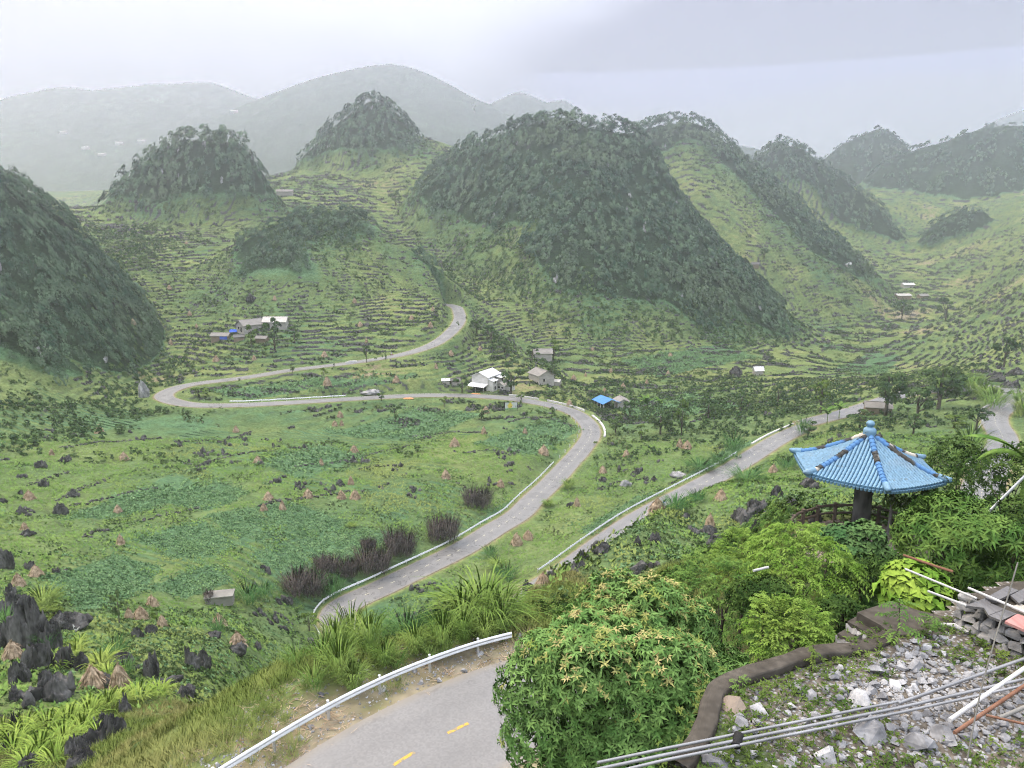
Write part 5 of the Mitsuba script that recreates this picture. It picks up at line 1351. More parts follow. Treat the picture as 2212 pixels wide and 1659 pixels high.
def sprays(L, r, c, out, pairs, length, leaf, width, droop=.5):
    """Pinnate sprays: a drooping rachis with pairs of leaflets."""
    m = len(c)
    s = unit(np.cross(out, [0, 0, 1.0]) + 1e-6)
    for k in range(pairs):
        q = (k + .7) / pairs
        p = c + out * length * q - np.array([0, 0, 1.0]) * (droop * length * q * q)
        tang = unit(out - np.array([0, 0, 1.0]) * 2 * droop * q)
        for e in (-1, 1):
            d = unit(s * e * .9 + tang * .55 + r.normal(size=(m, 3)) * .15 - [0, 0, .2])
            leaf_shapes(L, p, d, unit(np.cross(d, tang) * e * .2 + [0, 0, 1.0] + r.normal(size=(m, 3)) * .2), leaf * r.uniform(.75, 1.15, m), width, .15)


def skin(r, centres, radii, n, lo=.8, squash=.9, under=-.3):
    w = radii**2
    which = r.choice(len(centres), n, p=w / w.sum())
    d = rand_dirs(r, n)
    d[:, 2] = np.where(d[:, 2] < under, -d[:, 2], d[:, 2])
    p = centres[which] + d * radii[which][:, None] * r.uniform(lo, 1.04, (n, 1)) * [1, 1, squash]
    return p, unit(d + [0, 0, .25])


def outer(p, centres, radii, slack=.80):
    """True where a point is not deep inside another lobe."""
    q = np.min(np.linalg.norm(p[:, None] - centres[None], axis=-1) / radii[None], 1)
    return q > slack


leafy('big_leaf', (.075, .158, .042), (.165, .285, .085), (.185, .295, .090), .25, .45)
leafy('young_leaf', (.200, .260, .060), (.380, .340, .150), (.400, .260, .180), .5, .7)
leafy('lime_leaf', (.075, .150, .022), (.170, .265, .055), (.220, .290, .060), .35, .5)
leafy('palm_leaf', (.055, .120, .028), (.130, .215, .052), (.180, .250, .058), .45, .5)
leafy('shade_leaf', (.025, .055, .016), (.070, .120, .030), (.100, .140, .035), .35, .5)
leafy('broad_leaf', (.045, .110, .040), (.100, .180, .065), (.120, .190, .055), .35, .5)
leafy('yellow_leaf', (.110, .220, .030), (.230, .330, .055), (.320, .370, .070), .5, .5)

# the big tree below the terrace
r = np.random.default_rng(61)
key = thing('broadleaf_tree', 'large rounded broad-leaved tree with yellow and pink young shoots beside the near road', 'tree')
C0 = np.array([2.85, 17.6, -11.8])
cs = [C0]
rs = [2.5]
for k in range(48):
    d = rand_dirs(r, 1)[0]
    d[2] = d[2] * .95 + .02
    cs.append(C0 + d * [2.8, 2.0, 2.2] * r.uniform(.8, 1.05))
    rs.append(r.uniform(.70, 1.05))
cs, rs = np.array(cs), np.array(rs)
p, out = skin(r, cs, rs, 13000, .78, .95, -.75)
m = outer(p, cs, rs, .80) & (p[:, 2] > -15.8)
p, out = p[m], out[m]
out = unit(out + .5 * unit(p - C0) + r.normal(size=p.shape) * .25)
young = (p[:, 2] > -10.1 + r.normal(size=len(p)) * .35) & (r.uniform(size=len(p)) < .5) | (r.uniform(size=len(p)) < .012)
L = Leaves()
rosettes(L, r, p[~young], out[~young], 8, .195, .062, 1.15, .35)
q, o2 = skin(r, cs, rs * .86, 5000, .55, .95, -.9)
rosettes(L, r, q, o2, 6, .22, .07, 1.2, .35)
part(key, 'crown', L.ply('big_leaf'))
L = Leaves()
rosettes(L, r, p[young], unit(out[young] + [0, 0, .5]), 7, .145, .046, .95, .35)
part(key, 'young_shoots', L.ply('young_leaf'), 'yellow and pinkish young leaves at the shoot tips')
tr = [tube([(2.5, 17.6, -17.5), (2.4, 17.6, -15), (2.3, 17.5, -13), (2.3, 17.6, -11.5)], [.24, .2, .16, .08], 10)]
for k in range(1, 16):
    tr.append(tube([(2.35, 17.55, -14.2 + .12 * k), (cs[k] + C0) / 2 - [0, 0, .3], cs[k]], [.09, .05, .02], 6))
part(key, 'trunk', mikit.ply(join(tr), 'bark', True))


def shrub(name, label, u, v_, y, w, h, build, bsdf, n, seed, lobes=9, stem=1.5, cat='shrub'):
    """A shrub whose crown is centred on the surveyed direction at distance y, w wide and h high."""
    r = np.random.default_rng(seed)
    c = aty(u, v_, y)
    key = thing(name, label, cat)
    cs = c + rand_dirs(r, lobes) * r.uniform(.35, .9, (lobes, 1)) * [w / 2 * .75, w / 2 * .75, h / 2 * .75]
    rs = r.uniform(.30, .46, lobes) * min(w, h) * .8
    p, out = skin(r, cs, rs, n, .7, .9, -.4)
    m = outer(p, cs, rs, .72)
    p, out = p[m], unit(out[m] + .4 * unit(p[m] - c))
    L = Leaves()
    build(L, r, p, out)
    part(key, 'foliage', L.ply(bsdf))
    g = ground(c[0], c[1])
    parts = [tube([(c[0], c[1], max(g, c[2] - h / 2 - stem) - .2), (c[0] + .05, c[1], c[2] - h * .3), c], [.07, .05, .02], 6)]
    for k in range(min(6, lobes)):
        parts.append(tube([c - [0, 0, h * .42], (c + cs[k]) / 2 - [0, 0, h * .1], cs[k]], [.035, .022, .01], 5))
    part(key, 'stem', mikit.ply(join(parts), 'bark', True))
    return key


pin = lambda L, r, p, o: sprays(L, r, p, unit(o + r.normal(size=p.shape) * .3), 7, .62, .15, .062, .75)
pin2 = lambda L, r, p, o: sprays(L, r, p, unit(o + [0, 0, .35] + r.normal(size=p.shape) * .3), 7, .40, .11, .045, .45)
pal = lambda L, r, p, o: rosettes(L, r, p, o, 8, .34, .085, 1.2, .35)
bro = lambda L, r, p, o: rosettes(L, r, p, unit(o + [0, 0, .6]), 4, .26, .19, 1.2, .3)
ros = lambda L, r, p, o: rosettes(L, r, p, o, 7, .22, .07, 1.1, .3)
sma = lambda L, r, p, o: rosettes(L, r, p, o, 6, .15, .06, 1.1, .3)
big = lambda L, r, p, o: rosettes(L, r, p, unit(o + [0, 0, .5]), 4, .27, .24, 1.2, .4)
SHRUBS = [('weeping_shrub', 'bright lime-green shrub with long drooping leaflet sprays in front of the hollow', 1735, 1240, 24.5, 3.9, 2.7, pin, 'lime_leaf', 1100, 71, 14), ('shrub', 'small yellow-green feathery shrub against the outer side of the curved kerb', 1705, 1385, 17.2, 2.2, 1.7, pin2, 'lime_leaf', 900, 72, 10),
            ('shrub', 'large bright shrub with hand-shaped leaves beside the metal pipes', 2060, 1178, 24, 4.7, 3.4, pal, 'palm_leaf', 1700, 73, 16), ('broad_leaved_plant', 'yellow-green plant with big lobed leaves under the white pipe ends', 1975, 1283, 17.3, 1.9, 1.25, big, 'yellow_leaf', 420, 74, 9),
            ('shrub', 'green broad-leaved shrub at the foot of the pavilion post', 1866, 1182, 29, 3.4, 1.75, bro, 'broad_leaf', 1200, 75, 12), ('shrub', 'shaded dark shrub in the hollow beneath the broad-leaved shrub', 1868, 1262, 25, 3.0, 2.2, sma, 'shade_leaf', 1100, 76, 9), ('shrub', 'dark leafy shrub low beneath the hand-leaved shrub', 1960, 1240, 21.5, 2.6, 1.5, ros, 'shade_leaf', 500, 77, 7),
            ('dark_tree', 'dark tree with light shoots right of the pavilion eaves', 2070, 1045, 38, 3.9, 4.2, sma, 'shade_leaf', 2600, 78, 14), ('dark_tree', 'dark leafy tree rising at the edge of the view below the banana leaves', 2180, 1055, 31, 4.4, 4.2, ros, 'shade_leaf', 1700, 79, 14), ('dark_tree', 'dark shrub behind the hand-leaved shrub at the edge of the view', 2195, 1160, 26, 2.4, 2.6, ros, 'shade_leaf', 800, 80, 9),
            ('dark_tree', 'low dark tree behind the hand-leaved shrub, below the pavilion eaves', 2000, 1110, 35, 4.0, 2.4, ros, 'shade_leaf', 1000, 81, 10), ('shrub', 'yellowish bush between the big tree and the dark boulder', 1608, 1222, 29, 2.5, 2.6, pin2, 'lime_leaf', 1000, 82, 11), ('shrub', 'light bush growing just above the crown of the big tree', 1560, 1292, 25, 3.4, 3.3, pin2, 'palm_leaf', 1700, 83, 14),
            ('shrub', 'small dark bush at the lower end of the steps', 1820, 1325, 19.5, 2.2, 1.5, sma, 'shade_leaf', 700, 84, 7), ('shrub', 'fern-green shrub between the weeping shrub and the paved platform', 1790, 1165, 30.5, 2.2, 1.3, pin2, 'lime_leaf', 360, 85, 7), ('shrub', 'dark bush covering the slope right of the big tree', 1650, 1290, 21, 2.2, 1.6, sma, 'shade_leaf', 700, 86, 7)]
for row in SHRUBS:
    shrub(*row)

# undergrowth filling the hollow between the terrace and the pavilion
for k in range(3):
    r = np.random.default_rng(90 + k)
    L = Leaves()
    c = np.column_stack([r.uniform(-1.2, 1.2, (70, 2)), r.uniform(.1, .95, 70)])
    rosettes(L, r, c, unit(rand_dirs(r, 70) * .7 + [0, 0, 1.0]), 6, .21, .075, 1.15, .3)
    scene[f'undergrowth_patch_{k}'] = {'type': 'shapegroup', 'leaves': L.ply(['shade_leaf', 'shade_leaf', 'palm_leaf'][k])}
r = np.random.default_rng(97)
hollow = (X > 2.5) & (X < 30) & (Y > 16) & (Y < 47) & (road_d > .6) & (pd > 3.8)
stuff('undergrowth', 'dense leafy undergrowth filling the hollow below the terrace', [f'undergrowth_patch_{k}' for k in range(3)], scatter(r, 1.35, 18, 50, hollow), r, .75, 1.35, 'undergrowth')

# banana plant at the edge of the view, papaya by the pavilion
def blade(base, tip, width, sag, nrm_, seg=8):
    """A banana leaf: a long arched blade folded along its midrib."""
    base, tip = np.asarray(base, float), np.asarray(tip, float)
    d = tip - base
    s = unit(np.cross(d, nrm_))
    up = unit(np.cross(s, d))
    t = np.linspace(0, 1, seg + 1)
    mid = base + d * t[:, None] + up * (sag * np.linalg.norm(d) * np.sin(np.pi * t))[:, None]
    w = width * .5 * np.clip(np.sin(np.pi * np.clip(t * .93 + .07, 0, 1)) ** .55, .04, 1)
    v = np.stack([mid - s * w[:, None] + up * w[:, None] * .35, mid, mid + s * w[:, None] + up * w[:, None] * .35], 1).reshape(-1, 3)
    f = []
    for k in range(seg):
        for j in (0, 1):
            o = 3 * k + j
            f += [[o, o + 1, o + 4], [o, o + 4, o + 3]]
    return v, np.array(f)


def banana(label, p, leaves, h):
    key = thing('banana_plant', label, 'banana plant')
    p = np.asarray(p, float)
    part(key, 'stem', mikit.ply(tube([p, p + [0, 0, h * .5], p + [.03, 0, h]], [.13, .11, .06], 9), 'palm_leaf', True))
    for tip, w, sag in leaves:
        part(key, 'leaf', mikit.ply(blade(p + [0, 0, h * .95], p + np.asarray(tip, float), w, sag, np.array([0, 0, 1.0])), 'palm_leaf', True))


b0 = aty(2222, 990, 27)
banana('banana plant with torn broad leaves leaning in at the edge of the view', b0 - [0, 0, 2.6], [((-.35, .3, 4.6), .85, .08), ((-2.2, .5, 3.3), .55, .12), ((.9, -.2, 4.4), .7, .1), ((-1.4, .9, 2.2), .6, .2), ((1.3, .6, 3.2), .6, .15)], 2.6)
for k, (u, v_, h, lab) in enumerate([(1786, 918, 40, 'banana plant with bright upright leaves left of the pavilion finial'), (1812, 905, 34, 'smaller banana plant just behind the pavilion finial'), (1395, 890, 36, 'banana plant beyond the bend, nearest the blue-roofed hall'), (1425, 888, 30, 'banana plant beyond the bend beside the big dark tree'), (575, 770, 22, 'banana plant under the farmstead trees'), (630, 752, 16, 'small banana plant at the farmstead edge')]):
    p = pick(u, v_)
    p[2] = ground(p[0], p[1])
    hh = h * S / FPX * float(np.linalg.norm(p))
    lv = [((hh * .55 * math.cos(a), hh * .55 * math.sin(a), hh * (.95 - .12 * (j % 3))), hh * .22, .14) for j, a in enumerate(np.arange(7) * .9 + k)]
    banana(lab, p, lv, hh * .55)
key = thing('papaya_tree', 'slim papaya stem with drooping yellowed leaves right of the pavilion post', 'papaya tree')
pb = aty(1921, 1132, 36.5)
pb[2] = ground(pb[0], pb[1])
part(key, 'trunk', mikit.ply(tube([pb, pb + [.02, 0, 1.2], pb + [.05, 0, 2.9]], [.10, .085, .06], 8), 'concrete', True))
r = np.random.default_rng(5)
L, L2 = Leaves(), Leaves()
tips = []
for a in np.arange(8) * .8:
    t = pb + [.05 + .95 * math.cos(a), .95 * math.sin(a), 2.75 + .25 * math.sin(3 * a)]
    tips.append(tube([pb + [.05, 0, 2.85], (pb + [.05, 0, 2.95] + t) / 2, t], [.02, .016, .01], 5))
    rosettes(L if a > 1.6 else L2, r, t[None], np.array([[0, 0, 1.0]]), 8, .42, .12, 1.3, .5)
part(key, 'stalk', mikit.ply(join(tips), 'palm_leaf', True))
part(key, 'foliage', L.ply('broad_leaf'))
part(key, 'wilted_foliage', L2.ply('yellow_leaf'), 'wilted yellow leaves')
# ---------------------------------------------------------------- the pavilion
PC, PR, ZE, ZA, ZB = np.array([18.0, 37.35]), 3.62, -12.2, -10.52, -15.55
HEX = np.radians([-100, -40, 20, 80, 140, 200])


def tile_blue(p, n, uv):
    w = fbm(p.x * 1.2, p.y * 1.2, p.z * 1.2, 4)
    g = noise(p.x * 9, p.y * 9, p.z * 9)
    c = mix((.150, .310, .46), (.225, .420, .58), w) * (.8 + .35 * g)
    c = mix(c, mi.Color3f(.30, .36, .40), smoothstep(.5, .8, fbm(p.x * .7 + 2, p.y * .7, p.z * 2, 3)) * .35)
    return mix(c, mi.Color3f(.10, .12, .12), smoothstep(.68, .84, fbm(p.x * 5, p.y * 5, p.z * 5, 3)) * .6)


def ridge_worn(p, n, uv):
    k = noise(p.x * 1.2 + p.y * .5, p.y * 1.2, p.z * 1.5)
    c = mix((.10, .22, .42), (.07, .07, .065), smoothstep(.42, .50, k))
    return mix(c, mi.Color3f(.50, .47, .40), smoothstep(.62, .70, k))


scene['tile_blue'] = {'type': 'twosided', 'bsdf': {'type': 'roughplastic', 'alpha': .45, 'diffuse_reflectance': proc(tile_blue)}}
scene['ridge_worn'] = {'type': 'twosided', 'bsdf': {'type': 'diffuse', 'reflectance': proc(ridge_worn)}}
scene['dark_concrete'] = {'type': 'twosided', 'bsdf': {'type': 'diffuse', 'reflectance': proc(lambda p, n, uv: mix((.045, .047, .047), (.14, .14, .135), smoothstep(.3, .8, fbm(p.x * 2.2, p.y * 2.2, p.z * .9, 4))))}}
scene['log_wood'] = {'type': 'twosided', 'bsdf': {'type': 'diffuse', 'reflectance': proc(lambda p, n, uv: mix((.07, .055, .045), (.24, .20, .165), fbm(p.x * 5, p.y * 5, p.z * 5, 4)))}}
pav = thing('pavilion', 'mushroom-shaped pavilion with a blue tiled six-sided roof on one thick dark post', 'pavilion')
a = np.linspace(0, 2 * np.pi, 21)[:-1]
zz = np.array([-.3, 0, .6, 1.6, 2.3, 2.8, 3.1, 3.3])
rr = np.array([.50, .47, .44, .43, .46, .56, .72, .95])
v = np.stack([PC[0] + rr[:, None] * np.cos(a), PC[1] + rr[:, None] * np.sin(a), ZB + zz[:, None] + 0 * a], -1).reshape(-1, 3)
i, j = np.meshgrid(np.arange(7), np.arange(20), indexing='ij')
o, o2 = (i * 20 + j).ravel(), (i * 20 + (j + 1) % 20).ravel()
part(pav, 'post', mikit.ply((v, np.vstack([np.stack([o, o2, o2 + 20], 1), np.stack([o, o2 + 20, o + 20], 1)])), 'dark_concrete', True))


def roof_z(t, edge):
    """Height at fraction t from apex to eave; the corners sweep up."""
    return ZA + (ZE - .10 - ZA) * (1 - np.clip(1 - t, 0, 1) ** 1.35 * .82 - .18 * (1 - t)) + .10 * edge**3 * t**3


def on_face(k, q, t):
    """Point at fraction q along eave k and t down the slope."""
    p0, p1 = HEX[k], HEX[(k + 1) % 6]
    e0, e1 = np.array([math.cos(p0), math.sin(p0)]), np.array([math.cos(p1), math.sin(p1)])
    d = (e0[None] * (1 - q)[:, None] + e1[None] * q[:, None]) * PR
    xy = PC + d * t[:, None]
    return np.stack([xy[:, 0], xy[:, 1], roof_z(t, np.abs(2 * q - 1))], 1)


NT = 21
for k in range(6):
    q, t = np.meshgrid(np.linspace(0, 1, 13), np.linspace(.04, 1, 12))
    g = on_face(k, q.ravel(), t.ravel())
    i, j = np.meshgrid(np.arange(11), np.arange(12), indexing='ij')
    o = (i * 13 + j).ravel()
    f = np.vstack([np.stack([o, o + 1, o + 14], 1), np.stack([o, o + 14, o + 13], 1)])
    face = part(pav, 'roof_panel', mikit.ply((np.vstack([g, g - [0, 0, .10]]), np.vstack([f, f[:, ::-1] + len(g)])), 'tile_blue', False))
    mid = on_face(k, np.array([.5]), np.array([1.0]))[0]
    e0, e1 = on_face(k, np.array([0.0]), np.array([1.0]))[0], on_face(k, np.array([1.0]), np.array([1.0]))[0]
    ux = unit(e1 - e0)
    half = np.linalg.norm(e1 - e0) / 2
    n_in = 0
    for m_ in range(NT):
        s = (m_ + .5) / NT * 2 - 1
        t0 = max(abs(s), .06)
        tt = np.linspace(1.0, t0, max(4, int((1 - t0) * 13)))
        qq = np.clip(.5 + .5 * s / tt, 0, 1)
        path = on_face(k, qq, tt) + [0, 0, .02]
        seg = []
        for b in range(len(path) - 1):   # each tile overlaps the one below it
            seg.append(tube([path[b] + [0, 0, .0], path[b + 1] + [0, 0, .035]], [.088, .072], 6))
        row = part(face, 'tile_row', mikit.ply(join(seg), 'tile_blue', 60))
    # eave drip tiles
    drip = []
    for m_ in range(NT):
        s = (m_ + .5) / NT
        c = on_face(k, np.array([s]), np.array([1.005]))[0]
        drip.append(tube([c - [0, 0, .03], c + [0, 0, -.17]], [.088, .06], 6))
    part(face, 'drip_edge', mikit.ply(join(drip), 'tile_blue', 60))
    # hip ridge of stacked caps, worn to bare mortar
    t = np.linspace(.05, .97, 16)
    path = on_face(k, np.zeros(16), t) + [0, 0, .08]
    caps = []
    for b in range(15):
        caps.append(tube([path[b], path[b + 1] + (path[b + 1] - path[b]) * .08], [.12, .155], 8))
    rk = part(pav, 'ridge', mikit.ply(join(caps), 'ridge_worn', 50), 'ridge of capping tiles worn to grey and white mortar')
    d = unit(path[-1] - path[-3])
    tip = path[-1]
    part(rk, 'corner_tip', mikit.ply(tube([tip - d * .25, tip + d * .12 + [0, 0, .02], tip + d * .30 + [0, 0, .07], tip + d * .44 + [0, 0, .14]], [.17, .17, .14, .07], 9), 'tile_blue', True))
prof = [(0.0, 1.05), (.11, 1.03), (.20, .96), (.25, .85), (.25, .75), (.20, .64), (.15, .58), (.24, .53), (.34, .44), (.38, .32), (.39, .18), (.37, .05), (.36, -.25)]
fin = trimesh.creation.revolve(np.array(prof[::-1]), sections=22)
part(pav, 'finial', mikit.ply((fin.vertices * [.82, .82, .70] + [PC[0], PC[1], ZA - .02], fin.faces), 'tile_blue', 40))
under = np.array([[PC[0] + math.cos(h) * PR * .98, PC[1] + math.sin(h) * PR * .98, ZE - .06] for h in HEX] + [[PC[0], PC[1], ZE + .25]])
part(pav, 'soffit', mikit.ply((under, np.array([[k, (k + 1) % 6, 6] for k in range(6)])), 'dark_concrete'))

# paved platform and log railing
RAIL = smooth_path([(13.75, 34.3, ZB), (13.7, 35.3, ZB), (13.95, 36.25, ZB), (14.5, 37.05, ZB), (15.35, 37.75, ZB), (16.5, 38.25, ZB), (17.8, 38.55, ZB), (19.2, 38.05, ZB), (20.1, 36.95, ZB), (20.6, 35.6, ZB)], .3)
plat = thing('paved_platform', 'round platform of irregular stone slabs around the pavilion post', 'platform')
ring = np.vstack([RAIL[:, :2], [[20.2, 33.6], [17.3, 32.6], [14.6, 33.2]]])
from shapely.geometry import Polygon, Point, box as sbox
from shapely.ops import voronoi_diagram
from shapely.geometry import MultiPoint
poly = Polygon(ring).buffer(.18)
m = trimesh.creation.extrude_polygon(poly, .5, engine='earcut')
part(plat, 'base', mikit.ply((m.vertices + [0, 0, ZB - .54], m.faces), 'wet_concrete'))
r = np.random.default_rng(8)
pts = MultiPoint([(x, y) for x in np.arange(13, 21, .78) for y in np.arange(32, 39.2, .78) for x, y in [(x + r.uniform(-.3, .3), y + r.uniform(-.3, .3))]])
scene['slab_stone'] = {'type': 'twosided', 'bsdf': {'type': 'diffuse', 'reflectance': proc(lambda p, n, uv: mix((.20, .165, .13), (.36, .31, .26), fbm(p.x * .9, p.y * .9, 0.0, 2)) * (.75 + .4 * noise(p.x * 9, p.y * 9, 1.0)))}}
for g in voronoi_diagram(pts).geoms:
    s = g.intersection(Polygon(ring)).buffer(-.035)
    if s.area > .08 and s.geom_type == 'Polygon':
        m = trimesh.creation.extrude_polygon(s, .06 + r.uniform(0, .02), engine='earcut')
        part(plat, 'slab', mikit.ply((m.vertices + [0, 0, ZB - .045], m.faces), 'slab_stone'))
rail = thing('log_railing', 'curved railing of rough log-shaped posts and double rails round the paved platform', 'railing')
for dz, rad in ((.84, .075), (.42, .065)):
    part(rail, 'rail', mikit.ply(tube(RAIL + np.array([0, 0, dz]) + np.stack([0 * RAIL[:, 0], 0 * RAIL[:, 0], .03 * np.sin(np.arange(len(RAIL)) * .9)], 1), rad, 8), 'log_wood', True))
for p in cut(RAIL, .1, 99, 1.12):
    part(rail, 'post', mikit.ply(tube([p - [0, 0, .3], p + [.01, .01, .5], p + [0, 0, .97]], [.11, .10, .105], 9), 'log_wood', 60))

# ---------------------------------------------------------------- the rubble terrace, its kerb, steps and stone wall
GZ = TERRACE_Z


def gp(u, v_, z=GZ):
    return atz(u, v_, z)


def z10(x, y, z=GZ):
    return gp(1434.3 + .3516 * x, 1075.8 + .3516 * y, z)


def gravel_color(p, n, uv):
    a, b = fbm(p.x * .8, p.y * .8, 0.0, 3), noise(p.x * 16, p.y * 16, 0.0)
    d1, d2, k = voronoi(p.x * 9, p.y * 9)
    c = mix((.10, .088, .070), (.21, .19, .16), a) * (.6 + .6 * b)
    c = mix(c, mi.Color3f(.34, .34, .33) * (.6 + .6 * k), smoothstep(.30, .20, d1) * smoothstep(.35, .6, a + .3 * k))
    return mix(c, mi.Color3f(.07, .11, .03), smoothstep(.60, .74, fbm(p.x * .55 + 7, p.y * .55, 2.0, 4)) * .8)


scene['gravel'] = {'type': 'twosided', 'bsdf': {'type': 'bumpmap', 'arbitrary': {**proc(lambda p, n, uv: .05 * fbm(p.x * 7, p.y * 7, 0.0, 3), 5e-3)}, 'scale': 1.0, 'bsdf': {'type': 'diffuse', 'reflectance': proc(gravel_color)}}}
KL = smooth_path([z10(x, y) for x, y in [(60, 1720), (190, 1560), (258, 1455), (285, 1350), (287, 1250), (335, 1188), (480, 1128), (660, 1072), (860, 1000), (1000, 968), (1180, 938), (1330, 880), (1405, 832)]], .18)
xs, ys = KL[:, 0], KL[:, 1]
outline = np.vstack([KL[:, :2], [[11.3, 16.6], [14.2, 16.8], [20, 15.2], [26, 12], [20, 4], [6, 4], [2.2, 6.5]]])
tp = Polygon(outline).buffer(0)
gx, gy = np.meshgrid(np.arange(1, 27, .22), np.arange(3.5, 18, .22))
gv = np.stack([gx.ravel(), gy.ravel(), GZ + .10 * (npn(gx.ravel(), gy.ravel(), 1.6, 60, 3) - .5) + .25 * (npn(gx.ravel(), gy.ravel(), 6, 61, 2) - .5)], 1)
n_ = gx.shape[1]
i, j = np.meshgrid(np.arange(gx.shape[0] - 1), np.arange(n_ - 1), indexing='ij')
o = (i * n_ + j).ravel()
qd = np.stack([o, o + 1, o + n_ + 1, o + n_], 1)
cen = gv[qd].mean(1)
import shapely
ins = shapely.contains_xy(tp, cen[:, 0], cen[:, 1])
scene['rubble_ground'] = mikit.ply((gv, qd[ins]), 'gravel', True)
set_structure('rubble_ground', 'stony ground of the terrace covered in grey rubble and creeping weeds')


def terrace_z(x, y):
    x, y = np.atleast_1d(np.asarray(x, float)), np.atleast_1d(np.asarray(y, float))
    return GZ + .10 * (npn(x, y, 1.6, 60, 3) - .5) + .25 * (npn(x, y, 6, 61, 2) - .5)


scene['steel_pipe'] = {'type': 'twosided', 'bsdf': {'type': 'principled', 'base_color': proc(lambda p, n, uv: mix((.17, .175, .18), (.38, .385, .39), fbm(p.x * 2.2, p.y * 2.2, p.z * 5, 3))), 'metallic': .5, 'roughness': .4}}
scene['wet_kerb'] = {'type': 'twosided', 'bsdf': {'type': 'diffuse', 'reflectance': proc(lambda p, n, uv: mix((.042, .038, .032), (.110, .100, .085), fbm(p.x * 2.2, p.y * 2.2, p.z * 2, 4)) * (.75 + .45 * noise(p.x * 11, p.y * 11, p.z * 11)))}}
kerb = thing('kerb_wall', 'low curved mud-brown concrete kerb wall edging the rubble terrace', 'kerb wall')
kl = KL.copy()
wv, wf = [], []
_, nn = side(kl)
hw = .145 + .05 * npn(kl[:, 0], kl[:, 1], .5, 62, 2)
top = GZ + .16 - .12 * np.clip((np.arange(len(kl)) / len(kl) - .70) / .12, 0, 1) + .05 * npn(kl[:, 0], kl[:, 1], .6, 63, 2)
prof = []
for s_, dz in ((1, -.15), (1, -.04), (.86, 0), (0, .02), (-.86, 0), (-1, -.05), (-1.05, -2.4)):
    q = kl.copy()
    q[:, :2] += nn * (hw * s_ + .09 * (npn(kl[:, 0] + s_, kl[:, 1], .28, 64, 3) - .5))[:, None]
    q[:, 2] = top + dz
    prof.append(q)
g = np.stack(prof, 1)
m_, k_ = g.shape[:2]
i, j = np.meshgrid(np.arange(m_ - 1), np.arange(k_ - 1), indexing='ij')
o = (i * k_ + j).ravel()
part(kerb, 'wall', mikit.ply((g.reshape(-1, 3), np.vstack([np.stack([o, o + 1, o + k_ + 1], 1), np.stack([o, o + k_ + 1, o + k_], 1)])), 'wet_kerb', True))


def prism(poly, z0, z1):
    s = Polygon([tuple(p[:2]) for p in poly]).buffer(0)
    m = trimesh.creation.extrude_polygon(s, z1 - z0, engine='earcut')
    return m.vertices + [0, 0, z0], m.faces


steps = thing('stone_steps', 'short flight of rough stone and concrete steps ending at the curved kerb', 'steps')
LAND = [z10(x, y) for x, y in [(1185, 712), (1400, 642), (1560, 700), (1740, 742), (1850, 775), (1700, 850), (1500, 850), (1400, 850), (1330, 792)]]
part(steps, 'landing', mikit.ply(prism(LAND, GZ - 1.2, GZ + .04), 'wet_kerb'))
TREADS = [([(1128, 757), (1180, 728), (1340, 795), (1292, 852)], -.15), ([(1066, 832), (1125, 800), (1284, 866), (1205, 906)], -.31), ([(1012, 906), (1062, 876), (1190, 916), (1110, 945)], -.47)]
r = np.random.default_rng(12)
stone_protos = []
for k in range(6):
    v, f = karst(700 + k, (1, 1, 1), 1, .25, 0.0)
    lo, hi = v.min(0), v.max(0)
    stone_protos.append(((v - (lo + hi) / 2) / (hi - lo), f))
scene['wall_stone'] = {'type': 'twosided', 'bsdf': {'type': 'diffuse', 'reflectance': proc(lambda p, n, uv: mix((.15, .15, .145), (.46, .455, .44), smoothstep(.25, .8, fbm(p.x * 1.6, p.y * 1.6, p.z * 1.6, 3))) * (.7 + .5 * noise(p.x * 14, p.y * 14, p.z * 14)))}}
WS = []
for k in range(6):
    h_ = trimesh.convex.convex_hull(rand_dirs(r, 12) * r.uniform(.8, 1, (12, 1)))
    v_ = np.array(h_.vertices)
    v_ = (v_ - (v_.min(0) + v_.max(0)) / 2) / (v_.max(0) - v_.min(0))
    WS.append(mikit.ply((v_, np.array(h_.faces)), 'wall_stone', False))
for quad_, dz in TREADS:
    z = GZ + dz
    pl = [z10(x, y, z) for x, y in quad_]
    st = part(steps, 'step', mikit.ply(prism(pl, z - .6, z), 'wet_kerb'))
    a0, a1 = pl[0], pl[3]
    for q in np.linspace(.1, .9, 5):
        c = a0 + (a1 - a0) * q
        part(st, 'stone', {**WS[int(q * 7) % 6], 'to_world': T().translate([float(c[0]), float(c[1]), z - .13]).rotate([0, 0, 1], float(q * 400)).scale([.30, .22, .17])})

# dry stone wall with stacked boards on top
wall = thing('stone_wall', 'retaining wall of irregular grey stones under a brown earth ledge', 'wall')
B = [z10(x, y, GZ) for x, y in [(1730, 742), (1830, 792), (2000, 900), (2212, 1012), (2420, 1120)]]
HT = .62
BL = smooth_path(B, .2)
_, nb = side(BL)
if (nb[:, 1].mean()) > 0:
    nb = -nb
back = BL.copy()
back[:, :2] -= nb * .30
zF = lambda x, y, z: gp(1952.8 + .1172 * x, 1192.4 + .1172 * y, z)
poly = np.vstack([back[:, :2], [zF(x, y, GZ + HT)[:2] for x, y in [(2900, 640), (2300, 520), (1900, 590), (1480, 720), (1120, 780), (790, 930)]]])
part(wall, 'earth_ledge', mikit.ply(prism(poly, GZ - 1.5, GZ + HT), 'wet_kerb'))
r = np.random.default_rng(14)
L_ = np.concatenate([[0], np.cumsum(np.linalg.norm(np.diff(BL, axis=0), axis=1))])
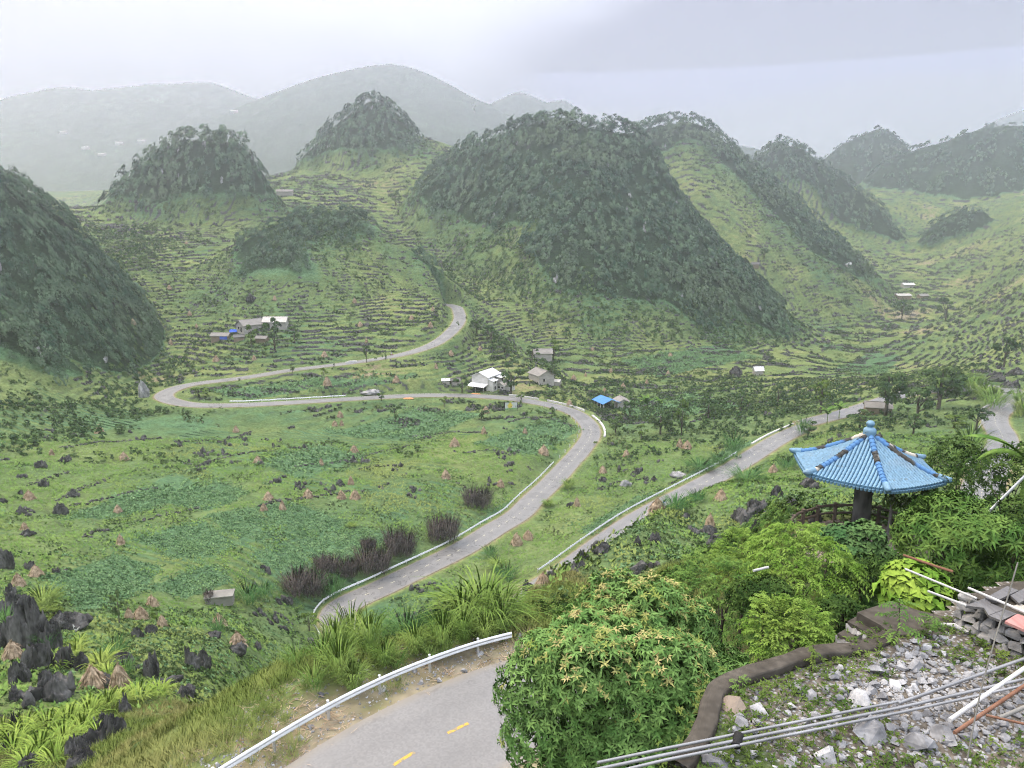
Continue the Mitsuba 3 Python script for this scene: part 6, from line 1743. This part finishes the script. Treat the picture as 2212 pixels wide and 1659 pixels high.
for row in range(4):
    s = r.uniform(0, .15)
    hgt = HT / 3.6
    while s < L_[-1]:
        w = r.uniform(.16, .40)
        c = np.array([np.interp(s + w / 2, L_, BL[:, k]) for k in range(3)])
        nrm2 = np.array([np.interp(s, L_, nb[:, 0]), np.interp(s, L_, nb[:, 1]), 0])
        c = c - nrm2 * (.02 + .05 * row) + [0, 0, hgt * (row + .42) + r.uniform(-.03, .03)]
        ang = math.degrees(math.atan2(-nrm2[0], nrm2[1]))
        part(wall, 'stone', {**WS[int(r.integers(6))], 'to_world': T().translate(c.tolist()).rotate([0, 0, 1], ang + float(r.uniform(-14, 14))).rotate([0, 1, 0], float(r.uniform(-18, 18))).scale([w * 1.12, .30, hgt * float(r.uniform(1.0, 1.45))])})
        s += w
ZT = GZ + HT



scene['dark_board'] = {'type': 'twosided', 'bsdf': {'type': 'roughplastic', 'alpha': .25, 'diffuse_reflectance': proc(lambda p, n, uv: mix((.085, .082, .082), (.17, .165, .16), fbm(p.x * 14, p.y * 1.4, 0.0, 3)))}}
scene['red_board'] = {'type': 'twosided', 'bsdf': {'type': 'diffuse', 'reflectance': proc(lambda p, n, uv: mix((.30, .10, .09), (.46, .27, .25), fbm(p.x * 12, p.y * 1.4, 0.0, 3)))}}
scene['pale_board'] = {'type': 'twosided', 'bsdf': {'type': 'diffuse', 'reflectance': proc(lambda p, n, uv: mix((.36, .33, .28), (.52, .50, .46), fbm(p.x * 6, p.y * 2, 0.0, 3)))}}
for quad_, dz, mat, lab in [([(1140, 985), (1490, 1030), (1610, 945), (1490, 850)], .10, 'dark_board', 'dark wet board nearest the ends of the white pipes'), ([(1465, 1015), (1560, 1165), (1850, 1050), (1620, 950)], .10, 'dark_board', 'dark board at the ledge corner with a split across it'),
                            ([(1565, 1172), (1790, 1262), (2080, 1135), (1860, 1056)], .10, 'dark_board', 'dark board touching the red one'), ([(1500, 845), (1690, 905), (2115, 705), (1900, 625)], .13, 'dark_board', 'long dark board farthest back on the ledge'),
                            ([(1960, 800), (2120, 940), (2330, 830), (2230, 660)], .12, 'dark_board', 'grey board at the edge of the view behind the pale sheet'), ([(1860, 1275), (2090, 1135), (2420, 1260), (2212, 1430)], .14, 'red_board', 'red-painted board among the dark ones'), ([(1990, 1000), (2140, 950), (2400, 1060), (2260, 1120)], .06, 'pale_board', 'pale sheet lying beneath the white pipe')]:
    z = ZT + dz
    k = thing('board', lab, 'board', 'boards laid on the stone ledge')
    scene[k] = mikit.ply(prism([zF(x, y, z) for x, y in quad_], z - .05, z), mat)


def pipe(label, pts, rad, mat, group='metal pipes on the terrace', n=8, name='metal_pipe'):
    k = thing(name, label, 'pipe', group)
    scene[k] = mikit.ply(tube(np.array(pts), rad, n), mat, 50)


zp = ZT + .20
pipe('white pipe poking out over the big yellow-green leaves, nearest the wall corner', [zF(440, 722, zp), zF(1150, 985, zp)], .026, 'white_paint')
pipe('white pipe coming out behind the big yellow-green leaves', [zF(20, 312, zp), zF(1340, 855, zp)], .024, 'white_paint')
pipe('white pipe lying across the dark boards', [zF(1185, 662, zp), zF(2330, 1150, zp)], .028, 'white_paint')
pipe('thin rusty bar pointing out of the hand-leaved shrub', [zF(-10, 58, zp + .3), zF(580, 262, zp + .3), zF(900, 360, zp + .3)], .030, 'rusty')
pipe('short white pipe end sticking out left of the weeping shrub', [z10(550, 447, -11), z10(640, 425, -11)], .045, 'white_paint')
zl = GZ + .30
for lab, pts, rad, mat in [('uppermost of the three long steel pipes crossing the rubble', [(-410, 1627), (0, 1541), (1445, 1248)], .025, 'steel_pipe'), ('middle one of the three long steel pipes crossing the rubble', [(-430, 1672), (0, 1580), (1440, 1290), (2330, 1085)], .028, 'steel_pipe'),
                           ('lowest of the three long steel pipes crossing the rubble', [(-430, 1715), (0, 1612), (1450, 1318), (2330, 1125)], .025, 'steel_pipe'), ('steel pipe that slants upward from the end of the uppermost long pipe', [(1440, 1262), (2330, 945)], .030, 'steel_pipe'),
                           ('white pole leaning steeply across the long pipes at the edge of the view', [(1755, 1365), (2330, 965)], .038, 'white_paint'), ('rust-brown pole beside the steep white pole', [(1785, 1442), (2330, 1075)], .032, 'rusty'),
                           ('short dull pole lying low in the weeds at the edge of the view', [(2060, 1352), (2330, 1235)], .034, 'concrete'), ('thin bar lying flat in the weeds below the short dull pole', [(1980, 1335), (2330, 1415)], .022, 'rusty')]:
    pipe(lab, [z10(x, y, zl) for x, y in pts], rad, mat)
k = thing('pipe_tie', 'black tie wrapped round two of the long steel pipes', 'tie')
c = z10(452, 1488, zl)
scene[k] = mikit.ply(tube([c - [.05, .1, .03], c + [.05, .1, .03]], .075, 10), 'dark_opening', True)
k = thing('hanging_cable', 'thin grey cable hanging down across the stone wall and pipes', 'cable')
scene[k] = mikit.ply(tube(smooth_path([aty(2206, 1190, 10), aty(2182, 1272, 9.9), aty(2160, 1350, 9.8), aty(2136, 1420, 9.7), aty(2118, 1500, 9.6), aty(2100, 1570, 9.5), aty(2084, 1680, 9.4)], .3), .011, 5), 'concrete', True)
k = thing('slanting_pole', 'galvanised pole slanting up through the shrubs at the edge of the view', 'pole')
scene[k] = mikit.ply(tube([aty(2120, 1122, 27), aty(2240, 1002, 26.5)], .055, 8), 'galvanized', True)
k = thing('slanting_pole', 'grey pole leaning near the parapet of the bending road', 'pole')
pq = pick(2098, 954)
scene[k] = mikit.ply(tube([pq - [0, 0, .3], aty(2124, 906, pq[1])], .09, 7), 'galvanized', True)
k = thing('white_bag_scrap', 'white curved scrap of plastic lying on the landing by the wall foot', 'plastic scrap')
a0 = z10(1690, 775, GZ + .05)
scene[k] = mikit.ply(join([tube([a0, a0 + [.25, -.12, .03], a0 + [.42, -.34, .0]], [.03, .06, .035], 6)]), 'white_paint', True)

# rubble
scene['rubble_stone'] = {'type': 'twosided', 'bsdf': {'type': 'diffuse', 'reflectance': proc(lambda p, n, uv: mix((.17, .175, .185), (.47, .475, .48), smoothstep(.25, .78, fbm(p.x * 2.6, p.y * 2.6, p.z * 2.6, 4))) * (.72 + .4 * noise(p.x * 22, p.y * 22, p.z * 22)))}}
scene['brown_stone'] = {'type': 'twosided', 'bsdf': {'type': 'diffuse', 'reflectance': proc(lambda p, n, uv: mix((.17, .135, .105), (.33, .28, .23), fbm(p.x * 5, p.y * 5, p.z * 5, 4)))}}


def broken(seed):
    """An angular broken stone: the hull of a few points, edges sharp."""
    r = np.random.default_rng(seed)
    h = trimesh.convex.convex_hull(rand_dirs(r, 13) * r.uniform(.75, 1, (13, 1)) * [.5, .42, .34])
    return np.array(h.vertices), np.array(h.faces)


BROKEN = [broken(1000 + k) for k in range(9)]
BP = [mikit.ply(b, 'rubble_stone', False) for b in BROKEN]


def stone_at(k, c, s, r):
    return {**BP[k % 9], 'to_world': T().translate([float(c[0]), float(c[1]), float(c[2])]).rotate([0, 0, 1], float(r.uniform(0, 360))).rotate([1, 0, 0], float(r.uniform(-25, 25))).scale([float(s), float(s), float(s * r.uniform(.75, 1.05))])}


r = np.random.default_rng(21)
for x, y, s, bs, lab in [(430, 1295, .62, 'brown_stone', 'large brownish boulder near the bend of the kerb'), (590, 1330, .48, 0, 'big angular pale stone right of the brownish boulder'), (470, 1425, .45, 0, 'rounded pale stone against the kerb above the long pipes'), (1260, 1460, .75, 0, 'large pale boulder below the long pipes'), (1570, 1540, .62, 0, 'squarish pale boulder below and beyond the large one'),
                        (1000, 1600, .55, 0, 'pale boulder at the bottom edge of the view'), (1720, 1480, .62, 0, 'flat pale slab stone near the steep white pole foot'), (330, 1620, .75, 0, 'large broken pale stone in the bottom heap'), (1200, 1265, .55, 0, 'grey stone pressed against the uppermost long pipe'), (900, 1225, .38, 0, 'angular stone in the middle of the creeping weeds'), (1540, 1045, .50, 0, 'broad grey stone at the upper edge of the rubble'), (1300, 1080, .42, 0, 'light angular stone in the upper rubble pile'),
                        (1410, 1165, .40, 0, 'light stone between the weed patches and the slanting pipe'), (2160, 955, .45, 0, 'grey block at the foot of the stone wall')]:
    c = z10(x, y)
    k = thing('boulder', lab, 'boulder')
    sh = stone_at(int(x), c + [0, 0, .12 * s], s, r)
    scene[k] = {**sh, 'bsdf': {'type': 'ref', 'id': 'brown_stone'}} if bs else sh


def weed_here(x, y):
    return npn(x, y, 1.7, 70, 3) + .25 * (npn(x, y, 5, 71, 2) - .5) - .10 * np.clip((x - 5) / 8, 0, 1) * 0


cand = np.stack([r.uniform(2, 20, 34000), r.uniform(7, 18, 34000)], 1)
ok = shapely.contains_xy(tp.buffer(-.38), cand[:, 0], cand[:, 1])
pj = lambda q: (q[:, 0] / (q[:, 1] * CP - GZ * SP) * FPX + 512, (-(q[:, 1]) * SP - GZ * CP) / (q[:, 1] * CP - GZ * SP) * FPX + 384)
u_, v2 = pj(cand)
ok &= (u_ > 560) & (u_ < 1060) & (v2 < 790)
cand = cand[ok]
lime = weed_here(cand[:, 0], cand[:, 1])
cand = cand[(lime < .50) | (r.uniform(size=len(cand)) < .28)]
size = .055 + .20 * r.uniform(0, 1, len(cand)) ** 3.2
order = np.argsort(-size)
cand, size = cand[order], size[order]
keep_i = []
from scipy.spatial import cKDTree
placed = []
PA = np.zeros((4000, 3))
for q, s in zip(cand, size):
    if s > .125 and placed and np.min((q[0] - PA[:len(placed), 0]) ** 2 + (q[1] - PA[:len(placed), 1]) ** 2 - (.34 * (s + PA[:len(placed), 2])) ** 2) < 0:
        continue
    if len(placed) < 4000:
        PA[len(placed)] = (q[0], q[1], s)
    placed.append((q[0], q[1], s))
    keep_i.append((q, s))
    if len(keep_i) > 3900:
        break
tz = terrace_z([q[0][0] for q in keep_i], [q[0][1] for q in keep_i])
loose, kk = [], 0
for n_s, ((q, s), z) in enumerate(zip(keep_i, tz)):
    c = np.array([q[0], q[1], z + .16 * s])
    if n_s < 170:
        k = thing('rubble_stone_piece', 'broken grey limestone piece in the loose rubble of the terrace', 'stone', 'broken stones of the terrace rubble')
        scene[k] = stone_at(n_s, c, s * 1.15, r)
    else:
        v, f = BROKEN[n_s % 9]
        loose.append((rotz(v, r.uniform(0, 6)) * s * 1.1 + c, f))
scene['rubble'] = mikit.ply(join(loose), 'rubble_stone', False)
labels['rubble'] = {'label': 'small broken grey stones strewn over the terrace', 'kind': 'stuff', 'category': 'rubble'}
L = Leaves()
m = 21000
w = np.stack([r.uniform(2, 20, m), r.uniform(7, 18, m)], 1)
ok = shapely.contains_xy(tp.buffer(-.25), w[:, 0], w[:, 1]) & (weed_here(w[:, 0], w[:, 1]) > .47 + .06 * r.normal(size=m))
w = np.vstack([w[ok], KL[r.integers(0, len(KL), 420), :2] + r.normal(size=(420, 2)) * .22])
c = np.column_stack([w, terrace_z(w[:, 0], w[:, 1]) + r.uniform(0, .10, len(w))])
rosettes(L, r, c, unit(rand_dirs(r, len(c)) * .6 + [0, 0, 1.0]), 5, .085, .035, 1.15, .2)
leafy('creeper_leaf', (.045, .085, .020), (.120, .170, .040), (.200, .170, .070), .5, .5)
scene['creeping_weeds'] = L.ply('creeper_leaf')
labels['creeping_weeds'] = {'label': 'low creeping green and brownish weeds over the terrace rubble', 'kind': 'stuff', 'category': 'weeds'}
for k_, (x, y, h, lab) in enumerate([(1420, 900, 1.0, 'thin sapling with yellow-green sprays in front of the landing'), (1640, 860, .6, 'small sapling beside the creeping weeds under the wall'), (905, 1060, .55, 'bare little stem in the upper weed patch'), (450, 1225, .4, 'tiny green seedling behind the brownish boulder')]):
    c = z10(x, y)
    key = thing('sapling', lab, 'sapling')
    part(key, 'stem', mikit.ply(tube([c - [0, 0, .05], c + [.03, 0, h * .5], c + [0, .03, h]], [.018, .012, .006], 5), 'bark', True))
    L = Leaves()
    r = np.random.default_rng(50 + k_)
    p = c + np.column_stack([r.normal(size=14) * .05, r.normal(size=14) * .05, r.uniform(.3, 1, 14) * h])
    sprays(L, r, p, unit(rand_dirs(r, 14) * [1, 1, .4] + [0, 0, .2]), 6, h * .42, h * .12, h * .05, .4)
    part(key, 'foliage', L.ply('palm_leaf' if k_ != 2 else 'creeper_leaf'))

# straw litter and gravel along the near road
r = np.random.default_rng(33)
edge = offset_line(NEAR_ROAD, -4.2)
idx = r.integers(0, len(edge), 9000)
_, n_e = side(NEAR_ROAD)
off = r.uniform(-3.4, 1.1, 9000)
p = edge[idx].copy()
p[:, :2] += n_e[idx] * off[:, None] + r.normal(size=(9000, 2)) * .45
p = p[(p[:, 1] > 14)]
zg = ground(p[:, 0], p[:, 1])
L = Leaves()
sel = npn(p[:, 0], p[:, 1], 2.5, 80, 2) > .50
q = np.column_stack([p[sel, :2], zg[sel] + .03])
d = unit(r.normal(size=q.shape) * [1, 1, .12])
L.diamonds(q, d, unit(np.cross(d, [0, 0, 1.0])), r.uniform(.2, .7, len(q)), .035, np.tile([0, 0, 1.0], (len(q), 1)), 0, .5)
scene['straw_litter'] = L.ply('straw')
labels['straw_litter'] = {'label': 'dry cut stalks littering the gravel verge by the guardrail', 'kind': 'stuff', 'category': 'litter'}
grav = []
for k_, (c, z) in enumerate(zip(p[:5200], zg[:5200])):
    s = .05 + .13 * r.uniform() ** 2.5 + (.3 if k_ % 90 == 0 else 0)
    v, f = BROKEN[k_ % 9]
    grav.append((rotz(v, r.uniform(0, 6)) * s + [c[0], c[1], z + .1 * s], f))
scene['verge_gravel'] = mikit.ply(join(grav), 'rubble_stone', False)
labels['verge_gravel'] = {'label': 'loose pale gravel along the near road verge', 'kind': 'stuff', 'category': 'gravel'}
for u, v_, s, lab in ((275, 1652, .55, 'pale boulder in the grass at the bottom edge of the view'), (500, 1620, .38, 'pale stone on the gravel verge near the guardrail start'), (556, 1578, .42, 'pale flat stone half way along the gravel verge'), (672, 1572, .4, 'bluish stone on the verge close to the guardrail')):
    c = pick(u, v_)
    k = thing('boulder', lab, 'boulder')
    scene[k] = stone_at(int(u), c + [0, 0, .1], s, r)

# ---------------------------------------------------------------- people on the roads
import manifold3d as m3


def body(joints, bones, size=.03):
    ball = lambda c, q: m3.Manifold.sphere(q, 14).translate(tuple(map(float, c)))
    parts = [m3.Manifold.batch_hull([ball(*joints[a_]), ball(*joints[b_])]) for a_, b_ in bones]
    m = m3.Manifold.batch_boolean(parts, m3.OpType.Add).refine_to_length(size)
    mm = m.to_mesh()
    t = trimesh.Trimesh(mm.vert_properties[:, :3], mm.tri_verts, process=True)
    trimesh.smoothing.filter_taubin(t, iterations=8)
    return t.vertices, t.faces


def person(label, p, yaw, stoop=0.0, seated=False, top='dark_opening', bottom='blue_tarp'):
    key = thing('person', label, 'person')
    lean = stoop
    J = {'hip': ((0, 0, .92), .15), 'chest': ((lean * .30, 0, 1.30 - .05 * lean), .16), 'neck': ((lean * .42, 0, 1.47 - .10 * lean), .06), 'head': ((lean * .52 + .02, 0, 1.60 - .14 * lean), .10)}
    if seated:
        J.update({'hip': ((0, 0, .78), .15), 'chest': ((.08, 0, 1.14), .16), 'neck': ((.10, 0, 1.32), .06), 'head': ((.12, 0, 1.46), .11)})
    B = [('hip', 'chest'), ('chest', 'neck'), ('neck', 'head')]
    for s, e in ((-1, 'l'), (1, 'r')):
        cx, cz = J['chest'][0][0], J['chest'][0][2]
        J['sh' + e], J['el' + e], J['ha' + e] = ((cx, s * .19, cz + .06), .065), ((cx + .10, s * .26, cz - .20), .05), ((cx + .30, s * .20, cz - .34), .04)
        hz = J['hip'][0][2]
        J['th' + e] = ((0, s * .09, hz), .09)
        J['kn' + e] = ((.38, s * .16, .72), .065) if seated else ((.05 * s + .04, s * .10, .48), .065)
        J['an' + e] = ((.28, s * .16, .32), .05) if seated else ((.10 * s, s * .10, .08), .045)
        J['to' + e] = ((J['an' + e][0][0] + .16, s * (.16 if seated else .10), J['an' + e][0][2] - .03), .04)
        B += [('chest', 'sh' + e), ('sh' + e, 'el' + e), ('el' + e, 'ha' + e), ('hip', 'th' + e), ('th' + e, 'kn' + e), ('kn' + e, 'an' + e), ('an' + e, 'to' + e)]
    v, f = body(J, B)
    part(key, 'body', mikit.ply((local(v, yaw, p), f), bottom, True))
    jv, jf = body({k: (c, q + .025) for k, (c, q) in J.items()}, [('hip', 'chest'), ('chest', 'shl'), ('chest', 'shr'), ('shl', 'ell'), ('shr', 'elr')])
    part(key, 'jacket', mikit.ply((local(jv, yaw, p), jf), top, True))
    h = np.array(J['head'][0])
    hv, hf = body({'a': (h + [-.02, 0, .035], .105), 'b': (h + [-.05, 0, -.03], .085)}, [('a', 'b')])
    part(key, 'hair', mikit.ply((local(hv, yaw, p), hf), 'dark_opening', True))


pp = pick(1433, 1092)
pp[2] = ground(pp[0], pp[1])
person('stooping person in a dark jacket and bluish skirt at the road edge among the grass', pp, -.6, 1.0)
pp = pick(722, 794)
person('distant person in dark clothes walking on the upper road', pp + [0, 0, .05], 2.4, 0, False, 'dark_opening', 'dark_opening')
pp = pick(846, 769)
pp = pp + [0, 0, .05]
mb = thing('motorbike', 'small motorbike on the upper road with a rider in white', 'motorbike')
for x in (-.62, .62):
    a = np.linspace(0, 2 * np.pi, 19)
    wv, wf = tube(np.stack([x + .27 * np.cos(a), 0 * a, .30 + .27 * np.sin(a)], 1), .06, 7)
    part(mb, 'wheel', mikit.ply((local(wv, 2.7, pp), wf), 'dark_opening', True))
bv, bf = body({'a': ((-.55, 0, .72), .12), 'b': ((.1, 0, .62), .14), 'c': ((.45, 0, .82), .09), 'd': ((.6, 0, .35), .05)}, [('a', 'b'), ('b', 'c'), ('c', 'd')])
part(mb, 'frame', mikit.ply((local(bv, 2.7, pp), bf), 'red_board', True))
person('rider in a white top sitting on the small motorbike', pp, 2.7, 0, True, 'white_paint', 'dark_opening')
# scrap caught on the crag
c = pick(164, 1366)
k = thing('plastic_scrap', 'small white forked scrap of plastic caught on the black crags', 'plastic scrap')
scene[k] = mikit.ply(join([tube([c + [0, 0, .0], c + [-.12, 0, .5], c + [-.22, 0, 1.0]], [.10, .16, .03], 6), tube([c + [.02, 0, .1], c + [.2, 0, .35], c + [.42, .1, .65]], [.08, .12, .03], 6)]), 'white_paint', True)
for u, v_, h in ((668, 770, 4), ):
    c = pick(u, v_)
k = thing('white_slab_pile', 'low pile of white slabs on the edge of the upper road', 'slab pile')
c = pick(759, 784)
scene[k] = mikit.ply(join([box((-2.2, -.6, -.2), (2.2, .6, .45)), box((-1.2, -.5, .452), (2.0, .5, .8))]), 'white_paint')
vv = meshkit.WRITTEN[scene[k]['filename']][0]
scene[k]['to_world'] = place(c[0], c[1], ground(c[0], c[1]), .25)
